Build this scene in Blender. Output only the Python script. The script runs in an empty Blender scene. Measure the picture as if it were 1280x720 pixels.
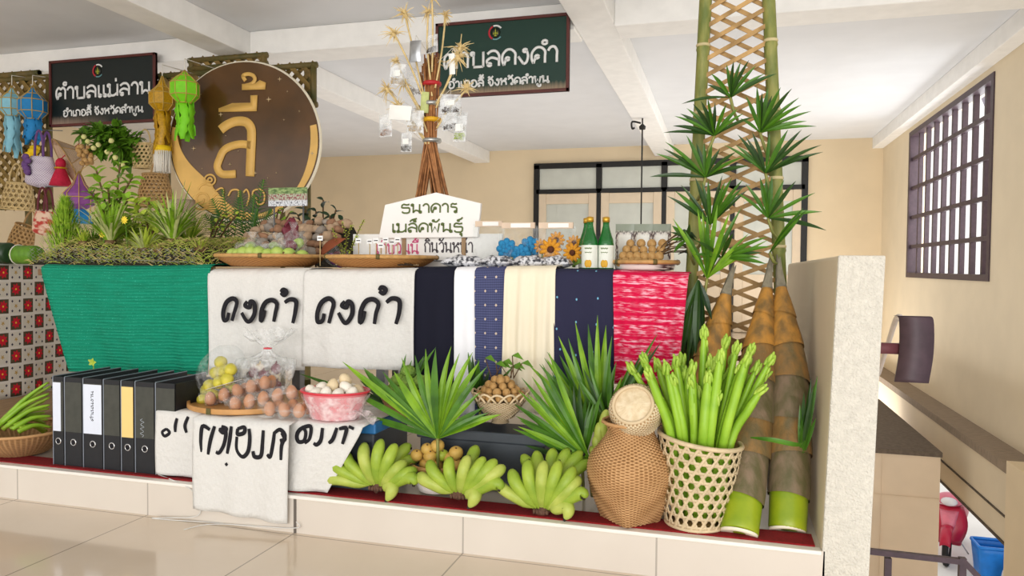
import bpy, bmesh, math, random
from mathutils import Vector, Matrix, Euler, Quaternion
V = Vector
PI = math.pi
rnd = random.Random(11)
S = bpy.context.scene
COL = S.collection

# ------------------------------------------------------------------ camera, light, exposure
CAM = V((0.0, 0.0, 1.0))
RW = Matrix(((0.962, -0.017, 0.274), (0.274, 0.026, -0.961), (0.009, 1.0, 0.030)))
q = RW.to_quaternion(); q.normalize()
RW = q.to_matrix()
FPX = 928.0
cd = bpy.data.cameras.new('camera'); cam = bpy.data.objects.new('camera', cd); COL.objects.link(cam)
cd.sensor_fit = 'HORIZONTAL'; cd.sensor_width = 36.0; cd.lens = FPX / 1280 * 36; cd.clip_end = 200; cd.clip_start = .05
cam.matrix_world = Matrix.Translation(CAM) @ RW.to_4x4()
S.camera = cam
S.view_settings.view_transform = 'Standard'; S.view_settings.look = 'None'
S.view_settings.gamma = 1; S.view_settings.use_curve_mapping = False
S.view_settings.exposure = 0.0
w = bpy.data.worlds.new('daylight'); S.world = w; w.use_nodes = True
bgn = w.node_tree.nodes['Background']; bgn.inputs[0].default_value = (1.0, 0.985, 0.96, 1); bgn.inputs[1].default_value = 1.2

def area(name, loc, target, sx, sy, power, col=(1, 1, 1)):
    d = bpy.data.lights.new(name, 'AREA'); d.shape = 'RECTANGLE'; d.size = sx; d.size_y = sy; d.energy = power; d.color = col
    o = bpy.data.objects.new(name, d); COL.objects.link(o); o.location = loc
    o.rotation_euler = (V(target) - V(loc)).to_track_quat('-Z', 'Y').to_euler()
    return o
area('daylight_from_open_front', (1.0, -20, 3.6), (-0.6, 4, 1.3), 18, 6.5, 1430, (1, .985, .97))
area('added_ceiling_fill_from_front', (0.5, -8.5, .3), (-0.3, 6.0, 3.2), 12, 3, 620, (1, .985, .96))  # added low fill tilted upward to brighten the ceiling, not an actual source
area('skylight_at_barred_window', (2.75, 8.85, 1.85), (-1.0, 8.6, 1.5), 3.2, 2.0, 95, (.97, .985, 1))
area('skylight_up_the_stairwell', (1.25, 10.8, -1.2), (.8, 9.6, 2.5), 1.4, 2.0, 60, (1, .98, .95))
area('added_fill_behind_display', (-2.6, 8.0, .04), (-2.6, 8.01, 3.0), 9, 6, 118, (.95, .975, 1))  # added unseen fill facing up behind the display to brighten ceiling and hall

# ------------------------------------------------------------------ helpers
def ray(px, py):
    return RW @ V(((px - 640) / FPX, -(py - 360) / FPX, -1.0))
def at(px, py, Y):
    r = ray(px, py); return CAM + r * (Y / r.y)
def atz(px, py, Z):
    r = ray(px, py); return CAM + r * ((Z - CAM.z) / r.z)
def atx(px, py, X):
    r = ray(px, py); return CAM + r * (X / r.x)
def ppu(p):                      # pixels per unit near p
    return FPX / (RW.transposed() @ (V(p) - CAM)).z * -1

def lin(h):
    h = h.lstrip('#')
    c = [int(h[i:i + 2], 16) / 255 for i in (0, 2, 4)]
    return tuple(x / 12.92 if x <= .04045 else ((x + .055) / 1.055) ** 2.4 for x in c) + (1,)

MATS = {}
def M(key, hx=None, rough=.6, var=.12, scale=18, bump=0, bscale=60, metal=0, spec=.4, hx2=None, trans=0, alpha=1, sub=0, stretch=None, emit=0):
    if key in MATS: return MATS[key]
    m = bpy.data.materials.new(key); m.use_nodes = True
    nt = m.node_tree; N = nt.nodes; L = nt.links
    b = N['Principled BSDF']
    b.inputs['Roughness'].default_value = rough; b.inputs['Metallic'].default_value = metal
    b.inputs['Specular IOR Level'].default_value = spec
    c = lin(hx); c2 = lin(hx2) if hx2 else tuple(x * (1 - var) for x in c[:3]) + (1,)
    tc = N.new('ShaderNodeTexCoord')
    src = tc.outputs['Object']
    if stretch:
        mp = N.new('ShaderNodeMapping'); mp.inputs['Scale'].default_value = stretch
        L.new(src, mp.inputs[0]); src = mp.outputs[0]
    nz = N.new('ShaderNodeTexNoise'); nz.inputs['Scale'].default_value = scale; nz.inputs['Detail'].default_value = 4
    L.new(src, nz.inputs['Vector'])
    rp = N.new('ShaderNodeValToRGB'); rp.color_ramp.elements[0].position = .35; rp.color_ramp.elements[1].position = .65
    rp.color_ramp.elements[0].color = c2; rp.color_ramp.elements[1].color = c
    L.new(nz.outputs[0], rp.inputs[0]); L.new(rp.outputs[0], b.inputs['Base Color'])
    if bump:
        n2 = N.new('ShaderNodeTexNoise'); n2.inputs['Scale'].default_value = bscale; n2.inputs['Detail'].default_value = 3
        L.new(src, n2.inputs['Vector'])
        bp = N.new('ShaderNodeBump'); bp.inputs['Strength'].default_value = bump; bp.inputs['Distance'].default_value = .01
        L.new(n2.outputs[0], bp.inputs['Height']); L.new(bp.outputs[0], b.inputs['Normal'])
    if trans: b.inputs['Transmission Weight'].default_value = trans
    if alpha < 1: b.inputs['Alpha'].default_value = alpha
    if sub:
        b.inputs['Subsurface Weight'].default_value = sub; b.inputs['Subsurface Radius'].default_value = (.01, .01, .005)
    MATS[key] = m
    return m

def clear_film(key, hx='FFFFFF', amount=.22, rough=.12, wrinkle=1.0, wscale=40):
    """thin clear plastic: mostly see-through with wrinkled glints"""
    if key in MATS: return MATS[key]
    m = bpy.data.materials.new(key); m.use_nodes = True
    nt = m.node_tree; N = nt.nodes; L = nt.links
    for n in list(N): N.remove(n)
    out = N.new('ShaderNodeOutputMaterial'); mx = N.new('ShaderNodeMixShader')
    tr = N.new('ShaderNodeBsdfTransparent'); pb = N.new('ShaderNodeBsdfPrincipled')
    tr.inputs[0].default_value = (.96, .97, .97, 1)
    pb.inputs['Base Color'].default_value = lin(hx); pb.inputs['Roughness'].default_value = rough
    tc = N.new('ShaderNodeTexCoord'); nz = N.new('ShaderNodeTexNoise'); nz.inputs['Scale'].default_value = wscale
    L.new(tc.outputs['Object'], nz.inputs['Vector'])
    bp = N.new('ShaderNodeBump'); bp.inputs['Strength'].default_value = wrinkle; bp.inputs['Distance'].default_value = .02
    L.new(nz.outputs[0], bp.inputs['Height']); L.new(bp.outputs[0], pb.inputs['Normal'])
    mr = N.new('ShaderNodeMapRange'); mr.inputs[1].default_value = .4; mr.inputs[2].default_value = .75
    mr.inputs[3].default_value = amount * .4; mr.inputs[4].default_value = min(1, amount * 2.2)
    L.new(nz.outputs[0], mr.inputs[0]); L.new(mr.outputs[0], mx.inputs[0])
    L.new(tr.outputs[0], mx.inputs[1]); L.new(pb.outputs[0], mx.inputs[2]); L.new(mx.outputs[0], out.inputs[0])
    MATS[key] = m
    return m

class NT:
    """small node-writing aid for patterned materials over UV"""
    def __init__(self, key, rough=.7, spec=.3):
        self.m = bpy.data.materials.new(key); self.m.use_nodes = True; MATS[key] = self.m
        self.N = self.m.node_tree.nodes; self.L = self.m.node_tree.links
        self.b = self.N['Principled BSDF']; self.b.inputs['Roughness'].default_value = rough
        self.b.inputs['Specular IOR Level'].default_value = spec
        self.uv = self.N.new('ShaderNodeTexCoord').outputs['UV']
        self.obj = self.uv.node.outputs['Object']
    def put(self, a, sock):
        if isinstance(a, (int, float)): sock.default_value = a
        elif isinstance(a, (tuple, str)): sock.default_value = lin(a) if isinstance(a, str) else a
        else: self.L.new(a, sock)
    def math(self, op, a, b=0.0):
        n = self.N.new('ShaderNodeMath'); n.operation = op; self.put(a, n.inputs[0]); self.put(b, n.inputs[1]); return n.outputs[0]
    def sep(self, v):
        n = self.N.new('ShaderNodeSeparateXYZ'); self.L.new(v, n.inputs[0]); return n.outputs
    def map(self, v, sc, loc=(0, 0, 0)):
        n = self.N.new('ShaderNodeMapping'); n.inputs['Scale'].default_value = sc; n.inputs['Location'].default_value = loc
        self.L.new(v, n.inputs[0]); return n.outputs[0]
    def noise(self, v, sc, det=3):
        n = self.N.new('ShaderNodeTexNoise'); n.inputs['Scale'].default_value = sc; n.inputs['Detail'].default_value = det
        self.L.new(v, n.inputs['Vector']); return n.outputs[0]
    def voro(self, v, sc, rand=1, metric='EUCLIDEAN', out='Distance'):
        n = self.N.new('ShaderNodeTexVoronoi'); n.voronoi_dimensions = '2D'; n.distance = metric
        n.inputs['Scale'].default_value = sc; n.inputs['Randomness'].default_value = rand
        self.L.new(v, n.inputs['Vector']); return n.outputs[out]
    def mix(self, f, a, b):
        n = self.N.new('ShaderNodeMix'); n.data_type = 'RGBA'
        self.put(f, n.inputs[0]); self.put(a, n.inputs[6]); self.put(b, n.inputs[7]); return n.outputs[2]
    def step(self, x, e, soft=.02):
        n = self.N.new('ShaderNodeMapRange'); n.inputs[1].default_value = e - soft; n.inputs[2].default_value = e + soft
        self.put(x, n.inputs[0]); return n.outputs[0]
    def bump(self, h, s=.4, d=.005):
        n = self.N.new('ShaderNodeBump'); n.inputs['Strength'].default_value = s; n.inputs['Distance'].default_value = d
        self.L.new(h, n.inputs['Height']); self.L.new(n.outputs[0], self.b.inputs['Normal'])
    def color(self, c): self.put(c, self.b.inputs['Base Color']); return self.m

def tag(o, label=None, cat=None, group=None, kind=None):
    if label: o['label'] = label
    if cat: o['category'] = cat
    if group: o['group'] = group
    if kind: o['kind'] = kind
    return o
def root(name, loc, label, cat, group=None, rz=0):
    o = bpy.data.objects.new(name, None); o.empty_display_size = .05; COL.objects.link(o); o.location = loc; o.rotation_euler = (0, 0, rz)
    return tag(o, label, cat, group)
def children_of(o): return [c for c in COL.objects if c.parent == o]
def copy_tree(o, parent=None, kids=None):
    c = o.copy(); COL.objects.link(c); c.parent = parent
    for ch in (o.children if kids is None else kids): copy_tree(ch, c)
    return c

def smooth_path(P, n=6, closed=False):
    P = [V(p) for p in P]
    if len(P) < 3: return P
    out = []
    k = len(P)
    rng = range(k if closed else k - 1)
    for i in rng:
        if closed: a, b, c, d = P[i - 1], P[i], P[(i + 1) % k], P[(i + 2) % k]
        else: a, b, c, d = P[max(i - 1, 0)], P[i], P[i + 1], P[min(i + 2, k - 1)]
        for j in range(n):
            t = j / n
            out.append(.5 * ((2 * b) + (c - a) * t + (2 * a - 5 * b + 4 * c - d) * t * t + (3 * b - a - 3 * c + d) * t ** 3))
    if not closed: out.append(P[-1])
    return out

class MB:
    def __init__(s): s.v = []; s.f = []; s.m = []; s.uv = {}
    def add(s, vs, fs, mi=0):
        o = len(s.v); s.v += [V(x) for x in vs]
        for f in fs: s.f.append(tuple(o + i for i in f)); s.m.append(mi)
        return o
    def box(s, a, b, mi=0, rot=None, c=None):
        a, b = V(a), V(b)
        vs = [V((x, y, z)) for z in (a.z, b.z) for y in (a.y, b.y) for x in (a.x, b.x)]
        if rot is not None:
            c = V(c) if c is not None else (a + b) / 2
            R = rot if isinstance(rot, Matrix) else Euler(rot).to_matrix()
            vs = [c + R @ (x - c) for x in vs]
        s.add(vs, [(0, 2, 3, 1), (4, 5, 7, 6), (0, 1, 5, 4), (2, 6, 7, 3), (0, 4, 6, 2), (1, 3, 7, 5)], mi)
    def bar(s, p, q_, w, h, up=(0, 0, 1), mi=0):
        p, q_ = V(p), V(q_); t = (q_ - p).normalized(); up = V(up)
        sd = t.cross(up)
        if sd.length < 1e-4: sd = t.cross(V((1, 0, 0)))
        sd.normalize(); u = sd.cross(t)
        vs = [c + sd * (a * w / 2) + u * (b * h / 2) for c in (p, q_) for a, b in ((-1, -1), (1, -1), (1, 1), (-1, 1))]
        s.add(vs, [(0, 1, 2, 3), (7, 6, 5, 4), (0, 4, 5, 1), (1, 5, 6, 2), (2, 6, 7, 3), (3, 7, 4, 0)], mi)
    def tube(s, P, r, n=8, mi=0, cap=True, closed=False, flat=None):
        P = [V(p) for p in P]; k = len(P)
        rr = r if isinstance(r, (list, tuple)) else [r] * k
        up = None; rings = []
        for i in range(k):
            if closed: t = P[(i + 1) % k] - P[i - 1]
            else: t = P[min(i + 1, k - 1)] - P[max(i - 1, 0)]
            if t.length < 1e-9: t = V((0, 0, 1))
            t.normalize()
            if up is None:
                up = V((0, 0, 1)) if abs(t.z) < .9 else V((0, 1, 0))
                if flat is not None: up = V(flat)
            if flat is not None: up = V(flat)
            a = t.cross(up)
            if a.length < 1e-6: a = t.orthogonal()
            a.normalize(); bb = a.cross(t).normalized(); up = bb
            fl = .35 if flat is not None else 1
            rings.append([P[i] + (a * math.cos(2 * PI * j / n) + bb * math.sin(2 * PI * j / n) * fl) * rr[i] for j in range(n)])
        o = len(s.v)
        for R in rings: s.v += R
        for i in range(k if closed else k - 1):
            i2 = (i + 1) % k
            for j in range(n):
                s.f.append((o + i * n + j, o + i * n + (j + 1) % n, o + i2 * n + (j + 1) % n, o + i2 * n + j)); s.m.append(mi)
        if cap and not closed:
            s.f.append(tuple(o + j for j in range(n))[::-1]); s.m.append(mi)
            s.f.append(tuple(o + (k - 1) * n + j for j in range(n))); s.m.append(mi)
    def grid(s, fn, nu, nv, mi=0, cu=False, uvf=None):
        o = len(s.v)
        for j in range(nv + 1):
            for i in range(nu if cu else nu + 1):
                s.v.append(V(fn(i / nu, j / nv)))
        w_ = nu if cu else nu + 1
        for j in range(nv):
            for i in range(nu):
                f = (o + j * w_ + i, o + j * w_ + (i + 1) % w_, o + (j + 1) * w_ + (i + 1) % w_, o + (j + 1) * w_ + i)
                s.uv[len(s.f)] = [(i / nu, j / nv), ((i + 1) / nu, j / nv), ((i + 1) / nu, (j + 1) / nv), (i / nu, (j + 1) / nv)]
                s.f.append(f); s.m.append(mi)
    def lathe(s, prof, c=(0, 0, 0), n=24, mi=0, rot=None, sx=1, sy=1, cap=True):
        c = V(c); k = len(prof)
        R = rot if rot is not None else Matrix.Identity(3)
        def fn(u, v):
            r, z = prof[min(int(round(v * (k - 1))), k - 1)]
            return c + R @ V((r * math.cos(2 * PI * u) * sx, r * math.sin(2 * PI * u) * sy, z))
        o = len(s.v); s.grid(fn, n, k - 1, mi, cu=True)
        if cap:
            if prof[0][0] > 1e-4: s.f.append(tuple(o + j for j in range(n))[::-1]); s.m.append(mi)
            if prof[-1][0] > 1e-4: s.f.append(tuple(o + (k - 1) * n + j for j in range(n))); s.m.append(mi)
    def ell(s, c, r, rot=None, n=10, k=6, mi=0, jit=0, rg=None):
        if isinstance(r, (int, float)): r = (r, r, r)
        c = V(c); R = (rot if isinstance(rot, Matrix) else Euler(rot).to_matrix()) if rot is not None else Matrix.Identity(3)
        g = rg or rnd
        vs = [c + R @ V((0, 0, -r[2]))]
        for j in range(1, k):
            th = -PI / 2 + PI * j / k
            for i in range(n):
                ph = 2 * PI * i / n; jj = 1 + (g.uniform(-jit, jit) if jit else 0)
                vs.append(c + R @ V((r[0] * math.cos(th) * math.cos(ph) * jj, r[1] * math.cos(th) * math.sin(ph) * jj, r[2] * math.sin(th) * jj)))
        vs.append(c + R @ V((0, 0, r[2])))
        fs = [(0, 1 + (i + 1) % n, 1 + i) for i in range(n)]
        for j in range(k - 2):
            for i in range(n):
                a = 1 + j * n
                fs.append((a + i, a + (i + 1) % n, a + n + (i + 1) % n, a + n + i))
        a = 1 + (k - 2) * n; e = len(vs) - 1
        fs += [(a + i, a + (i + 1) % n, e) for i in range(n)]
        s.add(vs, fs, mi)
    def ribbon(s, P, W, nrm, fold=.25, mi=0):
        P = [V(p) for p in P]; k = len(P); o = len(s.v)
        wf = W if callable(W) else (lambda t: W)
        for i in range(k):
            t = (P[min(i + 1, k - 1)] - P[max(i - 1, 0)]).normalized()
            n_ = V(nrm); sd = t.cross(n_)
            if sd.length < 1e-5: sd = t.orthogonal()
            sd.normalize(); nn = sd.cross(t).normalized(); w_ = wf(i / (k - 1)) / 2
            s.v += [P[i] + sd * w_ + nn * fold * w_, P[i].copy(), P[i] - sd * w_ + nn * fold * w_]
        for i in range(k - 1):
            a = o + i * 3
            s.f += [(a, a + 1, a + 4, a + 3), (a + 1, a + 2, a + 5, a + 4)]; s.m += [mi, mi]
    def strip(s, P, Nn, w, mi=0, closed=False):
        k = len(P); o = len(s.v)
        for i in range(k):
            t = (P[(i + 1) % k] - P[i - 1]) if closed else (P[min(i + 1, k - 1)] - P[max(i - 1, 0)])
            sd = t.cross(Nn[i]).normalized()
            s.v += [P[i] + sd * w / 2, P[i] - sd * w / 2]
        for i in range(k if closed else k - 1):
            a, b = o + 2 * i, o + 2 * ((i + 1) % k)
            s.f.append((a, a + 1, b + 1, b)); s.m.append(mi)
    def prism(s, poly, d, mi=0):
        """poly: 3-D outline; d: extrusion vector"""
        poly = [V(p) for p in poly]; d = V(d); n = len(poly)
        s.add(poly + [p + d for p in poly], [tuple(range(n))[::-1], tuple(range(n, 2 * n))] + [(i, (i + 1) % n, n + (i + 1) % n, n + i) for i in range(n)], mi)
    def build(s, name, mats, parent=None, smooth=True, solid=0, bevel=0, sub=0, keep=False, angle=None):
        if not isinstance(mats, (list, tuple)): mats = [mats]
        me = bpy.data.meshes.new(name)
        off = V((0, 0, 0)); p = parent
        while p is not None: off += p.location; p = p.parent
        loc = V((0, 0, 0))
        if parent is None and not keep and s.v:
            xs = [v.x for v in s.v]; ys = [v.y for v in s.v]; zs = [v.z for v in s.v]
            loc = V(((min(xs) + max(xs)) / 2, (min(ys) + max(ys)) / 2, min(zs))); off = loc
        if keep: off = V((0, 0, 0))
        me.from_pydata([tuple(v - off) for v in s.v], [], s.f)
        for m in mats: me.materials.append(m)
        me.polygons.foreach_set('material_index', s.m)
        if s.uv:
            ul = me.uv_layers.new(name='UVMap')
            for fi, uvs in s.uv.items():
                pl = me.polygons[fi]
                for li, uv in zip(pl.loop_indices, uvs): ul.data[li].uv = uv
        bm = bmesh.new(); bm.from_mesh(me); bmesh.ops.recalc_face_normals(bm, faces=bm.faces); bm.to_mesh(me); bm.free()
        me.polygons.foreach_set('use_smooth', [smooth] * len(me.polygons))
        o = bpy.data.objects.new(name, me); COL.objects.link(o); o.location = loc
        if parent is not None: o.parent = parent
        if solid:
            md = o.modifiers.new('thickness', 'SOLIDIFY'); md.thickness = solid; md.offset = 0
        if bevel:
            md = o.modifiers.new('bevel', 'BEVEL'); md.width = bevel; md.segments = 2; md.limit_method = 'ANGLE'; md.angle_limit = .6
        if sub:
            md = o.modifiers.new('sub', 'SUBSURF'); md.levels = sub; md.render_levels = sub
        if angle is not None and smooth:
            try: me.set_sharp_from_angle(angle=angle)
            except Exception: pass
        return o

def hexweave(mb, Sf, nu, nv, w, slope=None, eps=.0015, mi=0, vmax=1.0, horiz=True, closed=True):
    """open three-way bamboo weave over a surface Sf(u, v)"""
    def nrm(u, v):
        a = Sf(u + .004, v) - Sf(u - .004, v); b = Sf(u, min(v + .01, 1)) - Sf(u, max(v - .01, 0))
        n = a.cross(b)
        return n.normalized() if n.length > 1e-9 else V((0, -1, 0))
    ring = [Sf(i / 24, .5) for i in range(25)]; circ = sum((ring[i + 1] - ring[i]).length for i in range(24)); hgt = max(1e-4, (Sf(0, 1) - Sf(0, 0)).length)
    d = .866 * circ / nu / hgt; slope = 1 / (2 * nu * d); nv = max(3, int(round(1 / d)) * 2)
    if horiz:
        for k in range(int(1 / d) + 1):
            v = (k + .5) * d
            if v > 1: break
            us = [i / 48 for i in range(48 if closed else 49)]
            mb.strip([Sf(u, v) for u in us], [nrm(u, v) for u in us], w, mi, closed=closed)
    for sg in (1, -1):
        for i in range(nu):
            P, Nn = [], []
            for j in range(int(nv * 2) + 1):
                v = j / (nv * 2); u = i / nu + sg * slope * v
                if not closed and not (0 <= u <= 1): continue
                n = nrm(u, v); P.append(Sf(u, v) + n * eps * sg * (1 if j % 2 else -.4)); Nn.append(n)
            if len(P) > 1: mb.strip(P, Nn, w, mi)

# ------------------------------------------------------------------ Thai letters as pen strokes (x to the right, y up, body height 1)
def _o(x, y, r=.1): return [(x + r * math.cos(2 * PI * i / 9), y + r * math.sin(2 * PI * i / 9)) for i in range(10)]
GL = {
 'ด': (.86, [_o(.34, .42), 's', [(.27, .36), (.19, .15), (.16, 0)], 's', [(.16, 0), (.06, .3), (.08, .7), (.3, 1), (.56, 1), (.76, .75), (.76, .4), (.76, 0)]]),
 'ต': (.86, [_o(.34, .42), 's', [(.27, .36), (.19, .15), (.16, 0)], 's', [(.16, 0), (.06, .3), (.08, .75), (.25, 1), (.42, .86), (.58, 1), (.76, .78), (.76, .4), (.76, 0)]]),
 'ค': (.86, [_o(.36, .52), 's', [(.28, .46), (.2, .2), (.16, 0)], 's', [(.16, 0), (.06, .3), (.08, .7), (.3, 1), (.56, 1), (.76, .75), (.76, .4), (.76, 0)]]),
 'บ': (.86, [_o(.12, .9), [(.18, .82), (.18, .12)], [(.18, .02), (.72, .02)], [(.72, 0), (.72, 1)]]),
 'ล': (.84, [_o(.2, .12), 's', [(.12, .14), (.06, .38), (.28, .56), (.5, .52), (.72, .4)], 's', [(.72, 0), (.72, .4), (.72, .7), (.56, .97), (.3, 1), (.08, .82)]]),
 'เ': (.4, [_o(.22, .1), [(.13, .1), (.13, 1)]]),
 'แ': (.78, [_o(.22, .1), [(.13, .1), (.13, 1)], _o(.6, .1), [(.51, .1), (.51, 1)]]),
 'ม': (.9, [_o(.12, .9), [(.19, .84), (.19, .12)], _o(.15, .1), 's', [(.22, .08), (.5, .06), (.76, .28)], [(.76, 0), (.76, 1)]]),
 'น': (.92, [_o(.12, .9), [(.19, .84), (.19, 0)], 's', [(.19, .08), (.4, .3), (.68, .18)], _o(.76, .1), [(.7, .12), (.7, 1)]]),
 'า': (.66, ['s', [(.06, .76), (.18, .97), (.38, 1), (.52, .75), (.52, .4), (.52, 0)]]),
 'ำ': (.66, [_o(-.12, 1.32, .13), 's', [(.06, .76), (.18, .97), (.38, 1), (.52, .75), (.52, .4), (.52, 0)]]),
 'อ': (.84, [_o(.22, .56, .09), 's', [(.14, .52), (.14, .2), (.28, 0), (.52, 0), (.72, .25), (.72, .7), (.52, 1), (.26, 1), (.08, .82)]]),
 'ภ': (.9, [_o(.12, .1), [(.22, .08), (.22, .62), (.1, .76)], 's', [(.1, .76), (.28, 1), (.54, 1), (.76, .75), (.76, .4), (.76, 0)]]),
 'ก': (.86, [[(.18, 0), (.18, .6), (.08, .74)], 's', [(.08, .74), (.24, 1), (.52, 1), (.74, .75), (.74, .4), (.74, 0)]]),
 'จ': (.8, [_o(.24, .52), 's', [(.06, .8), (.28, 1), (.52, .97), (.68, .65), (.62, .2), (.44, .02), (.32, .2), (.3, .44)]]),
 'ง': (.72, [_o(.42, .88), 's', [(.52, .85), (.58, .5), (.5, .12), (.34, .02)], [(.34, .02), (.06, .52)]]),
 'ห': (.92, [_o(.12, .9), [(.19, .84), (.19, 0)], 's', [(.19, .35), (.38, .62), (.58, .82)], _o(.68, .88), 's', [(.5, .62), (.7, .45), (.76, 0)]]),
 'ว': (.76, [_o(.5, .12), 's', [(.06, .8), (.28, 1), (.52, .96), (.62, .6), (.58, .14)]]),
 'พ': (.94, [_o(.12, .9), [(.17, .84), (.24, 0), (.46, .62), (.68, 0), (.8, 1)]]),
 'ธ': (.84, ['s', [(.08, .84), (.26, 1), (.5, .93), (.72, 1)], 's', [(.1, .8), (.12, .62), (.4, .6), (.7, .56), (.72, .2), (.6, .02), (.24, .02), (.12, .18)]]),
 'ร': (.7, ['s', [(.08, .84), (.22, 1), (.4, .94), (.56, 1)], 's', [(.1, .8), (.14, .64), (.4, .6), (.54, .48), (.54, .12)], _o(.46, .1)]),
 ' ': (.4, []),
}
MK = {
 'ี': [['s', [(-.72, 1.18), (-.42, 1.42), (-.12, 1.18)], [(-.72, 1.18), (-.12, 1.18)], [(-.12, 1.18), (-.12, 1.5)]]],
 'ิ': [['s', [(-.72, 1.18), (-.42, 1.42), (-.12, 1.18)], [(-.72, 1.18), (-.12, 1.18)]]],
 'ั': [[_o(-.6, 1.3, .08), 's', [(-.54, 1.2), (-.35, 1.18), (-.12, 1.48)]]],
 '้': [[_o(-.5, 1.34, .07), 's', [(-.46, 1.2), (-.3, 1.22), (-.1, 1.5)]]],
 '่': [[[(-.25, 1.2), (-.25, 1.5)]]],
 '็': [['s', [(-.65, 1.2), (-.5, 1.4), (-.25, 1.38), (-.2, 1.2), (-.4, 1.24)], 's', [(-.5, 1.42), (-.3, 1.5), (-.1, 1.55)]]],
 'ุ': [[_o(-.22, -.22, .07), [(-.16, -.2), (-.16, -.5)]]],
 'ู': [[_o(-.5, -.22, .07), 's', [(-.42, -.22), (-.4, -.48), (-.16, -.48), (-.14, -.16)]]],
 '์': [[_o(-.42, 1.3, .08), 's', [(-.38, 1.38), (-.2, 1.5), (-.1, 1.66)]]],
}
UPPER = 'ีิั็'
def glyph_strokes(text):
    x = 0; out = []; prev = ''
    for ch in text:
        if ch in MK:
            dy = .34 if (ch in '้่์' and prev in UPPER) else 0
            for gs in MK[ch]: out += [[(x + a, b + dy) for a, b in st] for st in expand(gs)]
        else:
            wd, gs = GL[ch]
            out += [[(x + a, b) for a, b in st] for st in expand(gs)]
            x += wd
        prev = ch
    return out, x
def expand(gs):
    r = []; sm = False
    for g in gs:
        if isinstance(g, str): sm = True; continue
        if sm: r.append([(p.x, p.y) for p in smooth_path([V((a, b, 0)) for a, b in g], 5)]); sm = False
        else: r.append(g)
    return r
def write(mb, text, origin, ux, uy, height, pen, width=None, mi=0, slant=0, n=6):
    """pen strokes on a plane; width: fit the line to this length"""
    st, L = glyph_strokes(text)
    sx = (width / L) if width else height
    ux, uy = V(ux).normalized(), V(uy).normalized(); nn = ux.cross(uy)
    for s_ in st:
        P = [V(origin) + ux * ((a + slant * b) * sx) + uy * (b * height) for a, b in s_]
        mb.tube(P, pen, n, mi, flat=nn)

# ------------------------------------------------------------------ the setting
def st(o, label=None):
    o['kind'] = 'structure'
    if label: o['label'] = label
    return o
YF, ZL = 2.41, .14                 # front and top of the tiled ledge
YB, ZC = 12.0, 2.93                # rear wall, ceiling
TILE = .662
def tiles(key, hx, hx2, rough, gx, gy, grout='8F8578', gw=.006, axis='xy', spec=.5):
    t = NT(key, rough, spec); s_ = t.sep(t.obj)
    def line(v, off):
        f = t.math('FRACT', t.math('DIVIDE', t.math('SUBTRACT', v, off), TILE))
        d = t.math('ABSOLUTE', t.math('SUBTRACT', f, .5))
        return t.math('GREATER_THAN', d, .5 - gw / TILE / 2)
    g = line(s_[0], gx)
    if axis == 'xy': g = t.math('MAXIMUM', g, line(s_[1], gy))
    base = t.mix(t.step(t.noise(t.obj, 2.2, 5), .5, .2), hx, hx2)
    return t.color(t.mix(t.math('MULTIPLY', g, .75), base, grout))
m_floor = tiles('floor_tile', 'E2D2BE', 'DAC8B2', .1, -2.18, YF - .02)
m_riser = tiles('riser_tile', 'D9D0C4', 'D0C6BA', .25, -2.18, 0, axis='x', grout='9C948A')
M('ceiling_paint', 'E2E3E5', .8, .04, 3)
M('beam_paint', 'F6F4F0', .75, .06, 8, bump=.15, bscale=90)
M('wall_paint', 'E6D2B0', .75, .05, 2.5)
M('wall_cream', 'E3D3B6', .7, .05, 3)
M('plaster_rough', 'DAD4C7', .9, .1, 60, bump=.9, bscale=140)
M('black_steel', '14120F', .45, .2, 20)
M('door_cream', 'DCC9AE', .55, .06, 6)
M('frosted_glass', 'C9CBC0', .35, .08, 5, spec=.5)
M('purple_steel', '46343C', .5, .25, 30)
M('red_carpet', '8E0F16', .95, .25, 120, bump=.4, bscale=400)
M('concrete_dark', '6E6154', .9, .3, 30)
M('concrete_white', 'E8E6E2', .85, .08, 2)
M('ledge_cap_brown', '9C8A76', .8, .3, 14, stretch=(1, 6, 1))
M('edge_dark', '5A4E42', .8, .3, 14)

f = MB(); f.box((-9, -7, -.25), (.46, 12, 0)); st(f.build('floor', m_floor, keep=True, smooth=False))
c = MB(); c.box((-9, -.6, ZC), (2.6, 12.2, ZC + .2)); st(c.build('ceiling', MATS['ceiling_paint'], smooth=False))
b = MB(); b.box((-9, YB, -3.6), (2.45, YB + .2, ZC)); st(b.build('wall_back', MATS['wall_paint'], smooth=False))
b = MB(); b.box((-9.2, 1.6, 0), (-9, YB, ZC)); st(b.build('wall_left', MATS['wall_paint'], smooth=False))
# side wall with the barred window opening
WY0, WY1, WZ0, WZ1, XR = 7.33, 10.37, .9, 2.71, 2.22
b = MB()
b.box((XR, 3.6, -.45), (XR + .22, YB, WZ0)); b.box((XR, 3.6, WZ1), (XR + .22, YB, ZC))
b.box((XR, 3.6, WZ0), (XR + .22, WY0, WZ1)); b.box((XR, WY1, WZ0), (XR + .22, YB, WZ1))
st(b.build('wall_right', MATS['wall_cream'], smooth=False))
b = MB(); b.box((2.07, 3.6, 2.77), (XR, YB, ZC)); st(b.build('trim_1', MATS['beam_paint'], smooth=False, bevel=.008), 'painted beam along the head of the barred window wall')
b = MB(); b.box((-4.1, -.6, 2.735), (-3.83, YB, ZC)); st(b.build('trim_2', MATS['beam_paint'], smooth=False, bevel=.008), 'ceiling beam running back above the round sign')
b = MB(); b.box((-1.08, -.6, 2.755), (-.79, YB, ZC)); st(b.build('trim_3', MATS['beam_paint'], smooth=False, bevel=.008), 'ceiling beam running back beside the green sign')
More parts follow.
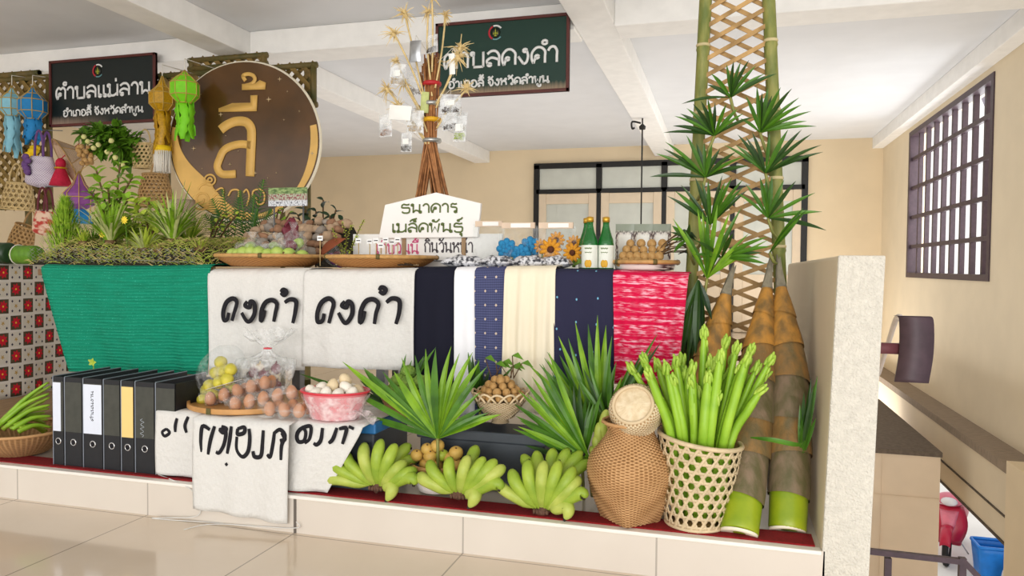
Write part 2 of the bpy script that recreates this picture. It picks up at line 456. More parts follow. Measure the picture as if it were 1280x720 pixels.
b = MB(); b.box((-9, 5.4, 2.735), (-4.1, 5.72, ZC)); b.box((-3.83, 5.4, 2.735), (-1.08, 5.72, ZC)); b.box((-.79, 5.4, 2.735), (2.07, 5.72, ZC))
st(b.build('trim_4', MATS['beam_paint'], smooth=False, bevel=.008), 'cross beam of the ceiling')
# tiled ledge with nosing and the low wall closing its end
b = MB(); b.box((-9, YF, 0), (.31, 4.3, ZL)); st(b.build('trim_5', m_riser, keep=True, smooth=False), 'low tiled ledge carrying the display')
b = MB(); b.box((-9, YF - .006, ZL - .012), (.30, YF + .03, ZL + .001)); st(b.build('trim_6', M('nosing', 'EFE9E0', .4, .05, 5), smooth=False, bevel=.003), 'pale nosing of the tiled ledge')
b = MB(); b.box((-1.522, YF - .003, 0), (-1.512, YF, ZL - .012)); st(b.build('trim_7', M('joint_dark', '6A625A', .9, .1, 10), smooth=False), 'dark joint in the ledge face')
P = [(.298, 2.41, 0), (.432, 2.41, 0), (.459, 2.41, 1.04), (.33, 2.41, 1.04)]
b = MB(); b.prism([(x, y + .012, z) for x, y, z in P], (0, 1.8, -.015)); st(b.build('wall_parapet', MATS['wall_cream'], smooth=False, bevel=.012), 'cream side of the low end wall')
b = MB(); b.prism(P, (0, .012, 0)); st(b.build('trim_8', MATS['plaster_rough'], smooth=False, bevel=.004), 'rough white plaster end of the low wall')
# stairwell beyond the low wall
b = MB(); b.box((2.0, 6.08, -.98), (2.22, 12, -.47)); st(b.build('wall_stair', MATS['wall_cream'], smooth=False), 'low stairwell wall')
b = MB(); b.prism([(1.985, 6.08, -.47), (1.985, 12, -.47), (1.985, 12, -.40), (1.985, 6.08, -.40)], (.26, 0, 0)); st(b.build('trim_9', MATS['ledge_cap_brown'], smooth=False), 'brown weathered cap of the stairwell wall')
b = MB(); b.box((1.992, 6.08, -.80), (2.0, 12, -.785)); b.box((1.99, 6.08, -1.0), (2.22, 12, -.98)); st(b.build('trim_10', MATS['edge_dark'], smooth=False), 'dark seam of the stairwell wall')
b = MB(); b.box((1.98, 4.2, -3.6), (2.45, 6.08, -.37)); st(b.build('trim_11', MATS['wall_paint'], smooth=False), 'stairwell pier')
lx, lz = at(1174, 640, 6.95).x, at(1130, 568, 6.95).z
b = MB(); b.box((.6, 6.95, -3.6), (lx, 9.6, lz)); b.box((.6, 6.94, lz - .36), (lx, 6.95, lz - .355)); b.box((1.33, 6.94, -2), (1.337, 6.95, lz))
st(b.build('wall_landing', M('landing_paint', 'E2CDB2', .75, .07, 3), smooth=False), 'beige wall under the stair landing')
b = MB(); b.box((.6, 6.93, lz), (lx + .01, 9.6, lz + .04)); st(b.build('trim_12', MATS['concrete_dark'], smooth=False), 'dark concrete stair landing')
b = MB(); b.box((.5, 3.9, -3.6), (1.26, 4.15, -.585)); b.prism([(1.26, 3.9, -.585), (1.62, 3.9, -.95), (1.62, 3.9, -3.6), (1.26, 3.9, -3.6)], (0, .25, 0)); st(b.build('wall_stairs_lower', MATS['wall_cream'], smooth=False), 'sloping stair wall')
b = MB(); b.box((-9, -7, -3.7), (30, 40, -3.6)); st(b.build('floor_yard', MATS['concrete_white'], smooth=False), 'bright concrete yard below')
# building across the yard seen through the bars
b = MB(); b.prism([(5.2, 18.8, 5.4), (5.2, 16.6, 3.3), (5.2, 14.6, 1.35), (5.2, 14.1, .6), (5.2, 13.6, -3.6), (5.2, 11.0, -3.6), (5.2, 11.0, 7.0), (5.2, 18.8, 7.0)], (.3, 0, 0))
for i in range(4): b.box((5.17, 12 + i * 1.3, 5.9), (5.2, 12.08 + i * 1.3, 6.9))
st(b.build('wall_outside', M('outside_wall', 'A79FB0', .8, .15, 3), smooth=False), 'mauve gable across the yard')

# barred window
wn = root('window_2', (XR, (WY0 + WY1) / 2, WZ0), None, None); wn['kind'] = 'structure'; wn['label'] = 'dark steel barred window in the side wall'
b = MB()
x0, x1 = XR - .012, XR + .1
for y0, y1, z0, z1 in ((WY0, WY0 + .07, WZ0, WZ1), (WY1 - .07, WY1, WZ0, WZ1), (WY0 + .071, WY1 - .071, WZ0, WZ0 + .06), (WY0 + .071, WY1 - .071, WZ1 - .06, WZ1)): b.box((x0, y0, z0), (x1, y1, z1))
b.build('window_frame', MATS['purple_steel'], wn, smooth=False)
for k in range(1, 5):
    b = MB(); z = WZ0 + .02 + (WZ1 - WZ0) * k / 5; b.box((XR + .015, WY0, z - .022), (XR + .05, WY1, z + .022)); b.build('cross_bar', MATS['purple_steel'], wn, smooth=False)
for k in range(1, 9):
    b = MB(); y = WY0 + (WY1 - WY0) * k / 9; b.box((XR + .03, y - .026, WZ0), (XR + .075, y + .026, WZ1)); b.build('upright_bar', MATS['purple_steel'], wn, smooth=False)

# rear doors with black framed fanlights
DX = [-3.0 + 1.0375 * k for k in range(5)]
wn = root('window_1', (-.93, YB, 2.2), None, None); wn['kind'] = 'structure'; wn['label'] = 'black steel fanlight frame over the rear doors'
b = MB()
for x in DX: b.box((x - .045, YB - .06, 0 if x in (DX[0], DX[-1]) else 2.22), (x + .045, YB, 2.66))
for x in DX[1:-1]: b.box((x - .03, YB - .06, 0), (x + .03, YB, 2.22))
b.box((DX[0] - .045, YB - .06, 2.6), (DX[-1] + .045, YB, 2.69)); b.box((DX[0], YB - .06, 2.19), (DX[-1], YB, 2.26))
b.build('window_frame', MATS['black_steel'], wn, smooth=False)
for k in range(4):
    b = MB(); b.box((DX[k] + .05, YB - .03, 2.26), (DX[k + 1] - .05, YB - .01, 2.6)); b.build('pane', MATS['frosted_glass'], wn, smooth=False)
for k in range(4):
    x0, x1 = DX[k] + .035, DX[k + 1] - .035
    d = root('door_%d' % (k + 1), ((x0 + x1) / 2, YB, 0), None, None); d['kind'] = 'structure'; d['label'] = 'cream rear door with a frosted upper pane'
    b = MB(); b.box((x0, YB - .05, .01), (x0 + .13, YB, 2.19)); b.box((x1 - .13, YB - .05, .01), (x1, YB, 2.19)); b.box((x0 + .131, YB - .048, 2.02), (x1 - .131, YB, 2.188)); b.box((x0 + .131, YB - .048, .012), (x1 - .131, YB, .9))
    b.build('door_leaf', MATS['door_cream'], d, smooth=False, bevel=.006)
    b = MB(); b.box((x0 + .13, YB - .02, .9), (x1 - .13, YB - .005, 2.02)); b.box((x0 + .3, YB - .024, .9), (x0 + .308, YB - .02, 2.02)); b.build('glass', MATS['frosted_glass'], d, smooth=False)

# carpet on the ledge
b = MB(); b.box((-8.9, YF + .028, ZL), (.285, YF + .13, ZL + .006)); tag(b.build('carpet', MATS['red_carpet'], smooth=False), 'thin red carpet laid along the top of the tiled ledge', 'carpet')
ZT = ZL + .0065

# hanging cord from the beam
p0 = at(803, 157, 8.9); r = root('ceiling_hook_cord', p0, 'thin black cord hanging from a dark hook under the ceiling beam', 'cord')
b = MB(); b.lathe([(.004, -.05), (.035, -.045), (.04, -.01), (.009, .02), (.009, 2.757 - p0.z)], p0, 12); b.tube(smooth_path([p0 + V((-.02, 0, .03)), p0 + V((-.12, 0, .05)), p0 + V((-.12, 0, -.03)), p0 + V((-.09, 0, -.02))], 4), .012, 6); b.build('hook', MATS['black_steel'], r)
b = MB(); b.tube([p0, p0 + V((0, 0, -1.25))], .009, 6); b.build('cord', MATS['black_steel'], r)

# steel handrail end beside the low wall
r = root('handrail', (.46, 2.55, .62), 'curved brown steel handrail end bracketed off the low plaster wall', 'handrail')
yh = 3.2
pp = [at(1153, 476, yh), at(1156, 448, yh), at(1157, 425, yh), at(1155, 405, yh), at(1148, 397, yh), at(1132, 395, yh + .15), at(1122, 400, yh + .35), at(1112, 430, yh + .6), at(1098, 470, yh + .9), at(1088, 520, yh + 1.1)]
def bandpath(P, w, th):
    P = smooth_path(P, 5); bb = MB(); n = len(P)
    return P
b = MB(); sp = smooth_path([at(1139, 395, yh - .12), at(1146, 400, yh - .12), at(1146, 440, yh - .12), at(1140, 478, yh - .12)], 6)
b.grid(lambda u, v: sp[int(round(v * (len(sp) - 1)))] + V((-.06 + .115 * u, .0, 0)) + V((0, .03, 0)) * (1 if 0 else 0), 1, len(sp) - 1)
b.build('rail_end', MATS['purple_steel'], r, solid=.014)
b = MB(); sp2 = smooth_path([at(1126, 397, yh - .12), at(1123, 396, yh - .05), at(1119, 402, yh + .1), at(1110, 430, yh + .5), at(1098, 468, yh + .9)], 6)
b.tube(sp2, .011, 6); b.build('rail_edge', M('rail_pale', 'CFC4BE', .5, .1, 20), r)
b = MB(); e_ = at(1128, 436, yh - .1); b.bar(V((.435, e_.y, e_.z)), e_, .03, .04); b.build('bracket', M('bracket_red', '6B3A40', .5, .2, 20), r)

# lower stair handrail
r = root('stair_rail', (1.0, 4.0, -.585), 'dark steel rail on short posts along the top of the stair wall', 'handrail')
b = MB(); P = [at(1070, 687, 4.0), at(1205, 702, 4.0)]; P.append(P[1] + V((.3, 0, -.32)))
b.bar(P[0], P[1], .028, .026); b.bar(P[1], P[2], .028, .026); b.build('rail', MATS['purple_steel'], r, smooth=False)
for px in (1110, 1203):
    p = at(px, 697, 4.0); b = MB(); b.box((p.x - .015, 3.985, -.585), (p.x + .015, 4.015, p.z)); b.box((p.x - .05, 3.96, -.586), (p.x + .05, 4.04, -.578)); b.build('post', MATS['purple_steel'], r, smooth=False)

# ------------------------------------------------------------------ tables, crates and textiles
M('table_wood', '8A6A48', .6, .3, 12, stretch=(1, 8, 1)); M('steel_grey', '77787A', .4, .1, 20, metal=.6)
def table(name, x0, x1, y0, y1, z, label):
    r = root(name, ((x0 + x1) / 2, (y0 + y1) / 2, ZL), label, 'table')
    b = MB(); b.box((x0, y0, z - .03), (x1, y1, z)); b.build('tabletop', MATS['table_wood'], r, smooth=False, bevel=.004)
    for x in (x0 + .34, x1 - .06):
        for y in (y0 + .06, y1 - .06):
            b = MB(); b.box((x - .02, y - .02, ZT if y < 3.4 else ZL), (x + .02, y + .02, z - .03)); b.build('leg', MATS['steel_grey'], r, smooth=False)
TZ = .962
table('display_table', -1.78, -.16, 2.92, 4.1, TZ, 'long wooden display table under the woven cloths and the house-shaped board')
table('display_table', -3.3, -1.8, 2.92, 4.1, TZ, 'wooden display table under the green shade net, moss bed and stones')
table('display_table', -5.0, -3.87, 2.75, 4.25, TZ, 'wooden side table under the cloth printed with red flower squares')

def cloth(name, tl, tr, bl, br, Y, mat, label, cat, group=None, folds=((.012, 2, 0),), top=.22, nu=40, nv=26, thick=.003, tz=None, sag=0):
    b = MB()
    def fn(u, v):
        if v < .18:
            k = v / .18
            x = tl[0] + (tr[0] - tl[0]) * u; y = tl[1] + (tr[1] - tl[1]) * u + sag * 4 * u * (1 - u)
            p = at(x, y, Y)
            a = (1 - k)
            return p + V((0, top * a, .004 * math.sin(a * PI)))
        k = (v - .18) / .82
        L_ = (tl[0] + (bl[0] - tl[0]) * k, tl[1] + (bl[1] - tl[1]) * k); R_ = (tr[0] + (br[0] - tr[0]) * k, tr[1] + (br[1] - tr[1]) * k)
        x = L_[0] + (R_[0] - L_[0]) * u; y = L_[1] + (R_[1] - L_[1]) * u + sag * 4 * u * (1 - u) * (1 - k)
        p = at(x, y, Y)
        d = sum(a * math.sin(2 * PI * (fr * u + ph + .12 * math.sin(3 * k))) for a, fr, ph in folds) * (.15 + .85 * k ** .7)
        ed = .012 * math.exp(-k * 30)
        return p + V((0, -d + ed, -.006 * math.exp(-k * 40)))
    b.grid(fn, nu, nv)
    o = b.build(name, mat, solid=thick)
    return tag(o, label, cat, group)

# woven patterns
t = NT('shade_net', .75, .25); s_ = t.sep(t.uv)
ln = t.math('SINE', t.math('MULTIPLY', s_[1], 260)); ln2 = t.noise(t.map(t.uv, (120, 30, 1)), 3, 2)
base = t.mix(t.noise(t.map(t.uv, (3, 22, 1)), 2.0, 4), '006E50', '0A9878')
t.bump(ln, .5, .004)
t.color(t.mix(t.math('MULTIPLY', t.step(ln2, .66, .05), t.step(ln, .1, .3)), base, '55D2B8'))
t = NT('ikat_red', .8, .2); s_ = t.sep(t.uv)
rows = t.noise(t.map(t.uv, (.4, 30, 1)), 1.0, 1); dash = t.noise(t.map(t.uv, (5, 46, 1)), 1.6, 3)
f1 = t.math('MULTIPLY', t.step(rows, .5, .06), t.step(dash, .53, .1))
blot = t.step(t.voro(t.map(t.uv, (4, 7, 1)), 1, .5), .28, .08)
c1 = t.mix(t.noise(t.map(t.uv, (2, 60, 1)), 3, 2), 'B8003A', 'E01048')
t.bump(t.noise(t.map(t.uv, (1, 60, 1)), 3), .3, .003)
t.color(t.mix(t.math('MULTIPLY', f1, t.math('ADD', .25, t.math('MULTIPLY', blot, .75))), c1, 'F0B4C4'))
t = NT('indigo_weave', .85, .2)
dm = t.voro(t.map(t.uv, (3, 13, 1)), 1, .0, 'MANHATTAN'); fine = t.voro(t.map(t.uv, (26, 75, 1)), 1, 0, 'MANHATTAN')
base = t.mix(t.step(fine, .45, .12), '565B80', '3A3E60')
sp = t.math('LESS_THAN', dm, .11)
t.color(t.mix(sp, base, 'CDBBA6'))
t = NT('navy_dotted', .85, .2)
dm = t.voro(t.map(t.uv, (3.2, 6, 1)), 1, .35); base = t.mix(t.noise(t.map(t.uv, (60, 90, 1)), 3, 2), '1E1E34', '34344E')
t.color(t.mix(t.math('LESS_THAN', dm, .045), base, '6FA8C4'))
t = NT('black_weave', .9, .15); base = t.mix(t.noise(t.map(t.uv, (70, 120, 1)), 3, 2), '14141E', '232433'); t.color(base)
M('cream_silk', 'EDE2C8', .6, .06, 4, bump=.1, bscale=200); M('white_cotton', 'F0F0F4', .8, .05, 10)
t = NT('muslin', .9, .15); th = t.math('MULTIPLY', t.noise(t.map(t.uv, (14, 160, 1)), 2, 2), t.noise(t.map(t.uv, (160, 10, 1)), 2, 2))
t.bump(t.noise(t.uv, 16, 5), .55, .012); t.color(t.mix(th, 'CFCDC8', 'F4F2EE'))
# printed quilt: dark flower squares and pale ornament squares in turn
t = NT('flower_print', .85, .2); s_ = t.sep(t.map(t.uv, (8, 8, 1)))
fx = t.math('SUBTRACT', t.math('FRACT', s_[0]), .5); fy = t.math('SUBTRACT', t.math('FRACT', s_[1]), .5)
r2 = t.math('SQRT', t.math('ADD', t.math('MULTIPLY', fx, fx), t.math('MULTIPLY', fy, fy)))
ang = t.math('ARCTAN2', fy, fx); pet = t.math('ADD', .29, t.math('MULTIPLY', t.math('SINE', t.math('MULTIPLY', ang, 8)), .06))
flower = t.math('LESS_THAN', r2, pet); core = t.math('LESS_THAN', r2, .06)
dark = t.mix(t.noise(t.map(t.uv, (20, 20, 1)), 1, 2), '2A1E1C', '6A5A40')
dk = t.mix(core, t.mix(flower, dark, 'C22030'), 'E8C040')
ax = t.math('ABSOLUTE', fx); ay = t.math('ABSOLUTE', fy)
cx_ = t.math('SUBTRACT', ax, .29); cy_ = t.math('SUBTRACT', ay, .29)
dots = t.math('LESS_THAN', t.math('ADD', t.math('ABSOLUTE', cx_), t.math('ABSOLUTE', cy_)), .09)
lt = t.mix(dots, t.mix(t.math('LESS_THAN', r2, t.math('ADD', .09, t.math('MULTIPLY', t.math('SINE', t.math('MULTIPLY', ang, 5)), .05))), 'CFC6B8', 'B08A3A'), '3E3A4A')
par = t.math('MODULO', t.math('ADD', t.math('FLOOR', s_[0]), t.math('FLOOR', s_[1])), 2)
sq = t.mix(t.math('GREATER_THAN', par, .5), lt, dk)
edge = t.math('GREATER_THAN', t.math('MAXIMUM', ax, ay), .425)
t.color(t.mix(edge, sq, 'D6CEC4'))

Yt = 2.88
cloth('shade_net', (50, 331), (263, 331), (90, 464), (262, 468), Yt, MATS['shade_net'], 'bright green knitted shade net hung over the front of the moss bed table', 'net', folds=((.016, 2.3, .1), (.006, 6, .3)), sag=2.0)
muslin = [cloth('printed_cloth', (260, 337), (384, 336), (264, 461), (380, 463), Yt - .005, MATS['muslin'], 'white muslin cloth with black painted lettering, hanging next to the green net', 'cloth', 'lettered white cloths on the table front', ((.012, 1.4, .2), (.005, 5, .4))),
          cloth('printed_cloth', (379, 338), (518, 336), (376, 458), (517, 464), Yt - .02, MATS['muslin'], 'white muslin cloth with black painted lettering, hanging next to the plain black cloth', 'cloth', 'lettered white cloths on the table front', ((.012, 1.2, .7), (.005, 4, .1)))]
G = 'woven cloths draped over the table front'
cloth('woven_cloth', (515, 335), (571, 334), (516, 505), (571, 508), Yt, MATS['black_weave'], 'plain black woven cloth draped over the table edge', 'cloth', G, ((.01, 1.5, .2),))
cloth('woven_cloth', (568, 335), (597, 334), (568, 520), (598, 522), Yt - .012, MATS['white_cotton'], 'narrow plain white cloth between the black and the indigo patterned cloths', 'cloth', G, ((.006, 1.5, .2),))
cloth('woven_cloth', (593, 335), (634, 334), (594, 520), (632, 525), Yt - .02, MATS['indigo_weave'], 'indigo patterned cloth with small cream diamonds', 'cloth', G, ((.008, 1.5, .4),))
cloth('woven_cloth', (631, 334), (694, 333), (627, 512), (692, 520), Yt - .035, MATS['cream_silk'], 'plain cream silk cloth draped over the table edge', 'cloth', G, ((.014, 2.4, .3), (.004, 6, .2)))
cloth('woven_cloth', (692, 337), (768, 338), (694, 500), (767, 505), Yt - .022, MATS['navy_dotted'], 'dark navy woven cloth with scattered pale blue dots', 'cloth', G, ((.012, 1.4, .1),))
cloth('woven_cloth', (766, 339), (861, 342), (768, 480), (846, 486), Yt - .035, MATS['ikat_red'], 'crimson ikat cloth streaked with white, beside the bamboo trellis', 'cloth', G, ((.014, 2.0, .55), (.005, 6, .2)))

# painted lettering on the hanging muslin
M('ink', '17151C', .85, .2, 60)
def swash(strokes, Y, name, par, pen=.0098, var=.3, mat='ink'):
    b = MB()
    for s0 in strokes:
        P = smooth_path([at(x, y, Y) for x, y in s0], 6); n = len(P)
        rr = [pen * (1 - var * .5 + var * math.sin(PI * i / max(n - 1, 1))) for i in range(n)]
        b.tube(P, rr, 7, flat=(0, -1, 0))
    return b.build(name, MATS[mat], par)
d1 = [[(286, 391), (284, 399), (280, 400), (279, 390), (283, 378), (291, 373), (296, 378), (293, 390), (290, 401)],
      [(309, 377), (306, 382), (312, 384), (313, 377), (318, 380), (318, 392), (313, 401), (308, 401), (302, 391)],
      [(331, 388), (329, 396), (326, 401), (327, 388), (332, 378), (340, 375), (346, 380), (344, 392), (342, 402)],
      [(356, 378), (363, 374), (370, 377), (369, 390), (366, 404)], [(351, 365), (354, 362), (358, 365), (355, 369), (351, 366)]]
swash([[(x, y) for x, y in s0] for s0 in d1], Yt - .026, 'lettering', muslin[0])
d2 = [[(405, 392), (403, 401), (397, 402), (397, 390), (402, 378), (411, 373), (417, 379), (414, 392), (411, 404)],
      [(431, 377), (427, 382), (433, 384), (435, 377), (440, 381), (440, 393), (434, 403), (429, 402), (423, 391)],
      [(456, 389), (454, 398), (450, 403), (451, 389), (457, 377), (466, 374), (473, 380), (470, 392), (468, 405)],
      [(483, 378), (490, 373), (499, 376), (499, 390), (495, 405)], [(474, 363), (477, 359), (482, 362), (479, 367), (474, 364)]]
swash(d2, Yt - .038, 'lettering', muslin[1])

# flower-print cloth on the side table
XQ = -3.86
def qf(u, v):
    p0, p1 = atx(-20, 333, XQ), atx(96, 333, XQ)
    y = p0.y + (p1.y - p0.y) * u
    return V((XQ - .012 * math.sin(9 * u + 1) * v - .015 * v, y, .985 - .76 * v))
b = MB(); b.grid(qf, 24, 18); b.grid(lambda u, v: qf(u, 0) + V((-.5 * v, 0, .004 * math.sin(PI * v))), 24, 4)
tag(b.build('printed_cloth', MATS['flower_print'], solid=.003), 'cloth printed with squares of red flowers, hung over the side table', 'cloth')
b = MB(); b.box((-3.83, 2.62, .19), (-3.3, 3.7, .235)); b.box((-3.8, 2.7, ZL), (-3.74, 3.6, .19)); b.box((-3.42, 2.7, ZL), (-3.36, 3.6, .19))
tag(b.build('wooden_bench', M('tan_wood', 'A98A66', .6, .3, 10, stretch=(8, 1, 1)), smooth=False, bevel=.004), 'low tan wooden bench under the flower-print cloth', 'bench')

# plastic crates under the lower muslin
M('crate_grey', '3C4248', .5, .15, 20); M('crate_blue', '2A6FA8', .45, .1, 20)
def crate(x0, x1, y0, y1, z1, label, lidm='crate_blue'):
    r = root('storage_crate', ((x0 + x1) / 2, (y0 + y1) / 2, ZT), label, 'crate', 'storage crates on the ledge')
    b = MB(); b.box((x0 + .01, y0 + .01, ZT), (x1 - .01, y1 - .01, z1 - .04)); b.build('body', MATS['crate_grey'], r, smooth=False, bevel=.008)
    b = MB(); b.box((x0, y0, z1 - .04), (x1, y1, z1)); b.build('lid', MATS[lidm], r, smooth=False, bevel=.006)
CZ = .405
crate(-2.02, -1.24, 2.51, 2.84, CZ, 'grey storage crate with a blue lid, mostly under the lettered white cloths')
crate(-1.14, -.62, 2.66, 2.84, .37, 'grey storage crate with a grey lid, behind the bananas', 'crate_grey')

# lower muslin with lettering upside down
def over(name, xs, Yfr, ztop, zbot, label, folds, skew=0, back=.36):
    b = MB(); x0, x1 = xs
    def fn(u, v):
        if v < .3:
            a = 1 - v / .3
            return V((x0 + (x1 - x0) * u, Yfr + .006 + back * a, ztop + .006 + .002 * math.sin(17 * u)))
        k = (v - .3) / .7
        x = x0 + (x1 - x0) * u + skew * k * u
        d = sum(a * math.sin(2 * PI * (fr * u + ph)) for a, fr, ph in folds) * k
        zb = zbot[0] + (zbot[1] - zbot[0]) * u
        drop = ztop - zb
        return V((x, Yfr - d - .004 * math.sin(PI * k), ztop + .006 - .012 * (1 - math.exp(-k * 20)) - (drop - .006) * k))
    b.grid(fn, 30, 26)
    return tag(b.build(name, MATS['muslin'], solid=.003), label, 'cloth', 'lettered white cloths over the crate')
pl = at(200, 530, 2.45).x; pm = at(243, 530, 2.40).x; pr = at(363, 540, 2.40).x; pe = at(454, 530, 2.44).x
low = [over('printed_cloth', (pl - .02, pm + .10), 2.452, CZ, (.155, .15), 'white lettered cloth over the crate end beside the binders', ((.006, 1.5, .1),)),
       over('printed_cloth', (pm + .2, pe), 2.440, CZ, (.15, .15), 'white lettered cloth over the crate, running down beside the banana hand', ((.012, 1.6, .3),), skew=-.15),
       over('printed_cloth', (pm, pr + .0), 2.392, CZ, (.055, .035), 'white lettered cloth hanging over the ledge edge, its lettering upside down', ((.008, 2.6, .0),), skew=-.01, back=.40)]
def rings(cx, cy, rx, ry): return [(cx + rx * math.cos(2 * PI * i / 8), cy + ry * math.sin(2 * PI * i / 8)) for i in range(9)]
u1 = [[(262, 537), (253, 533), (251, 550), (252, 565)], [(268, 533), (263, 550), (260, 568)],
      [(277, 533), (283, 536), (279, 541), (275, 537), (282, 540), (280, 555), (274, 566), (270, 565)], [(289, 533), (287, 550), (284, 567)], [(282, 579), (284, 582)],
      [(297, 536), (305, 534), (305, 541), (297, 543), (297, 536)], [(296, 546), (296, 562), (303, 571), (310, 564), (312, 548), (311, 536)],
      [(329, 538), (328, 554), (326, 570), (318, 571), (316, 564)], [(343, 540), (341, 556), (338, 571), (334, 568)],
      [(343, 541), (350, 537), (356, 545), (352, 557), (351, 575)], [(352, 541), (356, 549), (350, 551)]]
swash(u1, 2.386, 'lettering', low[2], pen=.0074)
swash([[(208, 536), (212, 541), (206, 545), (203, 540), (208, 536)], [(221, 523), (219, 532), (219, 540)], [(235, 521), (231, 532), (233, 541)]], 2.446, 'lettering', low[0], pen=.0066)
swash([[(377, 533), (382, 540), (380, 551), (373, 552), (371, 544), (376, 536), (388, 533), (387, 548), (381, 554)], [(403, 535), (401, 550), (396, 556), (392, 554)], [(421, 535), (416, 549), (411, 554)], [(424, 536), (433, 536), (428, 555)], [(436, 533), (442, 536)]], 2.432, 'lettering', low[1], pen=.0072)
b = MB()
for P in ([atz(190, 590, .15), V((-1.98, 2.400, .13)), V((-1.93, 2.400, .07)), V((-1.95, 2.400, .02)), atz(190, 648, .004), atz(300, 655, .004)], [V((-1.5, 2.39, .05)), V((-1.52, 2.402, .02)), atz(270, 655, .004), atz(230, 662, .004)]):
    b.tube(smooth_path(P, 6), .002, 5)
tag(b.build('loose_threads', MATS['muslin']), 'loose white threads trailing from the cloth hem down to the floor', 'thread')

# ------------------------------------------------------------------ bamboo lattice, signs and things hung on it
YL = 5.36
M('bamboo_old', '6E5A2C', .6, .45, 9, hx2='4A4A22', bump=.3, bscale=40); M('bamboo_strip', '8C7138', .6, .35, 14, hx2='5E4A20')
def lattice(pl, pt, pr, pb, label, legs=(), step=.105, rows=None):
    p0, p1 = at(pl, pb, YL), at(pr, pt, YL); x0, x1 = p0.x, p1.x
    zt = (at(pl, pt, YL).z + at(pr, pt, YL).z) / 2; zb = (at(pl, pb, YL).z + at(pr, pb, YL).z) / 2
    zt = min(zt, 2.733)
    r = root('bamboo_lattice', ((x0 + x1) / 2, YL, zb if not legs else 0), label, 'lattice', 'bamboo lattice panels')
    fr = MB()
    for P in ([(x0, YL, zb), (x0, YL, zt)], [(x1, YL, zb), (x1, YL, zt)], [(x0 - .03, YL, zt - .02), (x1 + .03, YL, zt - .02)], [(x0 - .03, YL, zb + .02), (x1 + .03, YL, zb + .02)]): fr.tube(P, .026, 8)
    fr.build('frame', MATS['bamboo_old'], r)
    for sg in (1, -1):
        h = zt - zb; n = int((x1 - x0 + h) / step) + 2
        for i in range(-n, n):
            xa = x0 + i * step; pts = []
            a, bnd = V((xa, 0, zb)), V((xa + h, 0, zt))
            if sg < 0: a, bnd = V((xa + h, 0, zb)), V((xa, 0, zt))
            d = bnd - a
            t0, t1 = 0, 1
            for e, sgn in ((x0, 1), (x1, -1)):
                tt = (e - a.x) / d.x
                if (d.x > 0) == (sgn > 0): t0 = max(t0, tt)
                else: t1 = min(t1, tt)
            if t1 - t0 < .03: continue
            pa, pb_ = a + d * t0, a + d * t1
            pa.y = pb_.y = YL + .012 * sg
            bb = MB(); bb.bar(pa, pb_, .038, .006, up=(0, 1, 0)); bb.build('lattice_slat', MATS['bamboo_strip'], r, smooth=False)
    for x in legs:
        b = MB(); b.tube([(x, YL + .04, 0), (x, YL + .04, zt)], .028, 8); b.build('post', MATS['bamboo_old'], r)
    return r
lattice(-60, 98, 61, 262, 'bamboo lattice panel behind the blue lanterns and handbags', legs=(at(-55, 200, YL).x, at(30, 200, YL).x))
lattice(-60, 80, 46, 98, 'short bamboo lattice strip above the blue lanterns')
lattice(188, 86, 392, 140, 'bamboo lattice panel behind the upper half of the round sign', legs=(at(205, 200, YL).x, at(388, 120, YL).x * 1.0 - .05))
lattice(240, 58, 330, 86, 'short bamboo lattice strip tucked under the ceiling beam')

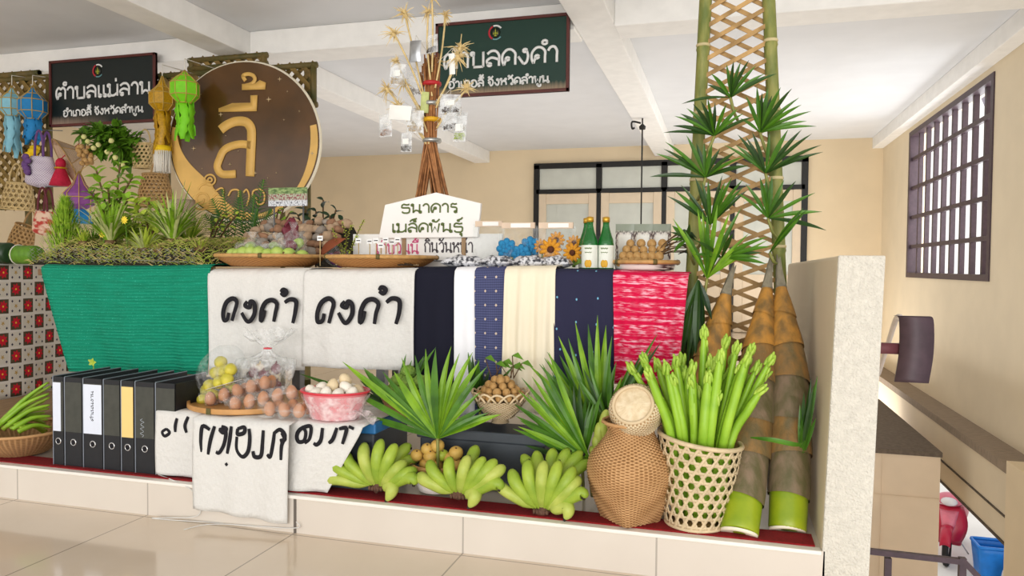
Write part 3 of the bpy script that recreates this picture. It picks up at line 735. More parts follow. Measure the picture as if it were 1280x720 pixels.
# hanging name boards
M('board_black', '17211F', .45, .15, 8); M('board_green', '14382C', .45, .15, 8); M('frame_maroon', '5E2A24', .5, .2, 12)
M('letter_white', 'ECECEA', .5, .04, 10); M('emblem_red', 'C02A38', .5); M('emblem_blue', '6FA2A8', .5); M('emblem_gold', 'B8BE3C', .5, .2, 40); M('emblem_ground', '20241C', .5)
def board_mat(key, base, lo, x, z):
    t = NT(key, .4, .4); s_ = t.sep(t.uv)
    g = t.math('SUBTRACT', 1.0, t.step(t.math('ADD', s_[1], t.math('MULTIPLY', t.noise(t.map(t.uv, (60, 1, 1)), 1, 3), .10)), z, .09))
    if x: g = t.math('MULTIPLY', g, t.math('SUBTRACT', 1.0, t.step(s_[0], x, .25)))
    t.color(t.mix(g, t.mix(t.noise(t.uv, 5, 3), base, base), lo)); return t.m
def name_board(px, txt1, txt2, mats, label, hang, t1, t2, emb, wire):
    (x0, zt), (x1, zb) = px
    YS = YL - .06
    r = root('hanging_sign', ((x0 + x1) / 2, YS, zb), label, 'sign')
    b = MB(); b.grid(lambda u, v: V((x0 + (x1 - x0) * u, YS, zb + (zt - zb) * v)), 8, 8); b.box((x0, YS + .001, zb), (x1, YS + .02, zt))
    b.build('panel', mats, r, smooth=False)
    b = MB(); f_ = .022
    for a, c in (((x0, zb), (x1, zb + f_)), ((x0, zt - f_), (x1, zt)), ((x0, zb), (x0 + f_, zt)), ((x1 - f_, zb), (x1, zt))): b.box((a[0], YS - .012, a[1]), (c[0], YS + .022, c[1]))
    b.build('frame', MATS['frame_maroon'], r, smooth=False, bevel=.002)
    W, H = x1 - x0, zt - zb
    b = MB(); write(b, txt1, (x0 + W * t1[0], YS - .004, zb + H * t1[1]), (1, 0, 0), (0, 0, 1), H * t1[3], H * .0185, W * t1[2]); b.build('lettering', MATS['letter_white'], r)
    b = MB(); write(b, txt2, (x0 + W * t2[0], YS - .004, zb + H * t2[1]), (1, 0, 0), (0, 0, 1), H * t2[3], H * .0125, W * t2[2]); b.build('small_lettering', MATS['letter_white'], r)
    c = V((x0 + W * emb[0], YS - .004, zb + H * emb[1])); R = H * .09
    em = MB()
    def arc(a0, a1, rr, th, mi):
        P = [c + V((math.cos(math.radians(a0 + (a1 - a0) * i / 12)) * rr, 0, math.sin(math.radians(a0 + (a1 - a0) * i / 12)) * rr)) for i in range(13)]
        em.tube(P, th, 6, mi, flat=(0, -1, 0))
    arc(35, 110, R, R * .13, 0); arc(115, 240, R, R * .15, 1); arc(245, 320, R, R * .11, 2)
    em.tube([c + V((math.cos(2 * PI * i / 20) * R * .36, .002, math.sin(2 * PI * i / 20) * R * .36)) for i in range(20)], R * .36, 6, 4, closed=True, flat=(0, -1, 0))
    for (dx, dz, w_, h_) in ((0, -.45, .5, .2), (0, -.2, .62, .14), (0, .02, .36, .2), (0, .3, .16, .4), (-.3, -.1, .12, .4), (.3, -.1, .12, .4)):
        q0 = c + V((dx * R, -.002, dz * R)); em.prism([q0 + V((-w_ * R / 2, 0, -h_ * R / 2)), q0 + V((w_ * R / 2, 0, -h_ * R / 2)), q0 + V((0, 0, h_ * R * .8))], (0, -.004, 0), 3)
    em.build('emblem', [MATS[k] for k in ('letter_white', 'emblem_red', 'emblem_blue', 'emblem_gold', 'emblem_ground')], r)
    b = MB()
    for fx in (.2, .8):
        b.box((x0 + W * fx - .02, YS + .02, zt - .09), (x0 + W * fx + .02, YL + .062, zt - .05))
    b.build('hanger', MATS['steel_grey'], r)
    return r
tl, br = at(62, 74, YL - .06), at(195, 150, YL - .06)
name_board(((tl.x, 2.79), (br.x, 2.205)), 'ตำบลแม่ลาน', 'อำเภอลี้ จังหวัดลำพูน', board_mat('board_face_black', '141D1C', 'B59A84', .35, .12), 'black hanging sign with maroon frame and white lettering, above the leafy garland', ZC, (.06, .41, .91, .175), (.13, .15, .76, .085), (.47, .80), 0)
tl, br = at(545, 28, YL - .06), at(724, 113, YL - .06)
name_board(((tl.x, 2.825), (-1.095, 2.265)), 'ตำบลดงดำ', 'อำเภอลี้ จังหวัดลำพูน', board_mat('board_face_green', '12352A', 'C8A888', 0, .10), 'dark green hanging sign with maroon frame and white lettering, behind the dried flower bundle', ZC, (.06, .38, .87, .20), (.10, .125, .76, .085), (.46, .82), 0)

# round brown sign
RC = at(306, 178, YL - .2); RR = .633
r = root('round_sign', RC, 'large round glossy brown sign with gold lettering and pale rim', 'sign', rz=math.radians(8))
def R2(px, py, d=0): return V(((px - 306) / 89.0 * RR, d, (178 - py) / 97.0 * RR))
t = NT('sign_brown', .16, .6); g = t.noise(t.obj, 1.6, 4); sc = t.noise(t.map(t.obj, (60, 1, 3)), 1, 3)
t.color(t.mix(t.step(g, .5, .2), '38260F', '684622'))
M('sign_gold', 'E4B662', .5, .12, 8); M('rim_pale', 'E8DEC6', .45, .06, 10); M('star_pale', 'D8BE92', .5)
b = MB(); b.lathe([(0.0001, -.02), (RR, -.02), (RR, .02), (.0001, .02)], n=72, rot=Matrix.Rotation(PI / 2, 3, 'X')); b.build('disc', t.m, r, keep=True, angle=.5)
b = MB(); b.tube([V((math.cos(2 * PI * i / 72) * RR, 0, math.sin(2 * PI * i / 72) * RR)) for i in range(72)], .016, 8, closed=True); b.build('rim', MATS['rim_pale'], r, keep=True)
# gold crescent swoosh at the lower edge
cr = MB(); out_, inn = [], []
for i in range(41):
    a = math.radians(168 + (372 - 168) * i / 40); t_ = i / 40
    wd = .17 * math.exp(-((t_ - .28) / .2) ** 2) + .018 + .045 * math.exp(-((t_ - .9) / .2) ** 2)
    out_.append(V((math.cos(a), 0, math.sin(a))) * (RR * .985)); inn.append(V((math.cos(a), 0, math.sin(a))) * (RR * .985 - wd))
o = len(cr.v)
for i in range(40): cr.add([out_[i] + V((0, -.023, 0)), out_[i + 1] + V((0, -.023, 0)), inn[i + 1] + V((0, -.023, 0)), inn[i] + V((0, -.023, 0))], [(0, 1, 2, 3)])
cr.build('crescent', MATS['sign_gold'], r, keep=True, solid=.003, smooth=False)
# lettering
le = MB()
def pen(pts, wd, sm=True):
    P = [R2(x, y, -.026) for x, y in pts]
    if sm: P = smooth_path(P, 6)
    nrm_ = [V((0, -1, 0))] * len(P); le.strip(P, nrm_, wd)
pen([(279, 163), (287, 157), (298, 153), (309, 154), (315, 161), (316, 172), (315, 195), (314, 220)], .074)
pen([(315, 182), (300, 181), (284, 187), (277, 200), (275, 209), (281, 217), (297, 217)], .062)
le.prism([R2(277, 141, -.026), R2(277, 137, -.026), R2(293, 131, -.026), R2(315, 131, -.026), R2(315, 122, -.026), R2(323, 122, -.026), R2(322, 141, -.026)], (0, -.002, 0))
le.prism([R2(305, 115, -.026), R2(305, 108, -.026), R2(320, 108, -.026), R2(326, 104, -.026), R2(333, 107, -.026), R2(332, 115, -.026)], (0, -.002, 0))
pen([(309, 104), (306, 98), (312, 96), (318, 98), (320, 103), (316, 108), (308, 110)], .03)
le.build('lettering', MATS['sign_gold'], r, keep=True, solid=.004)
sm_ = MB()
def ln_(pts, closed=False): sm_.tube(smooth_path([R2(x, y, -.026) for x, y in pts], 5, closed), .008, 6, closed=closed, flat=(0, -1, 0))
def crc(x, y, q_): ln_([(x + q_ * math.cos(i * PI / 4), y + q_ * math.sin(i * PI / 4)) for i in range(8)], True)
crc(266, 224, 6.5); crc(266, 224, 2.5)
ln_([(252, 236), (256, 230), (266, 229), (270, 235)]); ln_([(250, 250), (247, 256), (252, 260), (262, 258), (264, 246), (258, 240), (251, 243), (250, 250), (256, 254), (259, 247)])
ln_([(268, 258), (270, 246), (276, 240)]); ln_([(272, 238), (280, 234), (282, 240), (279, 258), (274, 260)]); ln_([(288, 244), (292, 237), (300, 237), (300, 246)])
ln_([(317, 246), (318, 238), (326, 236), (331, 242), (330, 252), (324, 254), (321, 246)]); ln_([(306, 240), (310, 236), (313, 244), (310, 256)])
sm_.build('small_lettering', MATS['sign_gold'], r, keep=True)
for (x, y, q_) in ((253, 119, 3), (246, 185, 3), (241, 162, 3), (279, 144, 3), (336, 127, 3.4), (349, 103, 2.6), (387, 193, 3), (290, 205, 2), (320, 216, 2.4), (358, 118, 1.2), (372, 142, 1.3), (285, 170, 1), (354, 152, 1.2), (300, 189, 1), (256, 210, 1.2), (335, 222, 1.2), (345, 216, 1)):
    sb = MB(); sb.prism([R2(x + q_ * (1 if k % 2 == 0 else .28) * math.cos(k * PI / 4), y + q_ * (1 if k % 2 == 0 else .28) * math.sin(k * PI / 4), -.022) for k in range(8)], (0, -.003, 0)); sb.build('star', MATS['star_pale'], r, keep=True)
for sx_ in (-.3, .3): b = MB(); b.tube([(sx_, .045, -RC.z), (sx_, .045, .5)], .020, 8); b.build('support_pole', MATS['bamboo_old'], r, keep=True)
b = MB(); b.bar((-.3, .03, 0), (.3, .03, 0), .03, .02); b.build('support_rail', MATS['bamboo_old'], r, keep=True)

# paper lanterns
M('paper_pale_blue', '8CC8DA', .75, .12, 20); M('paper_blue', '1F84C4', .7, .15, 20); M('paper_gold', 'C8960E', .45, .3, 60); M('paper_lime', '7FD81C', .6, .12, 20); M('gold_thread', 'C8A450', .4, .1, 30); M('paper_white', 'E8E2D6', .8, .06, 20); M('paper_yellow', 'F0C814', .7, .1, 20)
def lantern(px, py_top, py_mid, hw, py_tail, mat, label, tail_w=.6, Y=YL - .16, hook=None, fringe=False):
    top = at(px, py_top, Y); mid = at(px, py_mid, Y); tl_ = at(px, py_tail, Y); R = hw / ppu(mid)
    r = root('paper_lantern', mid, label, 'lantern', 'paper lanterns on the lattice')
    h = top.z - mid.z; prof = [(R * .5, -R * 1.0), (R, -R * .45), (R, R * .45), (R * .5, R * .95), (R * .28, R * 1.0 + (h - R) * .25), (.004, h)]
    b = MB(); b.lathe(prof, mid, 8); b.build('body', MATS[mat], r, smooth=False)
    e = MB()
    for j in range(8):
        a = 2 * PI * j / 8
        e.tube([mid + V((q_ * math.cos(a) * 1.01, q_ * math.sin(a) * 1.01, z)) for q_, z in prof], .004, 4)
    for q_, z in prof[:4]: e.tube([mid + V((q_ * 1.01 * math.cos(2 * PI * j / 8), q_ * 1.01 * math.sin(2 * PI * j / 8), z)) for j in range(8)], .004, 4, closed=True)
    e.build('gold_edges', MATS['gold_thread'], r)
    tb = MB(); L_ = mid.z - R - tl_.z
    for k in range(6):
        a = 2 * PI * k / 6; c0 = mid + V((math.cos(a) * R * .42, math.sin(a) * R * .42, -R * .95)); ln2 = L_ * rnd.uniform(.75, 1.05)
        P = [c0 + V((math.cos(a) * .02 * t_ + .012 * math.sin(7 * t_ + k), math.sin(a) * .02 * t_, -ln2 * t_)) for t_ in [i / 8 for i in range(9)]]
        tb.ribbon(P, lambda t_: R * tail_w * (1 + .25 * math.sin(28 * t_)) * (1 - .5 * max(0, t_ - .8) / .2), (math.cos(a), math.sin(a), .01), .15)
    tb.build('paper_tail', MATS[mat], r, solid=.002)
    if fringe:
        fb = MB()
        for k in range(26):
            a = 2 * PI * k / 26; c0 = V((mid.x + math.cos(a) * R * .62, mid.y + math.sin(a) * R * .62, tl_.z + .02)); fb.tube([c0, c0 + V((rnd.uniform(-.01, .01), 0, -.17))], .007, 4)
        fb.lathe([(R * .66, 0), (R * .66, .05)], (mid.x, mid.y, tl_.z + .01), 12, mi=1)
        fb.build('fringe', [MATS['paper_white'], MATS['paper_yellow']], r)
    b = MB(); b.tube([mid + V((0, 0, h - .01)), V((mid.x, mid.y, mid.z + h + .09)), V((mid.x, YL, mid.z + h + .11))], .004, 5); b.build('string', MATS['paper_white'], r)
    return r
lantern(15, 107, 131, 14, 196, 'paper_pale_blue', 'pale blue paper lantern with a long cut-paper tail, hung beside the deep blue lantern')
lantern(41, 107, 133, 16, 182, 'paper_blue', 'deep blue paper lantern with a cut-paper tail, hung by the black sign')
lantern(203, 95, 124, 15, 192, 'paper_gold', 'gold patterned paper lantern with a white fringe, beside the round sign', fringe=True, Y=YL - .38)
lantern(231, 88, 112, 17, 176, 'paper_lime', 'lime green paper lantern hung in front of the round sign rim', Y=YL - .48)
b = MB(); c = at(41, 194, YL - .14)
for k in range(5): b.ell(c + V((.025 * math.sin(k * 2.2), .02 * math.cos(k * 2.2), .03 * (2 - k))), (.05, .035, .035), jit=.15)
b.tube([c + V((0, 0, .05)), c + V((0, .1, .2))], .003, 4)
tag(b.build('paper_bow', MATS['paper_yellow']), 'bright yellow paper bow hung under the deep blue lantern', 'decoration')

# bags and baskets on the lattice
M('bamboo_light', 'CDB27C', .55, .25, 30); M('bamboo_mid', 'B08A56', .55, .3, 30); M('purple_cloth', '6E4A84', .8, .2, 30); M('maroon_strap', '6A2430', .6, .2, 20); M('red_yarn', 'C21C3E', .8, .2, 50)
def checkweave(key, h1, h2, sc):
    t = NT(key, .75, .2); v = t.map(t.uv, sc); k = t.N.new('ShaderNodeTexChecker'); t.L.new(v, k.inputs[0]); k.inputs['Scale'].default_value = 1
    k.inputs[1].default_value = lin(h1); k.inputs[2].default_value = lin(h2); t.bump(k.outputs[1], .5, .004); t.color(t.mix(t.noise(t.uv, 6, 2), k.outputs[0], h1)); return t.m
checkweave('weave_lilac', 'D6CCD6', '5E3E72', (70, 26, 1)); t_ = NT('weave_pink', .75, .2); t_.color(t_.mix(t_.step(t_.noise(t_.map(t_.uv, (5, 3, 1)), 1.5, 2), .52, .06), 'E0C0A8', 'B8443C')); checkweave('weave_grey', 'A8967E', '6E5E4E', (60, 20, 1))
def bagbody(c, w0, w1, d, h, mat, par, name='body', tilt=0, n=28, sag=.15):
    """an oval bag: w0 at its foot, w1 at its mouth"""
    b = MB(); c = V(c); R = Matrix.Rotation(tilt, 3, 'Y')
    def fn(u, v):
        k = v; wd = (w0 + (w1 - w0) * k) * (1 + sag * math.sin(PI * k)); a = 2 * PI * u
        foot = min(1, .2 + k * 8)
        return c + R @ V((wd / 2 * math.cos(a) * foot, d / 2 * (1 - .3 * k) * math.sin(a) * foot, h * k))
    b.grid(fn, n, 12, cu=True); b.f.append(tuple(range(n))[::-1]); b.m.append(0)
    return b.build(name, mat, par, solid=.006)
def loop(c, w, h, rad, mat, par, tilt=0, name='handle', y=0):
    R = Matrix.Rotation(tilt, 3, 'Y'); c = V(c)
    b = MB(); b.tube(smooth_path([c + R @ V((w / 2 * math.cos(a), y, h * math.sin(a))) for a in [PI * i / 8 for i in range(9)]], 3), rad, 6); return b.build(name, mat, par)
def hook_to_lattice(p, par, h=.0):
    b = MB(); b.tube([p, V((p.x, YL - .02, p.z + .03 + h))], .004, 5); b.build('hook', MATS['steel_grey'], par)
def weavebasket(p_foot, w0, w1, d, h, mat, label, tilt=0, hang=.16, nu=16, nv=5, name='woven_basket', group='open-weave baskets on the lattice', handles=1):
    r = root(name, p_foot, label, 'basket', group); c = V(p_foot); R = Matrix.Rotation(tilt, 3, 'Y')
    def Sf(u, v):
        wd = (w0 + (w1 - w0) * v) * (1 + .12 * math.sin(PI * v)); a = 2 * PI * u
        return c + R @ V((wd / 2 * math.cos(a), d / 2 * (1 - .25 * v) * math.sin(a), h * v))
    b = MB(); hexweave(b, Sf, nu, nv, .012, .22); b.build('weave', mat, r, solid=.003)
    b = MB(); b.tube([Sf(i / 32, 1) for i in range(32)], .009, 6, closed=True); b.build('rim', mat, r); b = MB(); b.tube([Sf(i / 32, 0) for i in range(32)], .007, 6, closed=True); b.build('foot_ring', mat, r)
    for k in range(handles):
        top = c + R @ V((0, (-.03 if k else .03), h)); loop(top, w1 * .62, hang, .007, mat, r, tilt)
    e = c + R @ V((0, .03, h + hang)); hook_to_lattice(e, r)
    return r
def pbag(px, py_foot, py_top, Y): return at(px, py_foot, Y), at(px, py_top, Y).z - at(px, py_foot, Y).z
Yb = YL - .22
k1 = 1 / ppu(at(50, 220, Yb))
p, h = pbag(51, 234, 196, Yb)
r = root('handbag', p, 'lilac and white woven handbag with a purple scarf, hung in front of the lattice', 'handbag', 'handbags on the lattice')
bagbody(p, 44 * k1, 30 * k1, .16, h, MATS['weave_lilac'], r, tilt=.06)
for dy in (-.04, .04): loop(p + V((.03, dy, h - .01)), 14 * k1, 33 * k1, .010, MATS['purple_cloth'], r)
b = MB()
for k in range(5): b.ell(p + V((-.06 + .02 * math.sin(k * 2.1), -.09, h * (.95 - .12 * k))), (.035, .02, .03), jit=.2)
b.build('scarf', MATS['purple_cloth'], r); hook_to_lattice(p + V((.03, 0, h + 33 * k1)), r)
p, h = pbag(22, 262, 229, Yb); weavebasket(p, 48 * k1, 34 * k1, .17, h, MATS['bamboo_light'], 'pale open-weave bamboo handbag with twin loop handles, beside the lilac handbag', tilt=.08, hang=24 * k1, handles=2)
p, h = pbag(24, 311, 281, Yb); weavebasket(p, 34 * k1, 26 * k1, .16, h, MATS['bamboo_mid'], 'open-weave bamboo basket hanging askew below the pale bamboo handbag', tilt=.35, hang=20 * k1)
p, h = pbag(55, 294, 264, Yb - .05)
r = root('handbag', p, 'small pink and cream woven handbag with maroon straps, hung over the feathery shrub', 'handbag', 'handbags on the lattice')
bagbody(p, 32 * k1, 26 * k1, .12, h, MATS['weave_pink'], r, tilt=.1)
for dy in (-.03, .03): loop(p + V((.02, dy, h - .01)), 15 * k1, 30 * k1, .009, MATS['maroon_strap'], r)
hook_to_lattice(p + V((.02, 0, h + 30 * k1)), r)
p = at(76, 232, Yb); r = root('yarn_tassel', p, 'red yarn tassel doll hung beside the lilac handbag', 'tassel')
b = MB(); b.ell(p + V((0, 0, .19)), (.045, .04, .05)); b.lathe([(.09, 0), (.07, .06), (.035, .15), (.03, .17)], p, 14); b.tube([p + V((0, 0, .23)), V((p.x, YL - .02, p.z + .4))], .004, 5); b.build('yarn', MATS['red_yarn'], r)
b = MB(); b.tube([p + V((.045 * math.cos(i * PI / 8), .045 * math.sin(i * PI / 8), .15)) for i in range(16)], .008, 5, closed=True); b.build('tie', MATS['paper_gold'], r)
# conical woven hat
t = NT('hat_weave', .7, .2); wv = t.math('SINE', t.math('MULTIPLY', t.sep(t.uv)[1], 90)); t.bump(wv, .4, .004); t.color(t.mix(t.noise(t.uv, 14, 3), 'B89A80', 'D8BCA0'))
c = at(96, 196, Yb + .05); b = MB(); Rm = Euler((math.radians(-62), math.radians(12), math.radians(-30))).to_matrix()
b.grid(lambda u, v: c + Rm @ V((.20 * v * math.cos(2 * PI * u), .20 * v * math.sin(2 * PI * u), .20 * (1 - v) - .1)), 8, 6, cu=True)
r = root('conical_hat', c, 'pale pinkish woven conical hat hung beside the garland', 'hat'); b.build('crown', t.m, r, smooth=False, solid=.006)
b = MB(); b.tube([c + Rm @ V((.2 * math.cos(2 * PI * i / 24), .2 * math.sin(2 * PI * i / 24), -.1)) for i in range(24)], .007, 5, closed=True)
for i in range(8): b.tube([c + Rm @ V((.01 * math.cos(2 * PI * i / 8), .01 * math.sin(2 * PI * i / 8), .1)), c + Rm @ V((.2 * math.cos(2 * PI * i / 8), .2 * math.sin(2 * PI * i / 8), -.1))], .005, 5)
b.tube([c, V((c.x, YL - .02, c.z + .3))], .003, 4); b.build('ribs', MATS['bamboo_mid'], r)
# purple caged lantern
M('purple_paper', '8E4E94', .7, .15, 20); c = at(99, 247, Yb - .05)
r = root('paper_lantern', c, 'purple paper lantern in a gold wire cage with a blue foot, below the conical hat', 'lantern', 'paper lanterns on the lattice')
b = MB(); b.lathe([(.05, -.1), (.115, -.06), (.12, .03), (.05, .11), (.03, .16), (.004, .22)], c, 8); b.build('body', MATS['purple_paper'], r, smooth=False)
b = MB(); b.lathe([(.1, -.22), (.085, -.15), (.05, -.1)], c, 8); b.build('foot', MATS['paper_blue'], r, smooth=False)
b = MB()
for j in range(8): a = 2 * PI * j / 8; b.tube([c + V((q_ * math.cos(a), q_ * math.sin(a), z)) for q_, z in ((.1, -.22), (.12, -.06), (.125, .03), (.055, .11), (.006, .22))], .004, 4)
b.tube([c + V((.123 * math.cos(2 * PI * j / 8), .123 * math.sin(2 * PI * j / 8), .0)) for j in range(8)], .004, 4, closed=True); b.tube([c + V((0, 0, .22)), V((c.x, YL - .02, c.z + .4))], .003, 4); b.build('wire_cage', MATS['gold_thread'], r)
# baskets by the round sign
p, h = pbag(178, 210, 180, Yb); weavebasket(p, 20 * k1, 26 * k1, .13, h, MATS['bamboo_light'], 'small tall open-weave basket with a big loop handle, hung by the garland', hang=18 * k1, nu=14)
p, h = pbag(194, 258, 218, Yb - .05); weavebasket(p, 44 * k1, 30 * k1, .2, h, MATS['bamboo_mid'], 'round-bellied open-weave basket hung under the gold lantern', hang=16 * k1, nu=22, nv=7)
p = at(228, 282, YL - .48); b = MB(); b.grid(lambda u, v: p + V((.10 * math.cos(2 * PI * u), .08 * math.sin(2 * PI * u), .20 * v)), 24, 8, cu=True); b.f.append(tuple(range(24))[::-1]); b.m.append(0)
b.box((p.x - .08, p.y - .06, .0), (p.x + .08, p.y + .06, p.z))
tag(b.build('woven_bin', MATS['weave_grey'], solid=.005), 'grey-brown close-woven bin on a stand below the round sign rim', 'bin')

# ------------------------------------------------------------------ on the tables: plants, moss and stones
M('leaf_bright', '84AE26', .5, .3, 30); M('leaf_lime', 'B8CC44', .55, .25, 30); M('leaf_mid', '5E8C1E', .5, .3, 30); M('leaf_dark', '1E3A1C', .4, .3, 30); M('leaf_pale', 'C4CC84', .55, .2, 30); M('fern_green', '34601E', .6, .3, 40)
M('feather_green', '6E9A1C', .7, .3, 40, hx2='A4C438'); M('stem_brown', '6A4E30', .7, .3, 30); M('moss_green', 'B0BA50', .95, .45, 30, hx2='7A8836'); M('moss_tan', 'C4B070', .95, .3, 40); M('soil', '2E2A1C', .95, .4, 40, bump=.6, bscale=70)
M('petal_white', 'DCD890', .7, .1, 30); M('petal_yellow', 'EED23A', .6, .12, 30); M('longan', 'C09A62', .7, .25, 60, hx2='A87E46'); M('burgundy', '7A2E3C', .6, .25, 20)
M('green_stalk', '7EB226', .45, .2, 20); M('wire', '8E8E84', .4, .1, 10, metal=.7)
TT = TZ + .022                    # cloth-covered tabletop
def ellw(t): return max(.04, math.sin(PI * min(1, .06 + t * .97)))
def tuft(name, base, n, L0, wd, mat, label, cat='plant', group=None, lift=1.0, spread=1.0, mats2=None, rg=None, dirs=None):
    r = root(name, base, label, cat, group); base = V(base); b = MB()
    for i in range(n):
        a = rnd.uniform(0, 2 * PI); out = rnd.uniform(.25, 1) * spread; L_ = L0 * rnd.uniform(.6, 1.1)
        d = V((math.cos(a), math.sin(a), 0)); P = []
        for k in range(6):
            t_ = k / 5
            P.append(base + d * (L_ * out * t_) + V((0, 0, L_ * lift * (t_ - .75 * out * t_ * t_))) + d * .012)
        b.ribbon(P, lambda t_: wd * (1 - t_) ** .6 * 1.0 + .0006, (-d.x * .3, -d.y * .3, 1), .3, mi=(rnd.random() < .35) if mats2 else 0)
    b.build('leaves', [mat] + ([mats2] if mats2 else []), r)
    b = MB(); b.ell(base + V((0, 0, .004)), (.03, .03, .02)); b.build('crown', MATS['stem_brown'], r)
    return r
def leafspray(b, P, n, L0, wd, up=(0, 0, 1), mi=0, droop=.25, jit=.5, start=.15):
    """leaves along a stem path P"""
    k = len(P)
    for i in range(n):
        f_ = start + (1 - start) * i / max(n - 1, 1); x = f_ * (k - 1); j = min(int(x), k - 2); p = P[j].lerp(P[j + 1], x - j); t = (P[j + 1] - P[j]).normalized()
        a = i * 2.4 + rnd.uniform(-jit, jit); u = t.orthogonal().normalized(); d = (Matrix.Rotation(a, 3, t) @ u); d = (d + t * .5 + V((0, 0, .15))).normalized()
        L_ = L0 * rnd.uniform(.7, 1.1) * (1 - .35 * f_)
        pts = [p + d * (L_ * q_) + V((0, 0, -droop * L_ * q_ * q_)) for q_ in (0, .25, .5, .75, 1)]
        b.ribbon(pts, lambda t_: wd * ellw(t_) + .0005, V((0, -.6, 1)) + d * -.3, .25, mi)
def leafy(name, base, tops, n, L0, wd, mat, label, group=None, sw=.005, cat='plant', extra=None):
    r = root(name, base, label, cat, group); base = V(base); b = MB(); sb = MB()
    for tp in tops:
        tp = V(tp); mid = base.lerp(tp, .5) + V((rnd.uniform(-.02, .02), rnd.uniform(-.02, .02), .03))
        P = smooth_path([base, mid, tp], 5); sb.tube(P, sw, 5); leafspray(b, P, n, L0, wd)
    b.build('leaves', mat, r); sb.build('stem', extra or MATS['stem_brown'], r)
    return r
# moss bed: earth mound with moss over it
mx0, mx1 = at(52, 320, 3.0).x, at(268, 320, 3.0).x
def mound(u, v):
    e = min(1, 6 * min(u, 1 - u) ) ; f_ = math.sin(PI * min(1, .12 + v * .6)) if v < .8 else 1
    z = TT + .095 * e ** .5 * min(1, v * 7) ** .5 + .02 * math.sin(9 * u) * math.sin(7 * v) * e + .05 * v * e
    return V((mx0 + (mx1 - mx0) * u, 2.925 + .62 * v, z if 0 < v else TT))
b = MB(); b.grid(mound, 40, 18)
b.grid(lambda u, v: V((mx0 + (mx1 - mx0) * u, 2.925 + .62 * v, TT)), 8, 8)
tag(b.build('soil_mound', MATS['soil']), 'dark earth mound spread behind the green shade net', 'soil')
b = MB()
for i in range(4200):
    u, v = rnd.random(), rnd.random() ** 1.3; p = mound(u, v); a = rnd.uniform(0, 2 * PI); L_ = rnd.uniform(.02, .065)
    d = V((math.cos(a), math.sin(a) - .3, rnd.uniform(.1, .9))).normalized() * L_
    b.ribbon([p, p + d * .6, p + d + V((0, 0, -.3 * L_))], lambda t_: .004 * (1.2 - t_), (0, -1, .3), .2, mi=0 if rnd.random() < .6 else 1)
tag(b.build('moss', [MATS['moss_green'], MATS['moss_tan']]), 'tangled green and straw coloured moss over the earth mound', 'moss', kind='stuff')
b = MB()
for i in range(22):
    for s_ in (1, -1):
        x = mx0 + .05 + (mx1 - mx0 - .1) * i / 21; b.tube([V((x + s_ * .03 * ((k % 2) - .5), 2.915 - .004 * k, TT + .012 + .018 * k)) for k in range(5)], .0014, 4)
b.tube([V((mx0 + .04, 2.91, TT + .02)), V(((mx0 + mx1) / 2, 2.905, TT + .03)), V((mx1 - .04, 2.91, TT + .02))], .0016, 4)
tag(b.build('wire_netting', MATS['wire']), 'thin wire netting along the front of the moss bed', 'netting')
def mz(px, Y):
    x = at(px, 310, Y).x; return V((x, Y, mound(max(0, min(1, (x - mx0) / (mx1 - mx0))), (Y - 2.925) / .62).z - .008))
# feathery shrub
p = mz(82, 3.12); r = root('feathery_shrub', p, 'bright green feathery conical shrub standing at the end of the moss bed', 'plant'); b = MB()
H = at(82, 246, 3.12).z - p.z
for i in range(1400):
    z = rnd.random() ** .8; rr = .12 * (1 - z) ** .7 * (1 if z > .12 else .6) * rnd.uniform(.3, 1); a = rnd.uniform(0, 2 * PI)
    c = p + V((rr * math.cos(a), rr * math.sin(a), H * (.06 + .86 * z))); d = V((math.cos(a) * .6, math.sin(a) * .6, 1.1)).normalized() * rnd.uniform(.03, .055)
    b.ribbon([c, c + d * .5, c + d], lambda t_: .006 * (1.1 - t_), (math.cos(a), math.sin(a), .2), .3)
b.build('foliage', MATS['feather_green'], r); b = MB(); b.tube([p, p + V((0, 0, H * .8))], .007, 6); b.build('stem', MATS['stem_brown'], r)
tuft('spider_plant', mz(138, 3.05) + V((0, 0, .02)), 110, .27, .015, MATS['leaf_bright'], 'striped spider plant on the moss bed, next to the feathery shrub', group='spider plants', lift=1.1, mats2=MATS['leaf_pale'])
tuft('grass_clump', mz(105, 3.02), 40, .13, .008, MATS['leaf_lime'], 'low yellowish grass clump by the feathery shrub', lift=.9, mats2=MATS['leaf_bright'])
tuft('grass_clump', mz(165, 3.22), 70, .22, .010, MATS['leaf_bright'], 'tall grass clump behind the small low spider plant', lift=1.2, mats2=MATS['leaf_lime'])
tuft('grass_clump', mz(118, 3.2), 60, .18, .010, MATS['leaf_mid'], 'darker grass clump between the feathery shrub and the climbing plant', lift=1.1, mats2=MATS['leaf_bright'])
tuft('grass_clump', mz(236, 3.25), 70, .22, .010, MATS['leaf_bright'], 'tall grass clump at the foot of the round sign', lift=1.1, mats2=MATS['leaf_lime'])
tuft('grass_clump', mz(64, 3.05), 40, .12, .008, MATS['leaf_mid'], 'low dark grass clump at the very end of the moss bed over the net corner', lift=.7, mats2=MATS['leaf_lime'])
tuft('grass_clump', mz(200, 2.98), 40, .10, .007, MATS['moss_tan'], 'dry straw coloured grass clump hanging over the net', lift=.6, mats2=MATS['leaf_lime'])
tuft('grass_clump', mz(250, 3.02), 60, .11, .006, MATS['leaf_lime'], 'straw-green grass clump at the moss bed end by the fruit tray', lift=.8, mats2=MATS['moss_tan'])
tuft('spider_plant', mz(216, 3.08) + V((0, 0, .02)), 130, .29, .015, MATS['leaf_bright'], 'bushy striped spider plant on the moss bed, next to the stones', group='spider plants', lift=1.2, mats2=MATS['leaf_pale'])
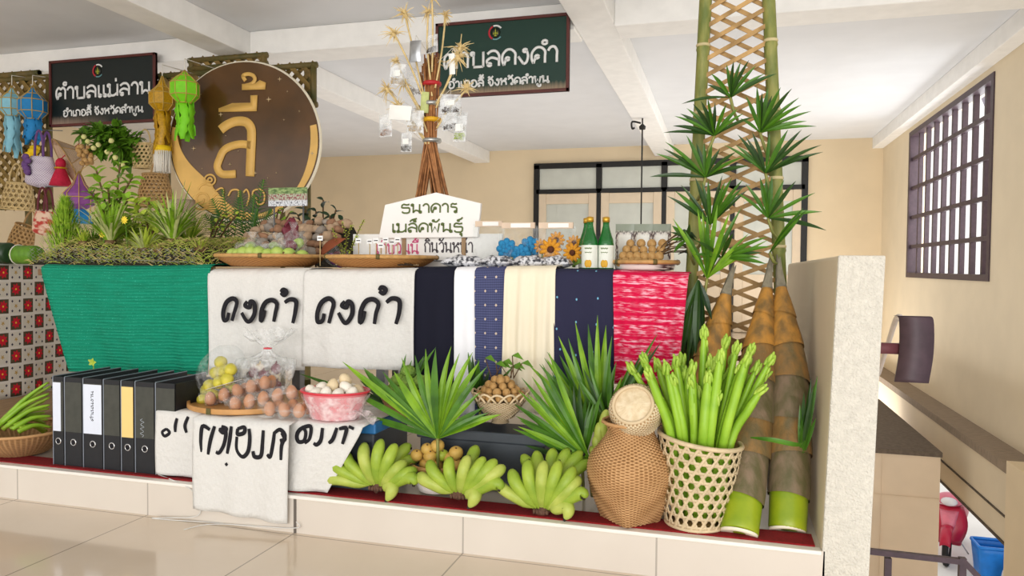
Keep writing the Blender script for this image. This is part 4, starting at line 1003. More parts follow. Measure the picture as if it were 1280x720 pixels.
tuft('spider_plant', mz(180, 3.0) + V((0, 0, .0)), 60, .20, .012, MATS['leaf_lime'], 'small low spider plant at the front of the moss bed', group='spider plants', lift=.8, mats2=MATS['leaf_pale'])
p = mz(145, 3.3); leafy('climbing_plant', p, [at(120, 212, 3.32), at(150, 205, 3.34), at(165, 222, 3.3), at(135, 235, 3.2), at(112, 240, 3.25), at(160, 248, 3.22), at(128, 262, 3.18), at(150, 268, 3.15)], 22, .11, .04, MATS['leaf_bright'], 'tall leafy plant with long bright leaves rising from the moss bed below the garland')
p = mz(188, 3.2); leafy('broadleaf_plant', p, [at(170, 252, 3.2), at(185, 250, 3.22), at(200, 258, 3.2), at(178, 268, 3.1), at(196, 272, 3.1)], 18, .085, .034, MATS['leaf_lime'], 'yellow-green broadleaf plant between the two larger spider plants')
for k, (px, py, s_) in enumerate(((156, 275, 'beside the yellow-green broadleaf plant'), (128, 292, 'low at the front beside the first spider plant'))):
    c = at(px, py, 2.98 + .03 * k); b = MB()
    r = root('yellow_flower', c, 'small yellow flower on the moss bed, ' + s_, 'flower', 'yellow flowers on the moss bed')
    for i in range(9): a = 2 * PI * i / 9; b.ribbon([c, c + V((.012 * math.cos(a), -.004, .012 * math.sin(a))), c + V((.022 * math.cos(a), -.002, .022 * math.sin(a)))], lambda t_: .011 * ellw(t_), (0, -1, 0), .2)
    b.ell(c, (.009, .006, .009)); b.build('petals', MATS['petal_yellow'], r); b = MB(); b.tube([c + V((0, .004, 0)), V((c.x, c.y + .02, TT + .04))], .002, 5); b.build('stem', MATS['leaf_mid'], r)
# garland of leaves, flowers and a longan cluster on the lattice
c = at(140, 180, 5.12); r = root('leaf_garland', c, 'leafy garland with round pale flowers hung under the black sign', 'garland'); b = MB(); fl = MB()
tops = [at(100, 168, 5.1), at(118, 160, 5.08), at(150, 158, 5.1), at(172, 172, 5.12), at(176, 195, 5.12), at(160, 208, 5.1), at(130, 165, 5.02), at(150, 185, 5.0), at(120, 190, 5.02)]
sb = MB()
for tp in tops: P = smooth_path([c, c.lerp(tp, .5) + V((0, -.02, .03)), tp], 5); sb.tube(P, .005, 5); leafspray(b, P, 40, .15, .06)
sb.tube([c, V((c.x, YL - .05, c.z + .1))], .006, 5)
b.build('leaves', MATS['leaf_mid'], r); sb.build('stem', MATS['stem_brown'], r)
for px, py in ((110, 177), (123, 181), (134, 190), (144, 197), (153, 206), (117, 185), (105, 171), (139, 176)):
    fl = MB(); fl.ell(at(px, py, 4.93), .021, jit=.12); fl.build('flower', MATS['petal_white'], r)
r = root('longan_cluster', at(106, 195, 4.98), 'cluster of brown longans hanging beside the garland', 'fruit')
for i in range(22):
    b = MB(); b.ell(at(106 + rnd.uniform(-9, 9), 194 + rnd.uniform(-11, 11), 4.98 + rnd.uniform(-.06, .06)), .022, n=8, k=5); b.build('longan', MATS['longan'], r)
b = MB(); b.tube([at(106, 186, 4.98), at(108, 175, 5.1), at(109, 160, YL - .03)], .005, 5); b.build('stem', MATS['stem_brown'], r)
# green bamboo pieces at the far end of the flower-print table
for (x0, y0, x1, y1, R_, mt, lb) in ((14, 324, 47, 327, .052, 'leaf_mid', 'thick green stem section tied with string, on the flower-print table'), (-12, 322, 14, 326, .06, 'leaf_dark', 'dark green gourd end beside the tied stem section')):
    pa, pb_ = at(x0, y0, 3.25), at(x1, y1, 3.2); pa.z = pb_.z = .985 + R_
    r = root('green_stem_section' if R_ < .055 else 'green_gourd', pa.lerp(pb_, .5) - V((0, 0, R_)), lb, 'vegetable')
    P = [pa.lerp(pb_, t_) for t_ in (0, .02, .1, .5, .9, .98, 1)]; b = MB(); b.tube(P, [R_ * .6, R_ * .9, R_, R_ * 1.02, R_, R_ * .9, R_ * .6], 14); b.build('body', MATS[mt], r)
    if R_ < .055:
        m = pa.lerp(pb_, .3); b = MB(); b.tube([m + V((0, math.cos(a) * (R_ + .004), math.sin(a) * (R_ + .004))) for a in [2 * PI * i / 16 for i in range(16)]], .003, 5, closed=True); b.build('string', MATS['paper_white'], r)
# stones
M('stone_tan', 'C8A98A', .8, .3, 14); M('stone_grey', 'A89C90', .8, .3, 14); M('stone_rust', 'A87E60', .8, .3, 14)
sx0, sx1 = at(252, 300, 3.2).x, at(362, 300, 3.2).x
b = MB(); b.grid(lambda u, v: V((sx0 - .03 + (sx1 - sx0 + .12) * u, 3.33 + .5 * v, TT + (.21 * v + .02) * min(1, 8 * min(u, 1 - u)) ** .5)), 16, 8); b.grid(lambda u, v: V((sx0 - .03 + (sx1 - sx0 + .12) * u, 3.33 + .5 * v, TT)), 2, 2)
tag(b.build('gravel_bank', MATS['soil']), 'low earth bank carrying the heap of stones', 'soil')
protos = []
for k in range(6):
    b = MB(); g = random.Random(40 + k); b.ell((0, 0, 0), (.032 * g.uniform(.85, 1.25), .027, .021 * g.uniform(.9, 1.3)), n=9, k=6, jit=.13, rg=g)
    o = b.build('stone', MATS[('stone_tan', 'stone_grey', 'stone_rust')[k % 3]], keep=True); protos.append(o)
first = set()
for row in range(6):
    for i in range(15):
        k = rnd.randrange(6); u = (i + .5 + rnd.uniform(-.3, .3)) / 15; v = row / 5.5 + rnd.uniform(-.03, .03)
        o = protos[k] if k not in first else protos[k].copy()
        if k in first: COL.objects.link(o)
        first.add(k)
        o.location = (sx0 + (sx1 - sx0 + .06) * u, 3.30 + .46 * v, TT + .038 + .225 * v + rnd.uniform(-.006, .012)); o.rotation_euler = (rnd.uniform(-.5, .5), rnd.uniform(-.5, .5), rnd.uniform(0, 6)); s_ = rnd.uniform(.75, 1.25); o.scale = (s_, s_, s_)
        tag(o, 'rounded tan or grey stone in the heap in front of the ferns', 'stone', 'stones in the heap')
# ferns and other plants behind the stones
def fern(name, base, tops, label, mat='fern_green', L0=.085, n=22):
    r = root(name, base, label, 'plant', 'ferns behind the stones'); b = MB(); sb = MB(); base = V(base)
    for tp in tops:
        tp = V(tp); P = smooth_path([base, base.lerp(tp, .5) + V((0, 0, .05)), tp], 8); sb.tube(P, .003, 4); k = len(P)
        for i in range(2, n):
            f_ = i / n; x = f_ * (k - 1); j = min(int(x), k - 2); p = P[j].lerp(P[j + 1], x - j); t = (P[j + 1] - P[j]).normalized(); sd = t.cross(V((0, -1, .4))).normalized()
            for s_ in (1, -1):
                d = (sd * s_ + t * .5).normalized() * L0 * (math.sin(PI * (.15 + .8 * f_))); b.ribbon([p, p + d * .5, p + d + V((0, 0, -.006))], lambda t_: .0085 * (1.1 - t_), (0, -1, .5), .2)
    b.build('fronds', MATS[mat], r); sb.build('stem', MATS['leaf_mid'], r)
Yf = 3.86
def tb_(px): x = at(px, 290, Yf).x; return V((x, Yf, TT))
fern('fern', tb_(290), [at(265, 248, Yf), at(278, 236, Yf), at(255, 268, Yf - .1), at(300, 246, Yf), at(272, 262, Yf - .1)], 'dark green fern in front of the round sign lettering')
fern('fern', tb_(312), [at(330, 224, Yf), at(300, 238, Yf - .05), at(318, 243, Yf - .05), at(340, 262, Yf - .1), at(296, 262, Yf - .15), at(322, 262, Yf - .2)], 'tall green fern beside the small printed sign on stakes')
leafy('green_seedling', tb_(352) + V((0, -.12, 0)), [at(348, 262, Yf - .12), at(355, 258, Yf - .12), at(362, 266, Yf - .14)], 9, .06, .02, MATS['leaf_bright'], 'small bright green seedling under the small printed sign')
leafy('green_seedling', tb_(290) + V((0, -.22, 0)), [at(276, 270, Yf - .25), at(283, 266, Yf - .22), at(296, 268, Yf - .22)], 9, .06, .02, MATS['leaf_lime'], 'small yellow-green seedling at the top of the stone heap')
leafy('dark_leaved_plant', tb_(395), [at(382, 262, Yf), at(395, 264, Yf), at(372, 268, Yf), at(388, 276, Yf - .1)], 10, .10, .03, MATS['leaf_dark'], 'dark leaved plant behind the small printed sign')
leafy('dark_leaved_plant', tb_(412), [at(404, 250, Yf), at(420, 262, Yf), at(428, 276, Yf), at(412, 270, Yf - .06), at(432, 292, Yf - .1)], 10, .10, .03, MATS['leaf_dark'], 'dark leaved plant with long leaves, beside the tan wall')
p = at(432, 318, 3.25); p.z = TT; leafy('sedum', p, [at(415, 285, 3.25), at(428, 278, 3.25), at(440, 282, 3.27), at(455, 275, 3.3), at(446, 296, 3.2), at(420, 300, 3.2)], 30, .018, .009, MATS['leaf_lime'], 'fine stemmed yellow-green sedum by the tray of seed labels', sw=.002)
# small printed sign on stakes
Ys = 3.62; c0, c1 = at(336, 258, Ys), at(384, 234, Ys)
r = root('printed_plaque', ((c0.x + c1.x) / 2, Ys, TT), 'small printed picture plaque on two thin stakes behind the stones', 'plaque')
t = NT('plaque_print', .4, .4); s_ = t.sep(t.uv); n1 = t.noise(t.uv, 9, 4)
top = t.mix(t.step(n1, .5, .1), '4E6A34', '9AB070'); midc = t.mix(t.step(t.noise(t.map(t.uv, (14, 5, 1)), 2, 3), .52, .05), 'B0B49C', '8A3A44'); lowc = t.mix(t.step(t.noise(t.map(t.uv, (20, 4, 1)), 2, 2), .56, .04), 'DADCE0', '5A5A64')
t.color(t.mix(t.step(s_[1], .66, .04), t.mix(t.step(s_[1], .32, .04), lowc, midc), top))
b = MB(); b.grid(lambda u, v: V((c0.x + (c1.x - c0.x) * u, Ys - .004, c0.z + (c1.z - c0.z) * v)), 1, 1); b.box((c0.x, Ys - .003, c0.z), (c1.x, Ys + .004, c1.z)); b.build('plate', t.m, r, smooth=False)
for fx in (.12, .88): b = MB(); x = c0.x + (c1.x - c0.x) * fx; b.bar((x, Ys + .008, TT), (x, Ys + .008, c1.z - .02), .008, .006); b.build('stake', MATS['steel_grey'], r)

# ------------------------------------------------------------------ winnowing trays
t = NT('basket_weave', .6, .3); v = t.map(t.uv, (110, 26, 1)); k = t.N.new('ShaderNodeTexChecker'); t.L.new(v, k.inputs[0]); k.inputs['Scale'].default_value = 1; k.inputs[1].default_value = lin('C08A4E'); k.inputs[2].default_value = lin('8E5A2C')
t.bump(k.outputs[1], .6, .004); t.color(t.mix(t.step(t.noise(t.uv, 8, 3), .5, .2), k.outputs[0], 'B07C44'))
def tray(c, R_, h, label, name='winnowing_tray', rim='C99A5C', group='flat winnowing trays', foot=.72, tm=None):
    c = V(c); r = root(name, c, label, 'tray', group)
    b = MB(); prof = [(R_ * .01, 0), (R_ * foot * .6, .0), (R_ * foot, .003), (R_ * .9, h * .55), (R_, h)]
    def fn(u, v):
        x = v * (len(prof) - 1); j = min(int(x), len(prof) - 2); q_ = prof[j][0] + (prof[j + 1][0] - prof[j][0]) * (x - j); z = prof[j][1] + (prof[j + 1][1] - prof[j][1]) * (x - j)
        return c + V((q_ * math.cos(2 * PI * u), q_ * math.sin(2 * PI * u), z + .004))
    b.grid(fn, 48, 12, cu=True); b.build('bowl', tm or t.m, r, solid=.006)
    b = MB(); b.tube([c + V((R_ * math.cos(2 * PI * i / 48), R_ * math.sin(2 * PI * i / 48), h)) for i in range(48)], .009, 8, closed=True); b.build('rim', M('tray_rim', rim, .5, .25, 40), r)
    for a in (.3, 1.6, 2.7, 3.9, 5.1):
        bd = MB(); q_ = c + V((R_ * math.cos(a), R_ * math.sin(a), h)); bd.tube([q_ + V((-.008 * math.sin(a), .008 * math.cos(a), 0)), q_ + V((.008 * math.sin(a), -.008 * math.cos(a), 0))], .0115, 8); bd.build('binding', MATS['bamboo_old'], r)
    return r
T1 = V((at(340, 330, 3.08).x, 3.08, TT)); T2 = V((at(477, 330, 3.09).x, 3.09, TT))
tray(T1, .252, .052, 'flat woven tray of pale green fruit and bagged vegetables on the lettered cloth')
tray(T2, .250, .050, 'flat woven tray of seed labels in front of the long white board')
M('guava', 'B8CC6A', .4, .15, 10, hx2='93B440'); M('film_veg', 'A8BC78', .5, .3, 20); M('radish', 'D8D2B8', .5, .2, 20)
for i, (px, py, s_) in enumerate(((291, 317, 1.0), (302, 313, 1), (313, 316, 1.1), (327, 313, 1.1), (343, 314, 1.1), (357, 315, 1), (372, 317, 1.1), (386, 315, 1.05), (397, 318, .95))):
    dx_ = -.135 + .325 * i / 8; c = V((T1.x + dx_, T1.y - max(0, .2 ** 2 - dx_ ** 2) ** .5 * .72, 0)); c.z = TT + .056 * s_; r = root('guava', c, 'smooth pale green fruit at the front of the woven tray', 'fruit', 'pale green fruits in the tray')
    b = MB(); b.ell(c, (.036 * s_, .03 * s_, .03 * s_), rot=(0, rnd.uniform(-.5, .5), rnd.uniform(0, 3)), n=12, k=8); b.build('body', MATS['guava'], r)
    b = MB(); b.ell(c + V((.034 * s_, -.008, .004)), (.006, .005, .006), n=6, k=4); b.build('stem_end', MATS['stem_brown'], r)
film = clear_film('clear_bag', amount=.13, wscale=45)
def clearbag(c, w_, d, h, label, fill, nfill, fsize, group, twist=True, neck=.3, name='plastic_bag', veg='vegetable', veglab='', filmm=None, tilt=0):
    c = V(c); r = root(name, c, label, 'bag', group); b = MB(); g = random.Random(hash(label) % 999)
    def fn(u, v):
        a = 2 * PI * u
        if v < .62: k = v / .62; q_ = math.sin(PI * (.02 + .62 * k)) ** .6; z = h * .62 * k
        elif v < .8: k = (v - .62) / .18; q_ = .93 + (neck * .35 - .93) * k; z = h * (.62 + .2 * k)
        else: k = (v - .8) / .2; q_ = neck * .35 + (neck * 1.2 - neck * .35) * k; z = h * (.82 + .18 * k)
        q_ *= 1 + .07 * math.sin(5 * a + 3 * v) + .05 * math.sin(11 * a + 7 * v)
        return c + V((w_ / 2 * q_ * math.cos(a) + tilt * v * h, d / 2 * q_ * math.sin(a), z + .004))
    b.grid(fn, 36, 22, cu=True); b.build('bag_film', filmm or film, r)
    for i in range(nfill):
        a = g.uniform(0, 2 * PI); q_ = g.random() ** .5 * .62; z = fsize + (h * .45) * (i / max(nfill, 1)) * .9
        o = MB(); p = c + V((w_ / 2 * q_ * math.cos(a), d / 2 * q_ * math.sin(a) * .8, z)); o.ell(p, (fsize * 1.25, fsize, fsize), rot=(g.uniform(-1, 1), g.uniform(-1, 1), 0), n=9, k=6)
        tag(o.build(veg, MATS[fill[i % len(fill)]]), veglab, 'vegetable', veg + 's packed in ' + label)
    return r
for (px, w_, h, lb, fl_) in ((316, .16, .145, 'clear bag of pale green vegetables on the tray, beside the stones', ('film_veg', 'guava')), (347, .14, .14, 'clear bag of pale vegetables on the tray, under the burgundy flower head', ('film_veg', 'radish')), (367, .12, .19, 'clear bag with a tall twisted neck on the tray, by the sedum', ('guava', 'film_veg', 'burgundy'))):
    c = V((at(px, 320, 3.1).x, 3.1, TT + .02)); clearbag(c, w_, .13, h, lb, fl_, 7, .026, 'clear vegetable bags on the tray', veg='bagged_vegetable', veglab='vegetable inside the ' + lb[:lb.index(' on')])
p = at(364, 300, 3.22); r = root('celosia_head', p, 'burgundy crested flower head standing between the vegetable bags', 'flower')
b = MB(); b.grid(lambda u, v: p + V(((.012 + .075 * v * (1 - v) * 1.6) * (2 * u - 1) + .006 * math.sin(16 * v), .012 * math.sin(9 * u + 6 * v), -.06 + .16 * v + .012 * math.sin(18 * u) * v)), 10, 12); b.build('petals', MATS['burgundy'], r, solid=.012)
b = MB(); b.tube([p + V((0, 0, -.05)), V((p.x, p.y, TT + .01))], .005, 6); b.build('stem', MATS['leaf_mid'], r)
p = at(418, 312, 3.2); r = root('rust_leaf', V((p.x, 3.2, TT)), 'rust brown folded leaf lying by the sedum', 'leaf'); b = MB(); b.ribbon(smooth_path([at(402, 318, 3.2), at(415, 308, 3.2), at(432, 298, 3.2)], 5), lambda t_: .06 * ellw(t_), (0, -.8, .6), .5); b.build('blade', M('rust', '8E4A2C', .6, .2, 20), r, solid=.004)
c = V((at(420, 320, 3.3).x, 3.3, TT)); clearbag(c, .13, .1, .12, 'clear bag of purple shallots behind the rust leaf', ('purple_paper', 'burgundy'), 6, .02, None, veg='shallot', veglab='purple shallot in the clear bag behind the rust leaf')
# seed labels and seeds in the second tray
for i, (px, py) in enumerate(((400, 298), (448, 301), (462, 302), (470, 301), (482, 300), (490, 303), (476, 307), (497, 300))):
    c = at(px, py, 3.0 + .02 * (i % 3)); r = root('seed_label', V((c.x, c.y, TT + .008)), 'white card label on a thin pick in the seed tray' if i else 'white card label on a tall pick between the two trays', 'label', 'seed labels')
    b = MB(); b.box((c.x - .014, c.y - .001, c.z - .01), (c.x + .014, c.y + .001, c.z + .012)); b.build('card', MATS['letter_white'], r, smooth=False); b = MB(); b.bar((c.x, c.y + .002, TT + .008), (c.x, c.y + .002, c.z), .004, .003); b.build('pick', MATS['bamboo_light'], r)
    b = MB(); b.box((c.x - .009, c.y - .002, c.z - .001), (c.x + .009, c.y - .001, c.z + .003)); b.build('print', MATS['ink'], r)
M('seed_dark', '4A3A2A', .7, .4, 200); M('seed_pale', 'C8AE84', .7, .3, 200)
for k, (px, mt) in enumerate(((432, 'seed_pale'), (486, 'seed_dark'), (470, 'seed_pale'), (512, 'seed_pale'), (505, 'seed_dark'))):
    c = V((at(px, 326, 2.98 + .05 * (k % 2)).x, 2.98 + .05 * (k % 2), TT + .012)); b = MB()
    for i in range(140): a = rnd.uniform(0, 2 * PI); q_ = rnd.random() ** .5 * .04; b.ell(c + V((q_ * math.cos(a), q_ * math.sin(a), .003 + .02 * (1 - q_ / .04) * rnd.random())), (.0045, .003, .003), n=5, k=4)
    tag(b.build('loose_seeds', MATS[mt]), ('heap of pale loose seeds', 'heap of dark loose seeds')[mt == 'seed_dark'] + (' near the first tray', ' below the house-shaped board', ' in the middle of the seed tray', ' by the black cloth', ' behind the pale heap by the black cloth')[k], 'seeds', kind='stuff')
for k, px in enumerate((497, 514)):
    c = at(px, 320, 3.02); c.z = TT + .02; b = MB(); b.ell(c + V((0, 0, .012)), (.024, .016, .02), jit=.12, n=10, k=6); tag(b.build('seed_packet', MATS['white_cotton']), ('small white packet in the middle of the seed tray', 'small white packet at the seed tray end by the black cloth')[k], 'packet')

# ------------------------------------------------------------------ house-shaped board, long board
M('board_white', 'F2F0EC', .6, .03, 6); M('letter_olive', '5E6E36', .6, .12, 20); M('letter_pink', 'DE5A8C', .6, .1, 20); M('letter_grey', '4A4248', .6, .1, 20)
Yh = 3.34
o0, o1 = at(441, 325, Yh), at(628, 292, Yh); z0 = TT
r = root('long_board', ((o0.x + o1.x) / 2, Yh, z0), 'long white board lettered in pink and grey, standing behind the seed tray', 'sign')
b = MB(); b.box((o0.x, Yh, z0), (o1.x, Yh + .02, o1.z)); b.build('panel', MATS['board_white'], r, smooth=False, bevel=.003)
b = MB(); b.box((o0.x + .08, Yh - .006, (z0 + .035)), (o1.x - .12, Yh, z0 + .04)); b.build('line', MATS['steel_grey'], r)
hh = .047
a0 = at(470, 317, Yh); a1 = at(524, 315, Yh); b = MB(); write(b, 'เก็บวันนี้', (a0.x, Yh - .003, at(500, 317, Yh).z), (1, 0, 0), (0, 0, 1), hh, .0030, a1.x - a0.x); b.build('pink_lettering', MATS['letter_pink'], r)
a0 = at(530, 315, Yh); a1 = at(592, 313, Yh); b = MB(); write(b, 'กินวันหน้า', (a0.x, Yh - .003, at(560, 315.5, Yh).z), (1, 0, 0), (0, 0, 1), hh, .0030, a1.x - a0.x); b.build('grey_lettering', MATS['letter_grey'], r)
Yg = Yh - .03; G_ = lambda x, y: at(x, y, Yg)
r = root('house_shaped_board', V((G_(538, 297).x, Yg, G_(538, 297).z)), 'white house-shaped board with olive lettering in front of the dried flower bundle', 'sign')
b = MB(); b.prism([G_(473, 298), G_(597, 296.5), G_(601, 254), G_(545, 240.5), G_(481, 256)], (0, .022, 0)); b.build('panel', MATS['board_white'], r, smooth=False, bevel=.003)
b = MB(); write(b, 'ธนาคาร', G_(501, 266.5) + V((0, -.003, 0)), (1, 0, 0), (0, 0, 1), .042, .0040, G_(573.5, 266).x - G_(501, 266).x); b.build('lettering', MATS['letter_olive'], r)
b = MB(); write(b, 'เมล็ดพันธุ์', G_(489.5, 290.5) + V((0, -.003, 0)), (1, 0, 0), (0, 0, 1), .042, .0040, G_(580, 288).x - G_(489.5, 290).x); b.build('second_lettering', MATS['letter_olive'], r)
b = MB(); b.box((G_(500, 290).x, Yg + .022, z0), (G_(500, 290).x + .02, Yg + .028, G_(500, 262).z)); b.box((G_(575, 290).x, Yg + .022, z0), (G_(575, 290).x + .02, Yg + .028, G_(575, 262).z)); b.build('props', MATS['tan_wood'], r, smooth=False)

# dried flower bundle with seed bags
Yk = 3.56; M('dry_stick', 'B07848', .7, .35, 30, hx2='8A5A34'); M('dry_straw', 'E2C88E', .8, .2, 40); M('tape_silver', 'B0B0AC', .3, .1, 20, metal=.6); M('tape_red', 'B8242A', .5); M('tape_yellow', 'E8B020', .5)
K = lambda x, y, d=0: at(x, y, Yk + d)
def K0(x, y, d=0): p = at(x, y, Yk + d); return V((p.x, p.y, TT))
base = V((K(540, 300).x, Yk, TT)); r = root('stick_bundle', base, 'tall bundle of dry brown sticks tied upright behind the house-shaped board', 'bundle'); b = MB()
for i in range(54):
    leg = i % 3; sx = (-.085, .02, .10)[leg] + rnd.uniform(-.02, .02); a = rnd.uniform(0, 2 * PI); q_ = rnd.random() ** .5 * .036; dx, dy = q_ * math.cos(a), q_ * math.sin(a)
    ft = V((base.x + sx * 1.55 + dx * .6, base.y + (.0, .10, -.02)[leg] + dy, TT)); ti = K(538, 172) + V((dx * .85, dy * .85, 0)); tp = K(538 + rnd.uniform(-7, 9), rnd.uniform(66, 92)) + V((dx * .6, dy, 0))
    if leg == 2: pass
    b.tube([ft, ti.lerp(ft, .12), ti, tp], [.006, .0055, .005, .004], 5)
b.build('sticks', MATS['dry_stick'], r)
for py, mt, nm in ((105, 'tape_red', 'red_tie'), (130, 'tape_silver', 'tape_band'), (150, 'tape_yellow', 'yellow_tie'), (176, 'tape_silver', 'tape_band')):
    c = K(540, py); bb = MB(); bb.lathe([(.045, -.008), (.047, 0), (.045, .008)], c, 18); bb.build(nm, MATS[mt], r, solid=.004)
bb = MB(); bb.lathe([(.026, -.006), (.027, .006)], V((base.x - .085 * 1.55 * .72, base.y, TT + .13 + .17)), 12); bb.build('leg_tie', MATS['dry_straw'], r, solid=.003)
FL = [((506, 18), (530, 120), 1.2), ((493, 42), (532, 130), 1.1), ((535, 16), (538, 100), .8), ((557, 20), (544, 110), .8), ((575, 60), (545, 135), 1.3), ((583, 112), (546, 160), 1.0), ((484, 112), (532, 175), 1.2), ((499, 134), (533, 180), 1.1), ((540, -2), (540, 90), .8), ((572, 72), (545, 130), 1.2), ((496, 78), (532, 150), .7), ((540, 76), (540, 120), 1.1), ((504, 104), (534, 165), .9), ((527, 138), (536, 180), .9)]
for i, ((x, y), (bx, by), s_) in enumerate(FL):
    d = rnd.uniform(-.10, .06); c = K(x, y, d); r = root('dried_flower', K(bx, by), 'straw coloured dried flower stem fanning out of the stick bundle', 'flower', 'dried flowers in the stick bundle')
    P = smooth_path([K(bx, by, -.03), K((x + bx) / 2, (y + by) / 2, d * .5 - .02) + V((rnd.uniform(-.015, .015), 0, 0)), c], 5); sb = MB(); sb.tube(P, [.005] * (len(P) - 1) + [.003], 5); sb.build('stem', MATS['dry_straw'], r)
    hb = MB(); t_ = (P[-1] - P[-3]).normalized()
    for k in range(38):
        a = V((rnd.gauss(0, 1), rnd.gauss(0, 1), rnd.gauss(0, 1))).normalized(); dd = (a + t_ * .4).normalized() * .068 * s_ * rnd.uniform(.35, 1.1); hb.ribbon([c, c + dd * .5, c + dd + V((rnd.uniform(-.008, .008), 0, -.012))], lambda q_: .007 * (1.2 - q_), (0, -1, .2), .3)
    hb.ell(c, (.011 * s_, .011 * s_, .018 * s_), jit=.2, n=7, k=5); hb.build('flower_head', MATS['dry_straw'], r)
zip_f = clear_film('zip_bag', 'F4F6F8', .34, .2, .6, 25); M('foil', 'B4B6B8', .28, .25, 30, metal=.75); M('label_white', 'EFEFEA', .6, .04, 10)
BG = [((519, 64), 16, 26, 'foil', None), ((497, 93), 19, 27, None, 'seed_pale'), ((482, 157), 18, 28, None, 'stone_rust'), ((508, 178), 16, 24, None, 'seed_dark'), ((575, 161), 20, 32, None, 'leaf_lime'), ((563, 130), 26, 24, None, 'seed_dark'), ((540, 55), 18, 22, None, 'seed_dark'), ((531, 128), 10, 26, 'leaf_pale', None), ((500, 141), 30, 18, 'label_white', None), ((519, 152), 22, 28, None, 'seed_pale'), ((518, 105), 18, 30, None, 'stone_grey'), ((565, 80), 8, 26, 'label_white', None), ((562, 152), 22, 20, None, 'seed_dark'), ((576, 152), 18, 22, None, 'seed_pale')]
WH = ['silver foil bag at the top of the stick bundle', 'clear seed bag with a white slip below the silver foil bag', 'clear bag of rusty seeds hanging out furthest over the seed tray', 'clear bag with a white slip and dark seeds hung lowest on the bundle', 'clear bag of green and brown seeds hung below the green sign', 'clear bag of dark seeds overlapping the bottom of the green sign', 'clear bag with dark seeds at the very top of the bundle', 'pale green paper slip tied along the sticks', 'white folded packet above the clear bag of rusty seeds', 'crumpled clear bag beside the yellow tie', 'clear bag of grey seeds behind the red tie', 'narrow white slip hung in front of the green sign', 'clear bag of dark seeds by the yellow tie', 'clear bag of pale seeds behind the green seed bag']
for i, ((x, y), w_, h, so, fill) in enumerate(BG):
    d = -.10 + .02 * (i % 4) + (.10 if i in (10, 13) else 0); c = K(x, y, d); k = 1 / ppu(c); W, H = w_ * k / 2, h * k / 2
    r = root('seed_bag', c - V((0, 0, H)), WH[i], 'bag', 'seed bags on the stick bundle'); ry = Matrix.Rotation(rnd.uniform(-.4, .4), 3, 'Z') @ Matrix.Rotation(rnd.uniform(-.12, .12), 3, 'Y')
    def pil(u, v, sg, T=.010): return c + ry @ V((W * (2 * u - 1), sg * T * math.sin(PI * u) ** .6 * math.sin(PI * min(1, v * .9 + .05)) ** .6, H * (2 * v - 1)))
    b = MB(); b.grid(lambda u, v: pil(u, v, -1), 8, 8); b.grid(lambda u, v: pil(u, v, 1), 8, 8); b.build('film' if not so else 'packet', zip_f if not so else MATS[so], r)
    if fill:
        b = MB()
        for j in range(60): b.ell(c + ry @ V((W * .8 * rnd.uniform(-1, 1), rnd.uniform(-.004, .004), H * (-.85 + .5 * rnd.random()))), (.005, .003, .004), n=5, k=4)
        o = b.build('seeds', MATS[fill], r); o['kind'] = 'stuff'
        if i in (1, 3, 4, 5): b = MB(); b.box(c + V((-W * .5, -.012, -H * .2)), c + V((W * .5, -.010, H * .35))); b.build('slip', MATS['label_white'], r, smooth=False)
    b = MB(); b.tube([c + V((0, 0, H)), c + V((0, .01, H + .03)), K(538 + (x - 538) * .1, y + 4, 0)], .0015, 4); b.build('string', MATS['paper_white'], r)

# ------------------------------------------------------------------ crumpled pouches, crocheted flowers, bottles, photo pouches, longans
t = NT('pouch_print', .35, .5); v_ = t.noise(t.map(t.obj, (1, 1, 1)), 70, 4); t.bump(t.noise(t.obj, 40, 3), .7, .01); t.color(t.mix(t.step(v_, .52, .06), 'D8D8DC', '3A3C44'))
for k, (px, py, w_) in enumerate(((580, 327, 27), (622, 325, 22), (662, 325, 24), (694, 326, 21))):
    c = at(px, py, 3.0 + .03 * (k % 2)); s_ = 1 / ppu(c); c.z = TT + .026; b = MB(); g = random.Random(k)
    b.grid(lambda u, v: c + V((w_ * s_ * (2 * u - 1), .05 * (2 * v - 1), (.034 * (math.sin(PI * u) * math.sin(PI * v)) ** .5 + .005 * math.sin(13 * u + k) * math.sin(9 * v)) * 1)), 16, 10)
    b.grid(lambda u, v: c + V((w_ * s_ * (2 * u - 1), .05 * (2 * v - 1), -.022 * (math.sin(PI * u) * math.sin(PI * v)) ** .5)), 16, 10)
    tag(b.build('crumpled_pouch', t.m), 'crumpled black and silver printed pouch ' + ('beside the seed tray above the black cloth', 'above the white and indigo cloths', 'above the cream cloth below the blue flowers', 'above the navy cloth beside the bottles')[k], 'pouch', 'crumpled printed pouches')
film2 = clear_film('gift_film', amount=.07, wscale=30, wrinkle=.8)
M('yarn_blue', '2E8CC0', .85, .25, 120, bump=.5, bscale=250); M('yarn_orange', 'E8A02C', .85, .25, 120, bump=.5, bscale=250); M('yarn_brown', '5A2E14', .85, .2, 100); M('yarn_green', '7A9A3C', .85, .25, 100); M('card_tan', 'DCC4AC', .7, .1, 20)
